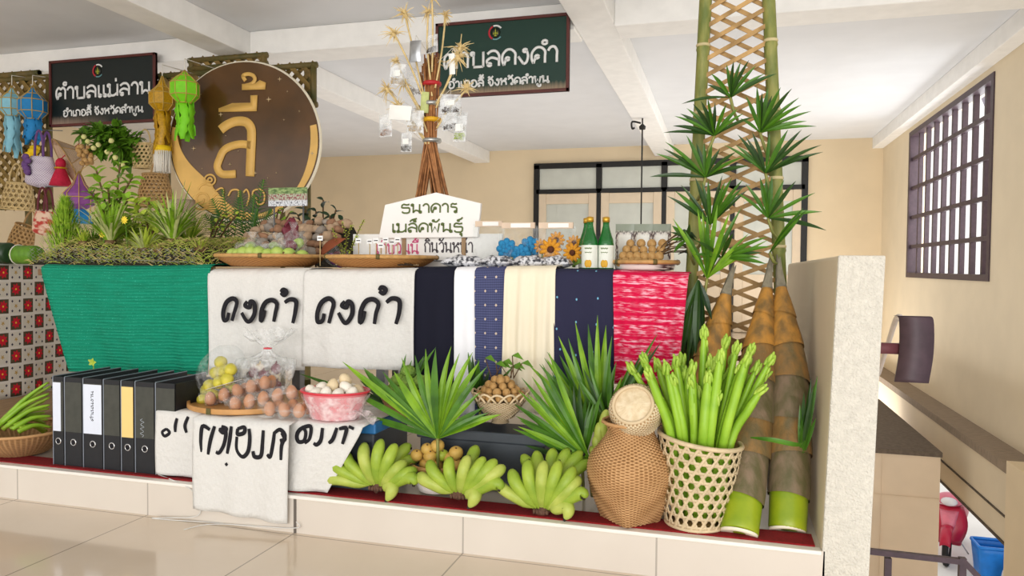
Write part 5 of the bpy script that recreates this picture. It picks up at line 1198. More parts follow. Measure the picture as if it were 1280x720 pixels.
def giftbag(px0, px1, py0, py1, Y, label, cardlabel):
    a, b_ = at(px0, py1, Y), at(px1, py0, Y); zb = TT + .004; zt = b_.z; xm = (a.x + b_.x) / 2; W = (b_.x - a.x) / 2
    r = root('gift_bag', (xm, Y, zb), label, 'bag', 'clear gift bags of crocheted flowers'); b = MB()
    for sg in (-1, 1): b.grid(lambda u, v: V((xm + W * (2 * u - 1) * (1 - .06 * v), Y + sg * .05 * math.sin(PI * u) ** .6 * (1 - v) ** .7 + .004 * math.sin(14 * u + 3 * v), zb + (zt - zb) * v)), 12, 10)
    b.build('bag_film', film2, r)
    b = MB(); b.box((xm - W * .8, Y - .006, zt - .012), (xm + W * .8, Y + .006, zt + .014)); b.build('header_card', MATS['card_tan'], r, smooth=False)
    b = MB(); b.box((xm - W * .35, Y - .008, zt - .008), (xm + W * .6, Y - .0065, zt + .010)); b.build('paper_label', MATS['label_white'], r, smooth=False)
    return xm, W, zb
giftbag(622, 674, 282, 326, 3.18, 'clear gift bag of blue crocheted flowers', '')
giftbag(668, 722, 282, 326, 3.13, 'clear gift bag of orange crocheted sunflowers beside the bottles', '')
giftbag(590, 632, 280, 322, 3.26, 'clear empty-looking gift bag with a tan header card beside the long white board', '')
def crochet(px, py, Y, R_, kind, label):
    c = at(px, py, Y); r = root('crochet_flower', c, label, 'flower', 'crocheted flowers in the gift bags'); b = MB()
    n = 11 if kind == 'sun' else 8
    for i in range(n):
        a = 2 * PI * i / n; d = V((math.cos(a), -.25, math.sin(a))); b.ell(c + d * R_ * .66, (R_ * .42, R_ * .16, R_ * .2) if kind == 'sun' else (R_ * .42, R_ * .3, R_ * .36), rot=Matrix.Rotation(-a, 3, 'Y'), n=8, k=5)
    if kind != 'sun':
        for i in range(5): a = 2 * PI * i / 5; b.ell(c + V((math.cos(a) * R_ * .3, -.018, math.sin(a) * R_ * .3)), (R_ * .26, R_ * .16, R_ * .26), n=7, k=5)
    b.build('petals', MATS['yarn_orange' if kind == 'sun' else 'yarn_blue'], r)
    b = MB(); b.ell(c + V((0, -.012, 0)), (R_ * .32, R_ * .16, R_ * .32), n=10, k=6); b.build('centre', MATS['yarn_brown' if kind == 'sun' else 'yarn_blue'], r)
    b = MB(); b.tube([c + V((0, .012, 0)), V((c.x, c.y + .012, TT + .012))], .004, 5)
    for s_ in (-1, 1): b.ribbon([V((c.x, c.y + .01, TT + .02)), V((c.x + s_ * .03, c.y - .01, TT + .04)), V((c.x + s_ * .05, c.y - .01, TT + .03))], lambda q_: .026 * ellw(q_), (0, -1, .3), .2)
    b.build('stem', MATS['yarn_green'], r)
crochet(634, 311, 3.17, .046, 'blue', 'blue crocheted flower beside the long white board'); crochet(652, 318, 3.15, .044, 'blue', 'small blue crocheted flower low in the middle of its bag'); crochet(663, 309, 3.18, .046, 'blue', 'blue crocheted flower next to the sunflowers')
crochet(689, 312, 3.11, .048, 'sun', 'orange crocheted sunflower with a dark centre, largest in its bag'); crochet(696, 300, 3.15, .036, 'sun', 'orange crocheted sunflower highest in its bag'); crochet(677, 308, 3.15, .032, 'sun', 'orange crocheted sunflower next to the blue flowers'); crochet(716, 316, 3.10, .040, 'sun', 'orange crocheted sunflower low beside the bottles'); crochet(718, 304, 3.15, .034, 'sun', 'orange crocheted sunflower high beside the bottles')
M('bottle_green', '1E8A36', .08, .1, 8, spec=.8, trans=.55); M('cap_gold', 'D8A83C', .35, .15, 30, metal=.6); M('label_cream', 'E6E8DC', .5, .05, 10); M('label_fruit', 'E0A818', .5, .15, 20); M('label_ink', '8A9A70', .5)
def bottle(px, Y, k, label):
    c = V((at(px, 335, Y).x, Y, TT)); r = root('glass_bottle', c, label, 'bottle', 'green bottles on the table'); s_ = k
    b = MB(); b.lathe([(.004, 0), (.034 * s_, 0), (.036 * s_, .006), (.036 * s_, .115 * s_), (.033 * s_, .135 * s_), (.02 * s_, .175 * s_), (.0145 * s_, .20 * s_), (.014 * s_, .226 * s_)], c, 24); b.build('glass', MATS['bottle_green'], r)
    b = MB(); b.lathe([(.0165 * s_, .215 * s_), (.0165 * s_, .237 * s_), (.004, .24 * s_)], c, 18); b.build('cap', MATS['cap_gold'], r)
    b = MB(); b.grid(lambda u, v: c + V((.0366 * s_ * math.cos(PI + .1 + u * 2.9), .0366 * s_ * math.sin(PI + .1 + u * 2.9), (.012 + .10 * v) * s_)), 16, 6); b.build('label', MATS['label_cream'], r)
    b = MB()
    for (aa, zz, w_) in ((4.55, .030, .010), (4.85, .030, .009)): b.ell(c + V((.037 * s_ * math.cos(aa), .037 * s_ * math.sin(aa), zz * s_)), (w_, .0015, .016), n=10, k=6)
    b.build('fruit_picture', MATS['label_fruit'], r)
    b = MB()
    for i in range(2):
        P = [c + V((.0372 * s_ * math.cos(a), .0372 * s_ * math.sin(a), (.098 - .018 * i) * s_ + .002 * math.sin(a * 30))) for a in [4.25 + .12 * j for j in range(8)]]; b.tube(P, .0016 + .001 * (i == 0), 4)
    b.build('label_print', MATS['label_ink'], r)
bottle(737, 3.02, .92, 'green glass bottle with a cream label, in front beside the sunflowers'); bottle(757, 3.04, .92, 'green glass bottle with a cream label, next to the photo pouches'); bottle(733, 3.13, .93, 'green glass bottle half hidden behind the other two')
t = NT('photo_print', .3, .5); s_ = t.sep(t.uv); e = t.math('MAXIMUM', t.math('ABSOLUTE', t.math('SUBTRACT', s_[0], .5)), t.math('MULTIPLY', t.math('ABSOLUTE', t.math('SUBTRACT', s_[1], .42)), .95))
n1 = t.step(t.noise(t.uv, 11, 3), .5, .05); frame_ = t.mix(n1, 'D8CEC2', '4A3030'); top = t.mix(t.step(s_[1], .84, .03), frame_, '8E9684')
t.color(t.mix(t.step(e, .34, .03), 'EEEAE0', top))
for k, px in enumerate((781, 804, 827)):
    Y = 3.38; c = V((at(px, 300, Y).x, Y, TT)); zt = at(px, 280, Y).z; W = 11.5 / ppu(at(px, 300, Y)); r = root('photo_pouch', c, ('printed foil pouch with a white window, beside the bottles', 'printed foil pouch with a white window, middle of three', 'printed foil pouch with a white window, beside the palm leaves')[k], 'pouch', 'printed foil pouches behind the longans')
    b = MB(); b.grid(lambda u, v: c + V((W * (2 * u - 1), -.016 * math.sin(PI * u) ** .7 * (1 - v) ** .5 - .002, (zt - TT) * v)), 10, 8); b.build('front', t.m, r)
    b = MB(); b.grid(lambda u, v: c + V((W * (2 * u - 1), .018 * math.sin(PI * u) ** .7 * (1 - v) ** .5, (zt - TT) * v)), 10, 8); b.build('back', MATS['foil'], r)
M('lightwood', 'C8A27A', .55, .15, 20)
TL = V((at(806, 336, 3.1).x, 3.1, TT)); tray(TL, .135, .036, 'shallow round tray of longans on the crimson cloth', foot=.85)
for row in range(4):
    for i in range(7 - row):
        x = TL.x - .095 + (.19 * (i + .5) / (7 - row)) * .92 - .012 + .008 * row; y = TL.y - .07 + .025 * row + rnd.uniform(-.008, .008); z = TT + .034 + .026 * row + rnd.uniform(-.002, .002)
        b = MB(); b.ell((x, y, z), .0185 * rnd.uniform(.9, 1.1), n=10, k=7); tag(b.build('longan', MATS['longan']), 'round brown longan heaped in the tray on the crimson cloth', 'fruit', 'longans in the tray')
r = root('longan_twigs', TL + V((.08, 0, .03)), 'longan twigs with dark leaves lying over the end of the fruit tray', 'twig'); b = MB(); sb = MB()
for i in range(14):
    p0 = TL + V((.03 + rnd.uniform(0, .03), rnd.uniform(-.06, .05), .05 + rnd.uniform(0, .03))); p1 = p0 + V((rnd.uniform(.06, .13), rnd.uniform(-.03, .03), rnd.uniform(-.02, .10))); sb.tube([p0, p0.lerp(p1, .5) + V((0, 0, .01)), p1], .0022, 4)
    if i % 3 == 0: b.ribbon([p1 - V((.03, 0, .01)), p1, p1 + V((.03, -.02, -.012)), p1 + V((.055, -.03, -.03))], lambda q_: .026 * ellw(q_), (0, -.6, 1), .3)
b.build('leaves', MATS['leaf_dark'], r); sb.build('twigs', MATS['stem_brown'], r)

# ------------------------------------------------------------------ bamboo trellis with palm leaves
M('pole_green', '8C8A48', .55, .35, 9, hx2='5E6A2E', bump=.3, bscale=30, stretch=(3, 3, 1)); M('pole_node', 'C8B88A', .6, .2, 20); M('palm_green', '4E7E16', .4, .3, 10, hx2='325C10', spec=.4); M('palm_dark', '305218', .42, .3, 10, hx2='223E14'); M('palm_light', '80A822', .42, .25, 10, hx2='527E14', spec=.35)
Ytr = 3.12
r = root('bamboo_trellis', V((at(918, 600, Ytr).x, Ytr, ZL)), 'tall green bamboo trellis with crossed slats rising to the ceiling behind the bamboo shoots', 'trellis')
def polept(side, z):
    if side == 0: a, b_ = at(882, 0, Ytr), at(862, 400, Ytr)
    else: a, b_ = at(961, 0, Ytr), at(977, 400, Ytr)
    t_ = (z - a.z) / (b_.z - a.z); return a.lerp(b_, t_)
for sd in (0, 1):
    b = MB(); zs = [ZL + .0] + [ZL + .12 + .27 * i for i in range(10)] + [2.72]; P = [polept(sd, z) for z in zs]
    P2, R2_ = [], []
    for z in zs:
        p = polept(sd, z); P2 += [p + V((0, 0, -.012)), p, p + V((0, 0, .012))] if ZL < z < 2.6 else [p]; R2_ += [.025, .028, .025] if ZL < z < 2.6 else [.025]
    b.tube(P2, R2_, 12); b.build('pole', MATS['pole_green'], r)
    for z in zs[1:-1]:
        p = polept(sd, z); bb = MB(); bb.lathe([(.0265, -.006), (.029, 0), (.0265, .006)], p + V((0, 0, .016)), 12); bb.build('node_ring', MATS['pole_node'], r)
for i in range(34):
    z = .5 + i * .0665
    for sg in (0, 1):
        za, zb_ = z, z + .13 + .01 * sg
        if zb_ > 2.68: continue
        pa, pb_ = polept(0, za if sg == 0 else zb_), polept(1, zb_ if sg == 0 else za); o_ = V((0, -.012 + .024 * sg, 0))
        b = MB(); b.bar(pa + o_, pb_ + o_, .0165, .006, up=(0, 1, 0)); b.build('lattice_slat', M('slat_tan', 'B8925A', .6, .35, 14, hx2='86683A'), r, smooth=False)
b = MB(); b.bar(polept(0, 2.12) + V((0, .03, 0)), polept(1, 2.12) + V((0, .03, 0)), .03, .03); b.build('cross_rail', MATS['bamboo_strip'], r, smooth=False)

def fanleaf(hub, tips, Y, label, mats=('palm_green', 'palm_dark'), stalk=None, wmax=.026, lean=-.10, group='palm leaves on the trellis', nmore=1, name='palm_leaf', jitter=.05, dens=1.0):
    h = at(hub[0], hub[1], Y); r = root(name, h, label, 'leaf', group); g = random.Random(int(hub[0] * 7 + hub[1]))
    b = MB(); N_ = len(tips)
    ends = [at(x, y, Y + lean * g.uniform(.3, 1.3)) for x, y in tips]
    full = []
    for i, e in enumerate(ends):
        full.append(e)
        if i + 1 < N_:
            for k in range(nmore if g.random() < dens else 0):
                t_ = (k + 1) / (nmore + 1); m = e.lerp(ends[i + 1], t_); d = m - h; L_ = (e - h).length * (1 - t_) + (ends[i + 1] - h).length * t_
                if (e - ends[i + 1]).length > .55 * L_ / 1.4 or nmore > 1 or True: full.append(h + d.normalized() * L_ * g.uniform(.86, 1.0) + V((0, g.uniform(-jitter, jitter), 0)))
    for i, e in enumerate(full):
        d = e - h; L_ = d.length; arch = V((0, -.10 * L_, .05 * L_)); P = [h + d * t_ + arch * (4 * t_ * (1 - t_)) * .6 for t_ in [j / 7 for j in range(8)]]
        w_ = wmax * g.uniform(.8, 1.1)
        b.ribbon(P, lambda t_: w_ * (.25 + .75 * min(1, t_ * 2.6)) * (1 if t_ < .55 else max(.03, 1 - ((t_ - .55) / .45) ** 1.6)), V((g.uniform(-.4, .4), -1, .35)), .38, mi=int(g.random() < .4))
    b.build('leaflets', [MATS[m] for m in mats], r, smooth=False)
    if stalk:
        s_ = MB(); s_.tube(smooth_path([h, at((hub[0] + stalk[0]) / 2, (hub[1] + stalk[1]) / 2 + 4, Y), at(stalk[0], stalk[1], Y + .06)], 5), .006, 6); s_.build('stalk', MATS['pole_green'], r)
    return r
PALM = [
 ((913, 122), [(852, 130), (884, 106), (889, 92), (908, 80), (926, 77), (945, 82), (956, 92), (971, 92)], (922, 150), 'fan-shaped palm leaf highest on the bamboo trellis'),
 ((893, 170), [(829, 166), (843, 145), (858, 135), (876, 126), (894, 128), (908, 130), (922, 136), (943, 146)], (876, 200), 'fan-shaped palm leaf on the thinner-leaved pole just below the topmost leaf'),
 ((950, 166), [(925, 148), (932, 120), (946, 108), (960, 110), (976, 109), (999, 122), (1014, 139), (1021, 158)], (965, 205), 'fan-shaped palm leaf spreading beyond the trellis edge just below the topmost leaf'),
 ((882, 222), [(812, 221), (820, 192), (831, 177), (858, 169), (880, 178), (900, 186), (920, 190), (937, 207)], (872, 250), 'fan-shaped palm leaf at the third level, its tips over the black door frame'),
 ((957, 217), [(905, 181), (922, 168), (940, 165), (985, 162), (1002, 162), (1015, 167), (1027, 181), (1029, 190)], (968, 255), 'broad palm leaf at the third level reaching towards the tan side wall'),
 ((888, 281), [(834, 245), (851, 231), (869, 222), (885, 225), (903, 219), (915, 222), (929, 224), (934, 238)], (872, 310), 'fan-shaped palm leaf at the fourth level in front of the door frame'),
 ((960, 273), [(921, 241), (932, 230), (950, 222), (965, 220), (980, 225), (995, 226), (1019, 241), (1033, 288)], (972, 300), 'fan-shaped palm leaf at the fourth level, one thin tip drooping past the pole'),
 ((884, 348), [(841, 273), (856, 288), (872, 261), (884, 268), (897, 256), (912, 266), (927, 259), (936, 292), (960, 300)], (876, 390), 'large bright palm leaf low on the trellis above the bamboo shoots'),
 ((962, 316), [(1004, 260), (1009, 262), (1000, 268), (995, 280)], (972, 330), 'narrow folded palm leaf behind the tips of the bamboo shoots'),
 ((902, 322), [(868, 318), (868, 300), (960, 296), (965, 308), (950, 322), (958, 330)], (880, 345), 'palm leaf lying flat across the trellis behind the tallest shoot tips'),
 ((858, 300), [(840, 282), (838, 300), (842, 316), (862, 280)], (868, 330), 'small palm leaf at the edge of the trellis above the longan tray')]
for i, (h, tp, sk, lb) in enumerate(PALM): fanleaf(h, tp, Ytr - .10 - .04 * (i % 2) - (.06 if i > 6 else 0), lb, stalk=sk, nmore=1, dens=.6, wmax=.0175, mats=('palm_light', 'palm_green') if i == 7 else ('palm_green', 'palm_dark'))
fanleaf((873, 350), [(850, 452), (858, 462), (866, 456), (874, 446), (880, 420), (848, 420), (890, 400)], Ytr - .22, 'dark palm leaf hanging down between the crimson cloth and the bamboo shoots', mats=('palm_dark', 'leaf_dark'), lean=.02, nmore=1)

# ------------------------------------------------------------------ bamboo shoots
M('sheath', 'BE883C', .45, .35, 9, hx2='7E6238', bump=.2, bscale=40, stretch=(3, 3, 1)); M('sheath_dark', '84705A', .5, .4, 9, hx2='5E5838', bump=.2, bscale=40, stretch=(3, 3, 1)); M('sheath_mid', '96703E', .45, .4, 9, hx2='6E6040', bump=.2, bscale=40, stretch=(3, 3, 1)); M('shoot_green', '9AA81E', .35, .2, 12, hx2='7E961A'); M('shoot_cut', 'EDE4CC', .6, .05, 20); M('sheath_edge', 'C8B08A', .7, .3, 40); M('shoot_tip', '8E8672', .8, .3, 30)
def shoot(base, tip, R0, label, nsh=6, bend=V((0, 0, 0)), mats=('sheath_dark', 'sheath_mid', 'sheath_dark', 'sheath_mid', 'sheath', 'sheath'), notch=False):
    base, tip = V(base), V(tip); r = root('bamboo_shoot', base, label, 'bamboo shoot', 'giant bamboo shoots'); ax = (tip - base); L_ = ax.length; rot = V((0, 0, 1)).rotation_difference(ax.normalized()).to_matrix()
    def C(t_): return base.lerp(tip, t_) + bend * (4 * t_ * (1 - t_))
    def Rr(t_): return R0 * (.88 + .20 * math.sin(PI * min(1, t_ * 1.35)) if t_ < .55 else 1.0) * (1 if t_ < .58 else max(.05, 1 - ((t_ - .58) / .42) ** 1.25 * .95))
    b = MB(); P = [C(t_) for t_ in (0, .004, .03, .07, .12, .16)]; b.tube(P, [R0 * .86, R0 * .9, R0 * .9, R0 * .92, R0 * .93, R0 * .93], 28); b.build('green_base', MATS['shoot_green'], r)
    b = MB(); b.lathe([(R0 * .30, -.001), (R0 * .86, -.006), (R0 * .87, .002)], base, 28, rot=rot, cap=False); b.build('cut_face', MATS['shoot_cut'], r)
    t0 = .115; step = (.93 - t0) / nsh
    for k in range(nsh):
        a, e = t0 + k * step, t0 + (k + 1) * step * 1.02 + .02; ph = k * 2.4
        b = MB()
        def fn(u, v, a=a, e=e, ph=ph):
            t_ = a + (e - a) * v; w_ = (.5 + .5 * math.cos(2 * PI * u - ph)) ** 2; t2 = t_ + (.015 * w_ if v > .9 else (-.02 * w_ if v < .05 else 0))
            c = C(min(t2, 1)); q_ = Rr(min(t2, 1)) * (1.0 + .055 * (1 - abs(v - .1)) * (1 if v < .5 else .6)) - .003 * v
            return c + rot @ V((q_ * math.cos(2 * PI * u), q_ * math.sin(2 * PI * u), 0))
        b.grid(fn, 28, 8, cu=True); b.build('sheath', MATS[mats[k % len(mats)]], r)
        bb = MB(); bb.tube([fn(i / 28, 1.0) for i in range(28)], .0035, 4, closed=True); bb.build('sheath_edge', MATS['sheath_edge'], r)
    b = MB(); b.ribbon(smooth_path([C(.91) + V((0, -R0 * .3, 0)), C(.97) + V((.003, -.01, 0)), C(1.04) + V((.010, 0, .0))], 5), lambda t_: .034 * (1 - t_) + .002, (0, -1, .1), .5); b.tube([C(.9), C(1.0), C(1.05)], [R0 * .32, R0 * .14, .002], 10); b.build('tip', MATS['shoot_tip'], r)
    return r
def zbase(px, py): p = atz(px, py, ZT + .004); return p
shoot(zbase(924, 666), at(962, 332, 3.0), .067, 'middle giant bamboo shoot with a notched green cut base, next to the woven stalk basket', bend=V((.0, .02, -.01)))
shoot(zbase(984, 662), at(973, 332, 3.0), .066, 'giant bamboo shoot standing against the low end wall', bend=V((.02, .0, 0)))
shoot(V((at(868, 600, 2.74).x, 2.74, ZT + .004)), at(914, 342, 3.0), .070, 'shorter giant bamboo shoot with a grey tip, half hidden behind the green stalks', bend=V((-.02, 0, 0)), nsh=5, mats=('sheath', 'sheath', 'sheath', 'sheath', 'sheath'))
# leaves beside the end wall
fanleaf((1000, 575), [(1022, 470), (1014, 472), (1018, 500), (1005, 490), (1010, 520), (1020, 522), (1000, 505)], 2.62, 'dark drooping palm leaf between the last bamboo shoot and the low wall', mats=('palm_green', 'palm_dark'), group=None, lean=-.02, stalk=(992, 640), wmax=.018)
b = MB(); P = smooth_path([at(938, 547, 2.50), at(965, 550, 2.46), at(996, 556, 2.48), at(1004, 552, 2.52)], 5); b.ribbon(P, lambda t_: .016 * ellw(t_), (0, -1, .5), .3); tag(b.build('palm_strip', MATS['palm_green']), 'single narrow palm strip laid across the two bamboo shoots', 'leaf')

# ------------------------------------------------------------------ hex-weave basket of green stalks
cb = V((at(869, 655, 2.535).x, 2.535, ZT)); Hb = .285
def Sb(u, v):
    a = 2 * PI * u; R_ = .098 + .036 * v ** .8; tl = .018 * v * math.cos(a)
    return cb + V((R_ * math.cos(a) + .012 * v, R_ * math.sin(a), Hb * v - tl))
M('bamboo_pale', 'D8C29C', .5, .2, 30)
r = root('stalk_basket', cb, 'open hexagon-weave bamboo basket packed with green stalks', 'basket')
b = MB(); hexweave(b, Sb, 22, 8, .0098, eps=.0014); b.build('weave', MATS['bamboo_pale'], r, solid=.002)
b = MB(); b.tube([Sb(i / 40, 1) for i in range(40)], .008, 8, closed=True); b.build('rim', MATS['bamboo_pale'], r); b = MB(); b.tube([Sb(i / 40, 0) + V((0, 0, .005)) for i in range(40)], .006, 8, closed=True); b.build('foot_ring', MATS['bamboo_pale'], r)
b = MB(); b.lathe([(.001, .006), (.096, .006), (.096, .01)], cb, 24); b.build('bottom', MATS['bamboo_mid'], r)
M('bud_green', 'B0CC50', .5, .15, 20, hx2='90B43A'); M('stalk_green', '9AC234', .42, .15, 10, hx2='7CA826')
TOPS = [(812, 470), (806, 452), (822, 458), (833, 462), (845, 455), (853, 452), (866, 462), (880, 418), (880, 440), (895, 462), (907, 430), (900, 448), (920, 438), (938, 440), (932, 452), (962, 452), (956, 470), (925, 462), (945, 462), (885, 475), (872, 492), (915, 512), (842, 478), (858, 470), (828, 475), (820, 490), (910, 470), (935, 478), (950, 490), (790, 462), (896, 500), (888, 455), (915, 452), (864, 480)]
for i, (x, y) in enumerate(TOPS):
    a = i * 2.4; q_ = (.35 + .6 * ((i * .618) % 1)) * .085
    fx = max(-1, min(1, (x - 878) / 75)); yy = 2.44 + .16 * ((i * .37) % 1); tip = at(x, y, yy); ft = cb + V((.088 * fx * .8, .05 * math.sin(a) - .0, .03)); md = V((cb.x + .012 + .112 * fx * .9, cb.y + (-.085 + .15 * ((i * .37) % 1)) * math.sqrt(max(0, 1 - .6 * fx * fx)), cb.z + Hb - .0))
    sr = root('green_stalk', ft, 'thick bright green stalk with a budded tip standing in the hexagon-weave basket', 'vegetable', 'green stalks in the basket'); R_ = .0145 * rnd.uniform(.75, 1.15)
    P = smooth_path([ft, md, md.lerp(tip, .6) + V((0, 0, .008)), tip], 5); b = MB(); b.tube(P, [R_] * (len(P) - 4) + [R_ * .9, R_ * .8, R_ * .66, R_ * .58], 8); b.build('stem', MATS['stalk_green'], sr)
    t_ = (P[-1] - P[-2]).normalized(); b = MB(); rt = V((0, 0, 1)).rotation_difference(t_).to_matrix()
    for k in range(7):
        aa = k * 2 * PI / 6; o_ = rt @ V((.009 * math.cos(aa), .009 * math.sin(aa), .006)) if k < 6 else t_ * .014; b.ell(tip + o_ - t_ * (.006 if k % 2 else -.004), (.0062, .0062, .019), rot=rt @ Euler((rnd.uniform(-.3, .3), rnd.uniform(-.3, .3), 0)).to_matrix(), n=7, k=5)
    if i % 2: b.ell(tip - t_ * .03 + rt @ V((.010, 0, 0)), (.005, .005, .014), rot=rt, n=6, k=4)
    b.build('buds', MATS['bud_green'], sr)

# ------------------------------------------------------------------ bottle-shaped creel and its lid
def wickermat(key, h1, h2, sc):
    t = NT(key, .6, .3); s_ = t.sep(t.map(t.uv, sc)); a = t.math('SINE', t.math('MULTIPLY', s_[0], 2 * PI)); c_ = t.math('SINE', t.math('MULTIPLY', s_[1], 2 * PI)); k = t.math('MULTIPLY', a, c_)
    t.bump(k, .7, .004); t.color(t.mix(t.noise(t.obj, 9, 3), t.mix(t.step(k, -.25, .5), h2, h1), t.mix(t.step(k, -.25, .5), h2, t.m and h1)))
wickermat('wicker', 'D0A270', '8E6236', (30, 36, 1)); wickermat('wicker_pale', 'E0CCA8', 'A88458', (34, 9, 1))
cc = V((at(787, 660, 2.515).x, 2.515, ZT)); PF = [(0, .082), (.04, .100), (.10, .127), (.16, .145), (.21, .138), (.25, .108), (.285, .083), (.305, .078), (.33, .094)]
PF = [(z * 1.0, q_) for z, q_ in PF]
def prof_at(pf, z):
    for (z0, a), (z1, b_) in zip(pf, pf[1:]):
        if z <= z1: k = (z - z0) / (z1 - z0); k = k * k * (3 - 2 * k) if 0 else k; return a + (b_ - a) * k
    return pf[-1][1]
def woven_shell(c, pf, nu, nv, ribs, rows, amp, square=0, rot=None, sq_rot=0):
    Ht = pf[-1][0]; sm = [(p.x, p.y) for p in smooth_path([V((z, q_, 0)) for z, q_ in pf], 6)]
    def fn(u, v):
        z = Ht * v; q_ = prof_at(sm, z); a = 2 * PI * u
        if square:
            k = square * max(0, 1 - v / .55) ** 1.2; aa = a + sq_rot; sq = 1 / max(abs(math.cos(aa)), abs(math.sin(aa))); q_ *= 1 + (min(sq, 1.32) * .92 - 1) * k
        w_ = math.sin(ribs * PI * u * 2) * math.cos(rows * PI * v); q_ += amp * w_
        p = V((q_ * math.cos(a), q_ * math.sin(a), z)); return c + (rot @ p if rot is not None else p)
    b = MB(); b.grid(fn, nu, nv, cu=True); return b, fn
r = root('creel_basket', cc, 'bottle-shaped wicker creel with a wide belly and flared mouth, at the ledge edge', 'basket')
b, fn = woven_shell(cc, PF, 144, 132, 24, 66, .0022, square=1.0, sq_rot=.785); b.f.append(tuple(range(144))[::-1]); b.m.append(0); b.build('body', MATS['wicker'], r)
b = MB(); b.tube([fn(i / 40, 1) for i in range(40)], .006, 6, closed=True); b.build('rim', MATS['wicker'], r)
b = MB(); b.tube(smooth_path([fn(.02, .99), fn(.02, .99) + V((.035, -.01, -.005)), fn(.02, .8) + V((.05, -.01, .0)), fn(.01, .72)], 5), .004, 6); b.build('cord', M('cord_pink', 'C89A86', .7, .2, 30), r)
lc = at(796, 536, 2.50); Rl = Euler((math.radians(56), 0, math.radians(-8))).to_matrix()
lc = cc + V((.018, -.028, .333 + .042))
PL = [(0, .076), (.02, .086), (.055, .088), (.08, .080), (.088, .066)]
rc_ = r
b, fn = woven_shell(lc - Rl @ V((0, 0, .045)), PL, 120, 40, 30, 20, .0018, rot=Rl); r = b.build('lid', MATS['wicker_pale'], rc_); r['label'] = 'paler round woven lid tipped on the mouth'
b = MB(); tc_ = lc + Rl @ V((0, 0, .043)); b.grid(lambda u, v: tc_ + Rl @ V(((.0665 * v) * math.cos(2 * PI * u), (.0665 * v) * math.sin(2 * PI * u), -.004 + .010 * (1 - v) + .0016 * math.sin(30 * 2 * PI * u) * v * (1 - v))), 120, 8, cu=True); b.build('lid_top', M('straw_pale', 'E6D4B4', .6, .25, 60, hx2='D6C09A'), r)
b = MB(); b.tube([tc_ + Rl @ V((.066 * math.cos(2 * PI * i / 30), .066 * math.sin(2 * PI * i / 30), .002)) for i in range(30)], .006, 6, closed=True); b.build('lid_rim', MATS['wicker_pale'], r)

# ------------------------------------------------------------------ banana hands
M('banana', 'A2B83E', .45, .18, 14, hx2='84A030', spec=.4); M('banana_pale', 'B8C25C', .45, .2, 14, hx2='96AA3E'); M('banana_tip', '2A2018', .7, .2, 30); M('banana_crown', '6A4A3A', .8, .4, 60)
def finger(par, a, e, R_, bow, mt):
    a, e = V(a), V(e); L_ = (e - a).length; m = a.lerp(e, .55) + bow
    P = smooth_path([a, a.lerp(e, .18) + bow * .25, m, a.lerp(e, .88) + bow * .55, e], 4); n = len(P); rr = []
    for i in range(n):
        t_ = i / (n - 1); rr.append(R_ * (.30 if t_ < .06 else min(1, .30 + (t_ - .06) * 3.2) if t_ < .28 else 1.0 if t_ < .62 else max(.16, 1 - ((t_ - .62) / .38) ** 1.6 * .85)))
    b = MB(); b.tube(P, rr, 10); d = (P[-1] - P[-2]).normalized(); b.tube([P[-1] - d * .002, P[-1] + d * .006], [R_ * .30, R_ * .22], 6, mi=1); b.build('banana', [MATS[mt], MATS['banana_tip']], par)
def hand(crown, front, back, Y, label, low=()):
    c = at(crown[0], crown[1], Y); r = root('banana_hand', V((c.x, c.y, ZT)), label, 'bananas', 'banana hands on the ledge'); g = random.Random(int(crown[0]))
    b = MB(); b.ell(c + V((0, .012, .004)), (.030, .022, .020), jit=.25, n=9, k=6)
    for i in range(5): b.ell(c + V((-.022 + .011 * i, -.004, .002)), (.007, .010, .010), jit=.2, n=6, k=4)
    b.build('crown', MATS['banana_crown'], r)
    for i, (x, y) in enumerate(front):
        e = at(x, y, Y + .025); s_ = V(((x - crown[0]) / 60 * .03, -.01, .02)); a = c + V(((x - crown[0]) / 55 * .028, .004, .012)); d = (e - a)
        bow = V((d.x * .18, -.030, .012 + abs(d.x) * .05)); finger(r, a, e, .0215 * g.uniform(.95, 1.1), bow, 'banana' if i % 3 else 'banana_pale')
    for i, (x, y) in enumerate(back):
        e = at(x, y, Y + .13); a = c + V(((x - crown[0]) / 55 * .02, .035, .02)); finger(r, a, e, .0225, V((0, .01, .03)), 'banana')
    for i, (x, y) in enumerate(low):
        e = at(x, y, Y - .028); a = c + V((.03, .01, .012)); finger(r, a, e, .0235, V((.03, -.004, .032)), 'banana_pale' if i % 2 == 0 else 'banana')
YB1 = 2.468
FR = 1.12
hand((470, 611), [(415, 603), (421, 581), (436, 567), (458, 555), (478, 550), (495, 556), (506, 578), (519, 588)], [(447, 566), (513, 560), (522, 578)], YB1, 'hand of green bananas beside the hanging lettered cloth', low=[(483, 626), (517, 606)])
hand((572, 621), [(528, 596), (540, 578), (564, 573), (586, 571), (605, 573), (619, 576), (629, 584)], [(532, 612), (596, 562)], YB1 - .01, 'middle hand of green bananas in front of the yellow santol fruits', low=[(586, 634), (624, 612)])
hand((676, 640), [(626, 606), (642, 589), (661, 576), (681, 577), (699, 577), (717, 585), (723, 598)], [(652, 573), (669, 568), (692, 564), (712, 564), (729, 568), (738, 580)], YB1 - .01, 'largest hand of green bananas next to the wicker creel', low=[(706, 649), (729, 622)])
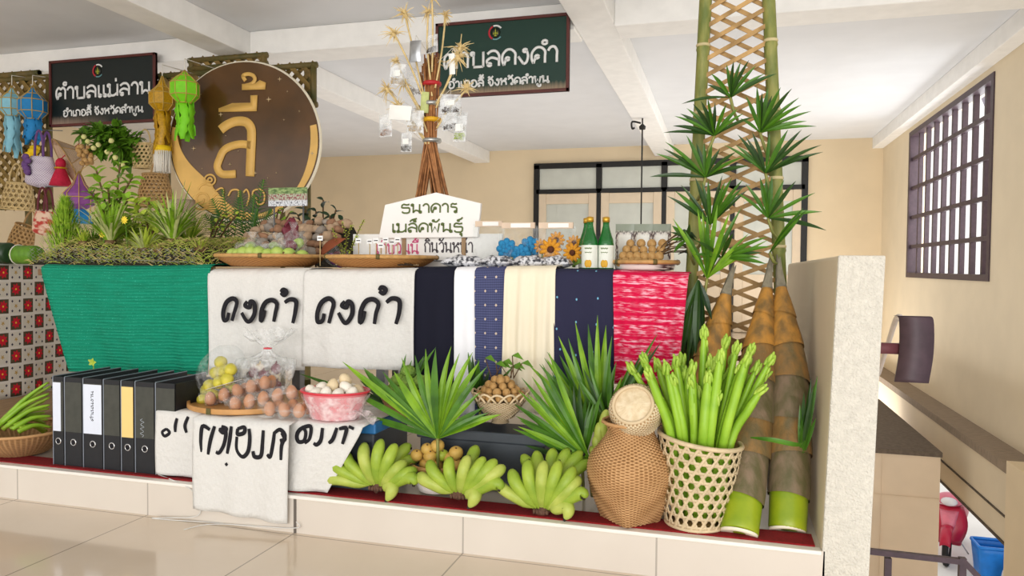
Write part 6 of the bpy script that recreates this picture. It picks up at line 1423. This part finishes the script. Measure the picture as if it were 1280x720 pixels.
# a few more bananas between creel and palm
r = root('banana_hand', V((at(752, 560, 2.66).x, 2.66, ZT)), 'small yellowing banana hand behind the creel lid', 'bananas', 'banana hands on the ledge'); c = at(757, 575, 2.66)
for (x, y) in ((742, 560), (752, 528), (760, 512), (748, 545)): finger(r, c, at(x, y, 2.63), .019, V((-.012, -.015, .006)), 'banana_pale')
b = MB(); b.ell(c, (.03, .03, .03), jit=.2); b.tube([c, V((c.x, c.y, ZT))], .018, 8); b.build('crown', MATS['banana_crown'], r)

# ------------------------------------------------------------------ fruit between the bananas, small baskets, palm fans
M('santol', 'D8B45C', .5, .25, 14, hx2='C49A4A'); M('lime', 'A8B83A', .45, .2, 20); M('sugar_apple', '7E9A3C', .7, .3, 50, hx2='5E8030')
for i, (px, py, R_, mt) in enumerate(((521, 571, .022, 'santol'), (538, 572, .024, 'santol'), (547, 559, .023, 'santol'), (553, 571, .022, 'lime'), (570, 568, .024, 'santol'), (534, 563, .021, 'santol'), (562, 575, .021, 'santol'), (590, 578, .02, 'santol'), (532, 582, .022, 'santol'), (546, 584, .022, 'santol'), (570, 582, .022, 'santol'))):
    R_ *= 1.15; c = at(px, py - 2, 2.585 + (.01 if i > 7 else 0)); r = root('lime' if mt == 'lime' else 'santol', c - V((0, 0, R_)), 'single green lime among the yellow santol fruits behind the bananas' if mt == 'lime' else 'round yellow santol fruit heaped behind the bananas', 'fruit', None if mt == 'lime' else 'santol fruits behind the bananas')
    b = MB(); b.ell(c, (R_, R_, R_ * .92), n=14, k=9); b.build('body', MATS[mt], r); b = MB(); b.ell(c + V((.006, -R_ * .55, R_ * .78)), (.004, .004, .003), n=6, k=4); b.build('stem_end', MATS['stem_brown'], r)
c = V((at(548, 585, 2.62).x, 2.615, ZT)); tray(c, .10, .10, 'small bowl-shaped woven tray under the santol fruits', name='fruit_bowl', group=None, foot=.7)
# footed scallop-edged basket of longans
cl = V((at(625, 560, 2.70).x, 2.70, .0)); zf, zr = at(624, 580, 2.70).z, at(624, 548, 2.62).z; cl.z = zf
r = root('scalloped_basket', V((cl.x, cl.y, .40)), 'small footed wicker basket with a looped scallop edge, full of longans', 'basket'); Hs = zr - zf; cl.z = .403; Hs = .115
b, fn = woven_shell(V((cl.x, cl.y, cl.z + .02)), [(0, .05), (.03, .075), (.06, .092), (Hs - .045, .097)], 96, 40, 24, 14, .0018); b.f.append(tuple(range(96))[::-1]); b.m.append(0); b.build('bowl', MATS['wicker_pale'], r)
b = MB(); b.lathe([(.035, 0), (.03, .012), (.045, .022)], cl, 20); b.build('foot', MATS['wicker_pale'], r)
for i in range(14):
    a0, a1 = 2 * PI * i / 14, 2 * PI * (i + 1.8) / 14; b = MB(); P = []
    for k in range(9): t_ = k / 8; a = a0 + (a1 - a0) * t_; q_ = .097 + .014 * math.sin(PI * t_); P.append(V((cl.x + q_ * math.cos(a), cl.y + q_ * math.sin(a), cl.z + Hs - .028 + .034 * math.sin(PI * t_))))
    b.tube(P, .0042, 6); b.build('loop', MATS['wicker_pale'], r)
for row, n_ in ((0, 14), (1, 11), (2, 7), (3, 4)):
    for i in range(n_):
        a = 2 * PI * (i + .4 * row) / n_; q_ = (.080, .062, .044, .022)[row]; c = V((cl.x + q_ * math.cos(a), cl.y + q_ * math.sin(a), cl.z + Hs - .012 + .020 * row)); b = MB(); b.ell(c, .0165 * rnd.uniform(.88, 1.1), n=9, k=6); tag(b.build('longan', MATS['longan']), 'round brown longan heaped in the footed wicker basket', 'fruit', 'longans in the footed basket')
r = root('longan_twigs', V((cl.x + .02, cl.y + .02, cl.z + Hs + .05)), 'dry longan twigs and leaves lying over the footed wicker basket', 'twig'); b = MB(); sb = MB()
for i in range(8):
    p0 = V((cl.x + rnd.uniform(-.04, .06), cl.y + rnd.uniform(0, .05), cl.z + Hs + .05)); p1 = p0 + V((rnd.uniform(-.05, .06), rnd.uniform(0, .03), rnd.uniform(.03, .09))); sb.tube([p0, p1], .0022, 4); b.ribbon([p1, p1 + V((.02, -.01, .004)), p1 + V((.05, -.02, -.012))], lambda q_: .024 * ellw(q_), (0, -.7, .7), .3)
b.build('leaves', MATS['leaf_mid'], r); sb.build('twigs', MATS['stem_brown'], r)
# sugar apples in a woven basket
cs = V((at(512, 520, 2.74).x, 2.74, .403)); PFs = [(0, .075), (.03, .095), (.07, .115), (.085, .118)]
r = root('fruit_basket', cs, 'wicker basket of knobbly green sugar apples behind the palm fan', 'basket'); b, fn = woven_shell(cs, PFs, 96, 40, 24, 16, .002); b.f.append(tuple(range(96))[::-1]); b.m.append(0); b.build('bowl', MATS['wicker'], r); b = MB(); b.tube([fn(i / 32, 1) for i in range(32)], .007, 6, closed=True); b.build('rim', MATS['wicker_pale'], r)
for i, (dx, dy, dz) in enumerate(((-.07, -.05, .085), (-.02, -.075, .09), (.035, -.07, .09), (.075, -.03, .085), (-.075, .02, .09), (.0, -.02, .125), (-.045, -.01, .13), (.045, .0, .128), (.02, .05, .12), (-.02, .03, .16))):
    c = cs + V((dx, dy, dz)); b = MB(); g = random.Random(i)
    b.grid(lambda u, v: c + V((math.sin(PI * v) * math.cos(2 * PI * u), math.sin(PI * v) * math.sin(2 * PI * u), -math.cos(PI * v) * .95)) * (.031 + .0035 * max(-.3, math.sin(7 * 2 * PI * u + (PI if int(v * 9) % 2 else 0)) * abs(math.sin(9 * PI * v)) ** .7)), 42, 27, cu=True)
    tag(b.build('sugar_apple', MATS['sugar_apple']), 'knobbly green sugar apple heaped in the basket behind the palm fan', 'fruit', 'sugar apples in the basket')
# palm fans standing behind the bananas
fanleaf((547, 548), [(449, 519), (428, 452), (478, 464), (502, 447), (532, 436), (564, 433), (591, 440), (609, 458), (605, 509), (626, 518)], 2.56, 'large bright palm fan standing behind the middle banana hand', mats=('palm_light', 'palm_green'), group='palm fans behind the bananas', wmax=.028, nmore=1, stalk=(548, 600), lean=.05, jitter=.03)
fanleaf((500, 515), [(374, 467), (432, 480), (455, 462), (470, 470), (545, 434), (530, 445), (515, 450)], 2.86, 'dark palm fan behind the pink bowl and the sugar apples', mats=('palm_green', 'palm_dark'), group='palm fans behind the bananas', wmax=.024, stalk=(505, 560), lean=-.05, jitter=.02)
fanleaf((600, 515), [(585, 440), (598, 448), (612, 462), (643, 457), (620, 470), (630, 480)], 2.84, 'dark palm fan between the large bright fan and the longan basket', mats=('palm_dark', 'palm_green'), group='palm fans behind the bananas', wmax=.024, stalk=(604, 560), lean=-.05, jitter=.02)
fanleaf((737, 575), [(640, 503), (641, 536), (645, 520), (648, 488), (652, 472), (672, 464), (686, 440), (684, 470)], 2.60, 'bright palm fan leaning towards the longan basket', mats=('palm_light', 'palm_green'), group='palm fans behind the bananas', wmax=.024, stalk=(740, 620), lean=.04, jitter=.03)
fanleaf((752, 548), [(660, 455), (680, 447), (684, 440), (698, 420), (719, 402), (747, 394), (765, 420), (778, 470)], 2.76, 'tallest bright palm fan in front of the navy dotted cloth', mats=('palm_light', 'palm_green'), group='palm fans behind the bananas', wmax=.026, stalk=(750, 610), lean=.0, jitter=.03)
fanleaf((762, 535), [(720, 470), (735, 450), (790, 452), (822, 417), (826, 428), (805, 446), (812, 478), (800, 496)], 2.70, 'palm fan reaching across the crimson ikat cloth behind the creel lid', mats=('palm_green', 'palm_dark'), group='palm fans behind the bananas', wmax=.020, stalk=(760, 600), lean=.0, jitter=.02)
fanleaf((728, 582), [(690, 490), (700, 500), (712, 480), (724, 478), (738, 500), (752, 490), (664, 520), (655, 556)], 2.64, 'dense dark palm fan low between the bright fans and the largest banana hand', mats=('palm_green', 'palm_dark'), group='palm fans behind the bananas', wmax=.022, stalk=(730, 625), lean=.03, jitter=.03)

# ------------------------------------------------------------------ eggs, bowl and fruit bag on the covered crate
ZC2 = CZ + .012
M('egg_brown', 'CC946C', .5, .15, 8, hx2='B87C54'); M('egg_white', 'F2EADC', .45, .05, 8); M('egg_cream', 'E4CFA8', .5, .1, 8); M('pink_plastic', 'E88A92', .4, .1, 10); M('red_plastic', 'D83A48', .35, .1, 10); M('round_tray_wood', 'C89458', .5, .2, 12)
def egg(c, mt, label, group, s_=1.0, tilt=None):
    c = V(c); b = MB(); rt = Euler(tilt or (rnd.uniform(-.3, .3), rnd.uniform(-.3, .3), 0)).to_matrix(); n, k = 14, 10
    def fn(u, v):
        th = -PI / 2 + PI * v; q_ = math.cos(th) * (1 - .13 * math.sin(th)); return c + rt @ V((.0225 * s_ * q_ * math.cos(2 * PI * u), .0225 * s_ * q_ * math.sin(2 * PI * u), .029 * s_ * math.sin(th)))
    b.grid(fn, n, k, cu=True); return tag(b.build('egg', MATS[mt]), label, 'egg', group)
# round wooden tray
ctr = V((at(318, 515, 2.68).x, 2.665, ZC2)); r = root('wooden_tray', ctr, 'low round wooden tray under the bagged yellow fruit and egg cartons', 'tray'); b = MB(); b.lathe([(.001, 0), (.245, 0), (.25, .004), (.25, .022), (.242, .022), (.24, .008), (.001, .008)], ctr, 56); b.build('body', MATS['round_tray_wood'], r, angle=.6)
b = MB(); q_ = ctr + V((-.02, -.2505, .012)); b.box(q_ - V((.008, .002, .012)), q_ + V((.012, .003, .012))); b.build('clasp', MATS['bamboo_old'], r, smooth=False)
film3 = clear_film('carton_clear', amount=.09, wscale=20, rough=.08, wrinkle=.5)
def carton(p0, p1, up, n, eggmat, label, paper=False, rows=2):
    """clear egg carton: p0 to p1 runs along its front edge"""
    p0, p1, up = V(p0), V(p1), V(up).normalized(); ax = (p1 - p0); L_ = ax.length; ax.normalize(); dp = up.cross(ax).normalized(); dp = dp if dp.y > 0 else -dp
    r = root('egg_carton', p0, label, 'carton', 'clear egg cartons'); st_ = L_ / n; W = .058
    b = MB()
    for rw in range(rows):
        for i in range(n):
            c = p0 + ax * (st_ * (i + .5)) + dp * (W * (rw + .5)); b.grid(lambda u, v: c + ax * (st_ * .48 * (1 - .25 * (1 - v) ** 2) * math.cos(2 * PI * u)) + dp * (W * .48 * (1 - .25 * (1 - v) ** 2) * math.sin(2 * PI * u)) + up * (.034 * v + .001), 10, 4, cu=True)
    b.grid(lambda u, v: p0 + ax * (L_ * u) + dp * (W * rows * v) + up * (.062 + .004 * math.sin(n * PI * 2 * u)), n * 4, 4); b.grid(lambda u, v: p0 + ax * (L_ * u) - dp * .004 + up * (.032 + .032 * v), n * 2, 2); b.build('shell', film3, r)
    if paper:
        b = MB(); m = p0 + ax * (L_ * .1) + up * .069; b.add([m, m + ax * (L_ * .52), m + ax * (L_ * .52) + dp * .035, m + dp * .035], [(0, 1, 2, 3)]); b.build('paper_label', MATS['label_white'], r, solid=.001)
    for rw in range(rows):
        for i in range(n): egg(p0 + ax * (st_ * (i + .5)) + dp * (W * (rw + .5)) + up * .032, eggmat if (i or eggmat == 'egg_white') else eggmat, 'brown egg in the ' + label, 'brown eggs in the ' + label, .98)
A = lambda x, y, Y: at(x, y, Y)
q0 = at(252, 511, 2.50); q1 = at(338, 486, 2.56); carton(q0, q1, (-.28, .05, 1), 5, 'egg_brown', 'tilted clear egg carton with a white paper label', paper=True)
q0 = at(283, 518, 2.43); q1 = at(372, 500, 2.49); carton(q0, q1, (-.2, .0, 1), 5, 'egg_brown', 'clear egg carton lying under the tilted one', rows=1)
q0 = V((at(325, 526, 2.42).x, 2.41, ZC2 + .002)); q1 = V((at(380, 526, 2.42).x, 2.41, ZC2 + .002)); carton(q0, q1, (0, -.05, 1), 3, 'egg_brown', 'short clear egg carton beside the pink bowl', rows=2)
# yellow fruit in a clear bag
M('yellow_fruit', 'D8C84A', .45, .2, 20, hx2='B8B03A')
cy = V((at(270, 500, 2.62).x, 2.62, ZC2 + .012)); film4 = clear_film('fruit_bag_film', amount=.09, wscale=35)
rb = root('fruit_bag', cy, 'clear bag of yellow-green fruit leaning on the tilted egg carton', 'bag'); b = MB()
b.grid(lambda u, v: cy + V((.11 * (math.sin(PI * (.03 + .93 * v)) ** .55) * math.cos(2 * PI * u) * (1 + .06 * math.sin(10 * PI * u + 3 * v)) + .06 * v, .075 * (math.sin(PI * (.03 + .93 * v)) ** .55) * math.sin(2 * PI * u), .23 * v + .002)), 30, 18, cu=True); b.build('bag_film', film4, rb)
for i, (px, py, Y) in enumerate(((254, 500, 2.58), (266, 494, 2.56), (262, 482, 2.58), (274, 478, 2.57), (280, 464, 2.60), (288, 462, 2.58), (276, 453, 2.62), (284, 474, 2.56), (258, 488, 2.62), (270, 466, 2.62), (288, 485, 2.60))):
    b = MB(); b.ell(at(px, py, Y), .0265, n=12, k=8, jit=.03); tag(b.build('yellow_fruit', MATS['yellow_fruit']), 'round yellow-green fruit inside the clear bag by the egg cartons', 'fruit', 'yellow-green fruits in the clear bag')
film5 = clear_film('crinkled_film', amount=.26, wscale=28, wrinkle=1.0)
cg = V((at(332, 500, 2.72).x, 2.72, ZC2 + .012)); rb = root('plastic_bag', cg, 'crinkled clear bag of garlic and shallots with a flared tied neck, behind the egg cartons', 'bag'); b = MB()
def gb(u, v):
    a = 2 * PI * u; h_ = .285
    q_ = math.sin(PI * (.04 + .6 * v / .6)) ** .55 if v < .6 else (.62 - .50 * math.sin(PI / 2 * (v - .6) / .15) if v < .75 else .12 + .75 * (v - .75) / .25)
    q_ *= 1 + .10 * math.sin(9 * a + 4 * v); return cg + V((.13 * q_ * math.cos(a) - .02 + .04 * v, .085 * q_ * math.sin(a), h_ * v + .001 + (.018 * math.sin(4 * a + 1) if v > .9 else 0)))
b.grid(gb, 54, 24, cu=True); b.build('bag_film', film5, rb); b = MB(); b.tube([gb(i / 16, .75) for i in range(16)], .004, 5, closed=True); b.build('tie', MATS['red_plastic'], rb)
for i in range(16):
    a = rnd.uniform(0, 2 * PI); q_ = rnd.random() ** .5; b = MB(); c = cg + V((.085 * q_ * math.cos(a) - .01, .05 * q_ * math.sin(a), .03 + .10 * rnd.random())); mt = ('burgundy', 'egg_cream', 'stem_brown')[i % 3]; b.ell(c, (.022, .02, .024), n=9, k=6); b.tube([c + V((0, 0, .02)), c + V((.004, 0, .034))], [.006, .002], 5)
    tag(b.build('onion', MATS[mt]), 'papery onion or shallot inside the crinkled clear bag', 'vegetable', 'onions in the crinkled bag')
# pink bowl of white eggs
cp = V((at(420, 528, 2.53).x, 2.525, ZC2)); r = root('pink_bowl', cp, 'oval pink plastic bowl with a red rim, wrapped in film and heaped with white eggs', 'bowl')
b = MB(); b.lathe([(.001, 0), (.085, 0), (.092, .006), (.122, .098), (.126, .104), (.120, .104), (.088, .01), (.001, .008)], cp, 44, sx=1.05, sy=.85); b.build('body', MATS['pink_plastic'], r, angle=.8)
b = MB(); b.tube([cp + V((.126 * 1.05 * math.cos(2 * PI * i / 44), .126 * .85 * math.sin(2 * PI * i / 44), .103)) for i in range(44)], .005, 6, closed=True); b.build('rim', MATS['red_plastic'], r)
b = MB(); film6 = clear_film('bowl_wrap', 'FFF4F4', .38, .2, .8, 26); b.grid(lambda u, v: cp + V(((.096 + .033 * v + .003 * math.sin(22 * PI * u + 5 * v)) * 1.05 * math.cos(2 * PI * u), (.096 + .033 * v + .003 * math.sin(22 * PI * u)) * .85 * math.sin(2 * PI * u), .002 + .09 * v)), 60, 8, cu=True)
b.grid(lambda u, v: cp + V((.09 + .10 * u, -.06 + .02 * math.sin(5 * u) + .06 * v, .03 - .024 * u + .012 * math.sin(6 * v + 3 * u))), 8, 6); b.build('film_wrap', film6, r)
for i, (dx, dy, dz) in enumerate(((-.085, -.03, .098), (-.045, -.065, .098), (.0, -.07, .10), (.045, -.062, .098), (.085, -.03, .098), (-.05, -.01, .112), (.0, -.02, .122), (.05, -.01, .116), (.08, .03, .10), (-.08, .03, .10), (.0, .04, .118), (.03, .02, .142), (.04, .06, .10), (-.04, .06, .10))):
    egg(cp + V((dx, dy, dz)), 'egg_white' if i not in (6, 11, 8) else 'egg_cream', 'white egg heaped in the pink bowl', 'white eggs in the pink bowl', 1.02, tilt=(rnd.uniform(-1.3, 1.3), rnd.uniform(-1.3, 1.3), 0))

# ------------------------------------------------------------------ lever-arch files
M('file_black', '1B1C20', .5, .2, 30); M('file_grey', '45463F', .5, .2, 30); M('file_edge', '9AA2AE', .35, .1, 20, metal=.5); M('file_paper', 'C9D2DC', .7, .08, 40); M('label_bluewhite', 'DDE3F0', .6, .03, 10); M('label_yellow', 'F0CE84', .6, .05, 10); M('finger_ring', 'C8C8C8', .25, .05, 10, metal=.8)
FX = [66, 80.5, 103.5, 129, 151, 168.5, 194, 224]; YFb = 2.462
LB = ['black lever-arch file with a narrow white label strip, first of the row', 'black lever-arch file with an unlabelled olive spine, second in the row', 'black lever-arch file with a large white handwritten spine label', 'black lever-arch file without label between the white- and yellow-labelled files', 'black lever-arch file with a pale yellow spine label', 'black lever-arch file with a scrawled spine, next to the yellow-labelled file', 'black lever-arch file at the row end, half hidden by the lettered cloth']
for i in range(7):
    yb_ = 578 + (FX[i] - 66) * .19; x0, x1 = at(FX[i] + .6, 525, YFb).x, at(FX[i + 1] - .6, 525, YFb).x; D, Ht = .30, .372
    if i == 6: x1 = x0 + .095
    r = root('lever_arch_file', V(((x0 + x1) / 2, YFb, ZT)), LB[i], 'file', 'lever-arch files on the ledge'); y0, y1 = YFb, YFb + D
    b = MB(); b.box((x0, y0, ZT), (x0 + .004, y1, ZT + Ht)); b.box((x1 - .004, y0, ZT), (x1, y1, ZT + Ht)); b.box((x0, y0, ZT), (x1, y0 + .004, ZT + Ht)); b.build('cover', MATS['file_black'], r, smooth=False, bevel=.001)
    b = MB(); b.box((x0 + .008, y0 + .03, ZT + .012), (x1 - .008, y1 - .012, ZT + Ht - .02)); b.build('papers', MATS['file_paper'], r, smooth=False)
    b = MB(); b.box((x0 + .003, y0 - .0015, ZT + Ht * .385), (x1 - .003, y0, ZT + Ht * .945)); b.build('spine_pocket', MATS['file_grey'], r, smooth=False)
    b = MB(); b.box((x0 - .0008, y0 - .002, ZT), (x0 + .0025, y0 + .004, ZT + Ht)); b.build('edge_strip', MATS['file_edge'], r, smooth=False)
    b = MB(); b.box((x0, y0, ZT + Ht), (x0 + .004, y1, ZT + Ht + .003)); b.build('top_strip', MATS['file_edge'], r, smooth=False)
    xm = (x0 + x1) / 2
    if i < 6:
        b = MB(); cz = ZT + Ht * .27; b.tube([V((xm + .0125 * math.cos(2 * PI * k / 20), y0 - .001, cz + .0125 * math.sin(2 * PI * k / 20))) for k in range(20)], .0028, 6, closed=True); b.build('finger_ring', MATS['finger_ring'], r)
        b = MB(); b.lathe([(.001, 0), (.011, 0), (.011, .002)], (xm, y0 - .0012, cz), 18, rot=Matrix.Rotation(PI / 2, 3, 'X')); b.build('finger_hole', MATS['ink'], r)
    if i in (0, 2, 4):
        lx0, lx1 = (x0 + .002, x0 + (x1 - x0) * .75) if i == 0 else (x0 + .004, x1 - .004); mt = MATS['label_yellow' if i == 4 else 'label_bluewhite']
        b = MB(); b.box((lx0, y0 - .003, ZT + Ht * (.385 if i != 4 else .38)), (lx1, y0 - .0016, ZT + Ht * .935)); b.build('spine_label', mt, r, smooth=False)
        if i == 2:
            b = MB(); write(b, 'จำนวนเงิน', (xm + .006, y0 - .0035, ZT + Ht * .53), (0, 0, 1), (-1, 0, 0), .013, .0012, .125, n=4) if False else write(b, 'ดำเนนงาน', (xm + .006, y0 - .0035, ZT + Ht * .53), (0, 0, 1), (-1, 0, 0), .012, .0011, .125, n=4); b.build('handwriting', MATS['ink'], r)
    if i == 5:
        b = MB()
        b.tube(smooth_path([V((xm - .012 + .01 * math.sin(k * 2.3), y0 - .0024, ZT + Ht * (.40 + .018 * k))) for k in range(12)], 4), .0008, 4); b.build('scrawl', MATS['file_paper'], r)

# ------------------------------------------------------------------ shallow basket of long green stalks at the ledge end
cbk = V((at(28, 575, 2.58).x, 2.58, ZT)); PFk = [(0, .10), (.03, .14), (.07, .185), (.105, .205)]
r = root('shallow_basket', cbk, 'shallow woven basket holding long green stalks beside the files', 'basket'); b, fn = woven_shell(cbk, PFk, 120, 40, 30, 16, .002); b.f.append(tuple(range(120))[::-1]); b.m.append(0); b.build('bowl', MATS['wicker'], r); b = MB(); b.tube([fn(i / 40, 1) for i in range(40)], .007, 6, closed=True); b.build('rim', MATS['wicker'], r)
M('stalk_yellowgreen', 'A0B83A', .45, .3, 8, hx2='7E9E2A')
for i in range(15):
    a0 = at(-6 + 3.0 * i * .8, 548 - 2 * (i % 4), 2.54 + .015 * (i % 3)); a0.z = ZT + .10 + .01 * (i % 4); b0 = at(60 + 4 * math.sin(i * 2.2), 478 + 5.2 * i * .9, 2.66 + .02 * (i % 3)); b = MB(); P = smooth_path([a0, a0.lerp(b0, .5) + V((0, 0, .02)), b0], 5); b.tube(P, [.011, .011, .0115, .011, .0105, .010, .009, .008, .007, .006, .004][:len(P)] + [.004] * max(0, len(P) - 11), 7)
    tag(b.build('leafy_green', MATS['stalk_yellowgreen' if i % 3 else 'stalk_green']), 'long green leaf stalk lying in the shallow basket beside the files', 'vegetable', 'long stalks in the shallow basket')
b = MB(); sp = at(117, 454, 2.75); b.tube([V((sp.x, 2.75, ZL)), sp], .002, 5)
for k in range(5): b.ribbon([sp, sp + V((.012 * math.cos(k * 1.3), -.008, .010 * math.sin(k * 1.3) + .006)), sp + V((.026 * math.cos(k * 1.3), -.010, .02 * math.sin(k * 1.3) + .006))], lambda q_: .016 * ellw(q_), (0, -1, .2), .2)
tag(b.build('leaf_sprig', MATS['leaf_lime']), 'tiny bright leaf sprig poking out between the files and the green net', 'leaf')

# ------------------------------------------------------------------ yard below: scooter, blue crate, sack
M('scooter_red', 'B01E3C', .3, .1, 10); M('scooter_pink', 'D8788C', .3, .15, 10); M('rubber', '22201F', .8, .2, 20); M('chrome', 'B8B8BC', .2, .1, 10, metal=.9); M('lamp_glass', 'D8D8DC', .15, .1, 10)
g0 = atz(1183, 706, -3.6); dr = V((math.sin(math.radians(-20)), -math.cos(math.radians(-20)), 0)); g0 = V((g0.x, g0.y, -3.6)) - dr * .62; rs = root('motor_scooter', g0, 'red and pink motor scooter parked on the bright yard below the stairs', 'scooter', rz=math.radians(-20))
# local axes: -Y is the scooter's front
def sp(name, b, m, sub=0): return b.build(name, MATS[m], rs, keep=True, sub=sub)
for yy, nm in ((-.62, 'front_wheel'), (.62, 'rear_wheel')):
    b = MB(); b.tube([(0, yy + .25 * math.cos(2 * PI * i / 28), .28 + .25 * math.sin(2 * PI * i / 28)) for i in range(28)], .045, 8, closed=True); o = sp(nm, b, 'rubber')
    b = MB(); b.lathe([(.001, -.03), (.05, -.03), (.2, -.012), (.2, .012), (.05, .03), (.001, .03)], (0, yy, .28), 20, rot=Matrix.Rotation(PI / 2, 3, 'Y')); h = b.build('hub', MATS['chrome'], o, keep=True)
b = MB(); b.grid(lambda u, v: V(((u - .5) * .16 * (1 - .2 * abs(v - .5)), -.62 + .31 * math.cos(.35 + 2.5 * v), .28 + .31 * math.sin(.35 + 2.5 * v) + .03 * (1 - (2 * u - 1) ** 2))), 6, 12); b.build('front_fender', MATS['scooter_red'], rs, keep=True, solid=.012)
b = MB(); b.grid(lambda u, v: V(((u - .5) * (.34 + .16 * math.sin(PI * v)), -.40 - .10 * (1 - (2 * u - 1) ** 2) + .16 * v * v - .05, .34 + .52 * v)), 8, 10); b.build('leg_shield', MATS['scooter_red'], rs, keep=True, solid=.03)
b = MB(); b.grid(lambda u, v: V(((u - .5) * (.12 + .14 * v), -.53 - .04 * (1 - (2 * u - 1) ** 2) + .14 * v * v, .46 + .34 * v)), 6, 6); b.build('front_panel', MATS['scooter_pink'], rs, keep=True, solid=.02)
b = MB(); b.ell((0, -.33, .96), (.20, .15, .11), n=14, k=8); sp('handlebar_cowl', b, 'scooter_pink'); b = MB(); b.ell((0, -.45, .95), (.12, .07, .07), n=12, k=8); sp('headlamp', b, 'lamp_glass')
b = MB(); b.tube(smooth_path([(-.38, -.2, 1.03), (-.15, -.3, 1.0), (.15, -.3, 1.0), (.38, -.2, 1.03)], 5), .018, 6); sp('handlebar', b, 'rubber')
for s_ in (-1, 1):
    b = MB(); b.tube([(s_ * .26, -.26, 1.02), (s_ * .33, -.27, 1.2)], .008, 5); b.ell((s_ * .35, -.27, 1.25), (.075, .02, .05)); sp('mirror', b, 'rubber')
b = MB(); b.box((-.17, -.36, .24), (.17, .1, .34)); b.box((-.05, -.3, .34), (.05, .1, .5)); b.build('footboard', MATS['scooter_red'], rs, keep=True, bevel=.03)
b = MB(); b.grid(lambda u, v: V(((.17 + .03 * math.sin(PI * v)) * math.cos(2 * PI * u), .1 + .75 * v, .52 + .19 * math.sin(2 * PI * u) + .08 * v)), 14, 8, cu=True); b.f += [tuple(range(14))[::-1], tuple(range(112, 126))]; b.m += [0, 0]; sp('rear_body', b, 'scooter_red')
b = MB(); b.ell((0, .42, .77), (.15, .42, .08), n=14, k=8); sp('seat', b, 'rubber')
b = MB(); b.tube([(0, -.62, .28), (0, -.42, .62), (0, -.34, .9)], .03, 8); sp('fork', b, 'chrome'); b = MB(); b.tube([(.12, .05, .2), (.24, .1, 0)], .012, 6); sp('kickstand', b, 'chrome')
pc = atz(1246, 724, -3.6); r = root('plastic_basket', V((pc.x, pc.y, -3.6)), 'bright blue plastic basket on the yard below', 'basket'); M('blue_plastic', '1A7CD8', .4, .15, 10)
b = MB(); s_ = .30
b.grid(lambda u, v: V((pc.x, pc.y, -3.6)) + V(((s_ * (.82 + .18 * v)) * max(-1, min(1, 1.35 * math.cos(2 * PI * u))), (.22 * (.82 + .18 * v)) * max(-1, min(1, 1.35 * math.sin(2 * PI * u))), .52 * v)), 32, 6, cu=True); b.f.append(tuple(range(32))[::-1]); b.m.append(0); b.build('body', MATS['blue_plastic'], r, solid=.02)
b = MB(); b.tube([V((pc.x + s_ * max(-1, min(1, 1.35 * math.cos(2 * PI * i / 32))), pc.y + .22 * max(-1, min(1, 1.35 * math.sin(2 * PI * i / 32))), -3.08)) for i in range(32)], .025, 6, closed=True); b.build('rim', MATS['blue_plastic'], r)
ps = atz(1256, 724, -3.6); b = MB(); b.grid(lambda u, v: V((ps.x + .02, ps.y - .62, -3.6)) + V((.26 * math.sin(PI * (.12 + .8 * v)) ** .7 * math.cos(2 * PI * u), .24 * math.sin(PI * (.12 + .8 * v)) ** .7 * math.sin(2 * PI * u), .5 * v + .02 * math.sin(12 * PI * u))), 24, 12, cu=True); b.f.append(tuple(range(24))[::-1]); b.m.append(0)
tag(b.build('sack', M('sack_white', 'D8D6D6', .7, .2, 14, bump=.6, bscale=12)), 'white crumpled sack leaning against the blue plastic basket', 'sack')
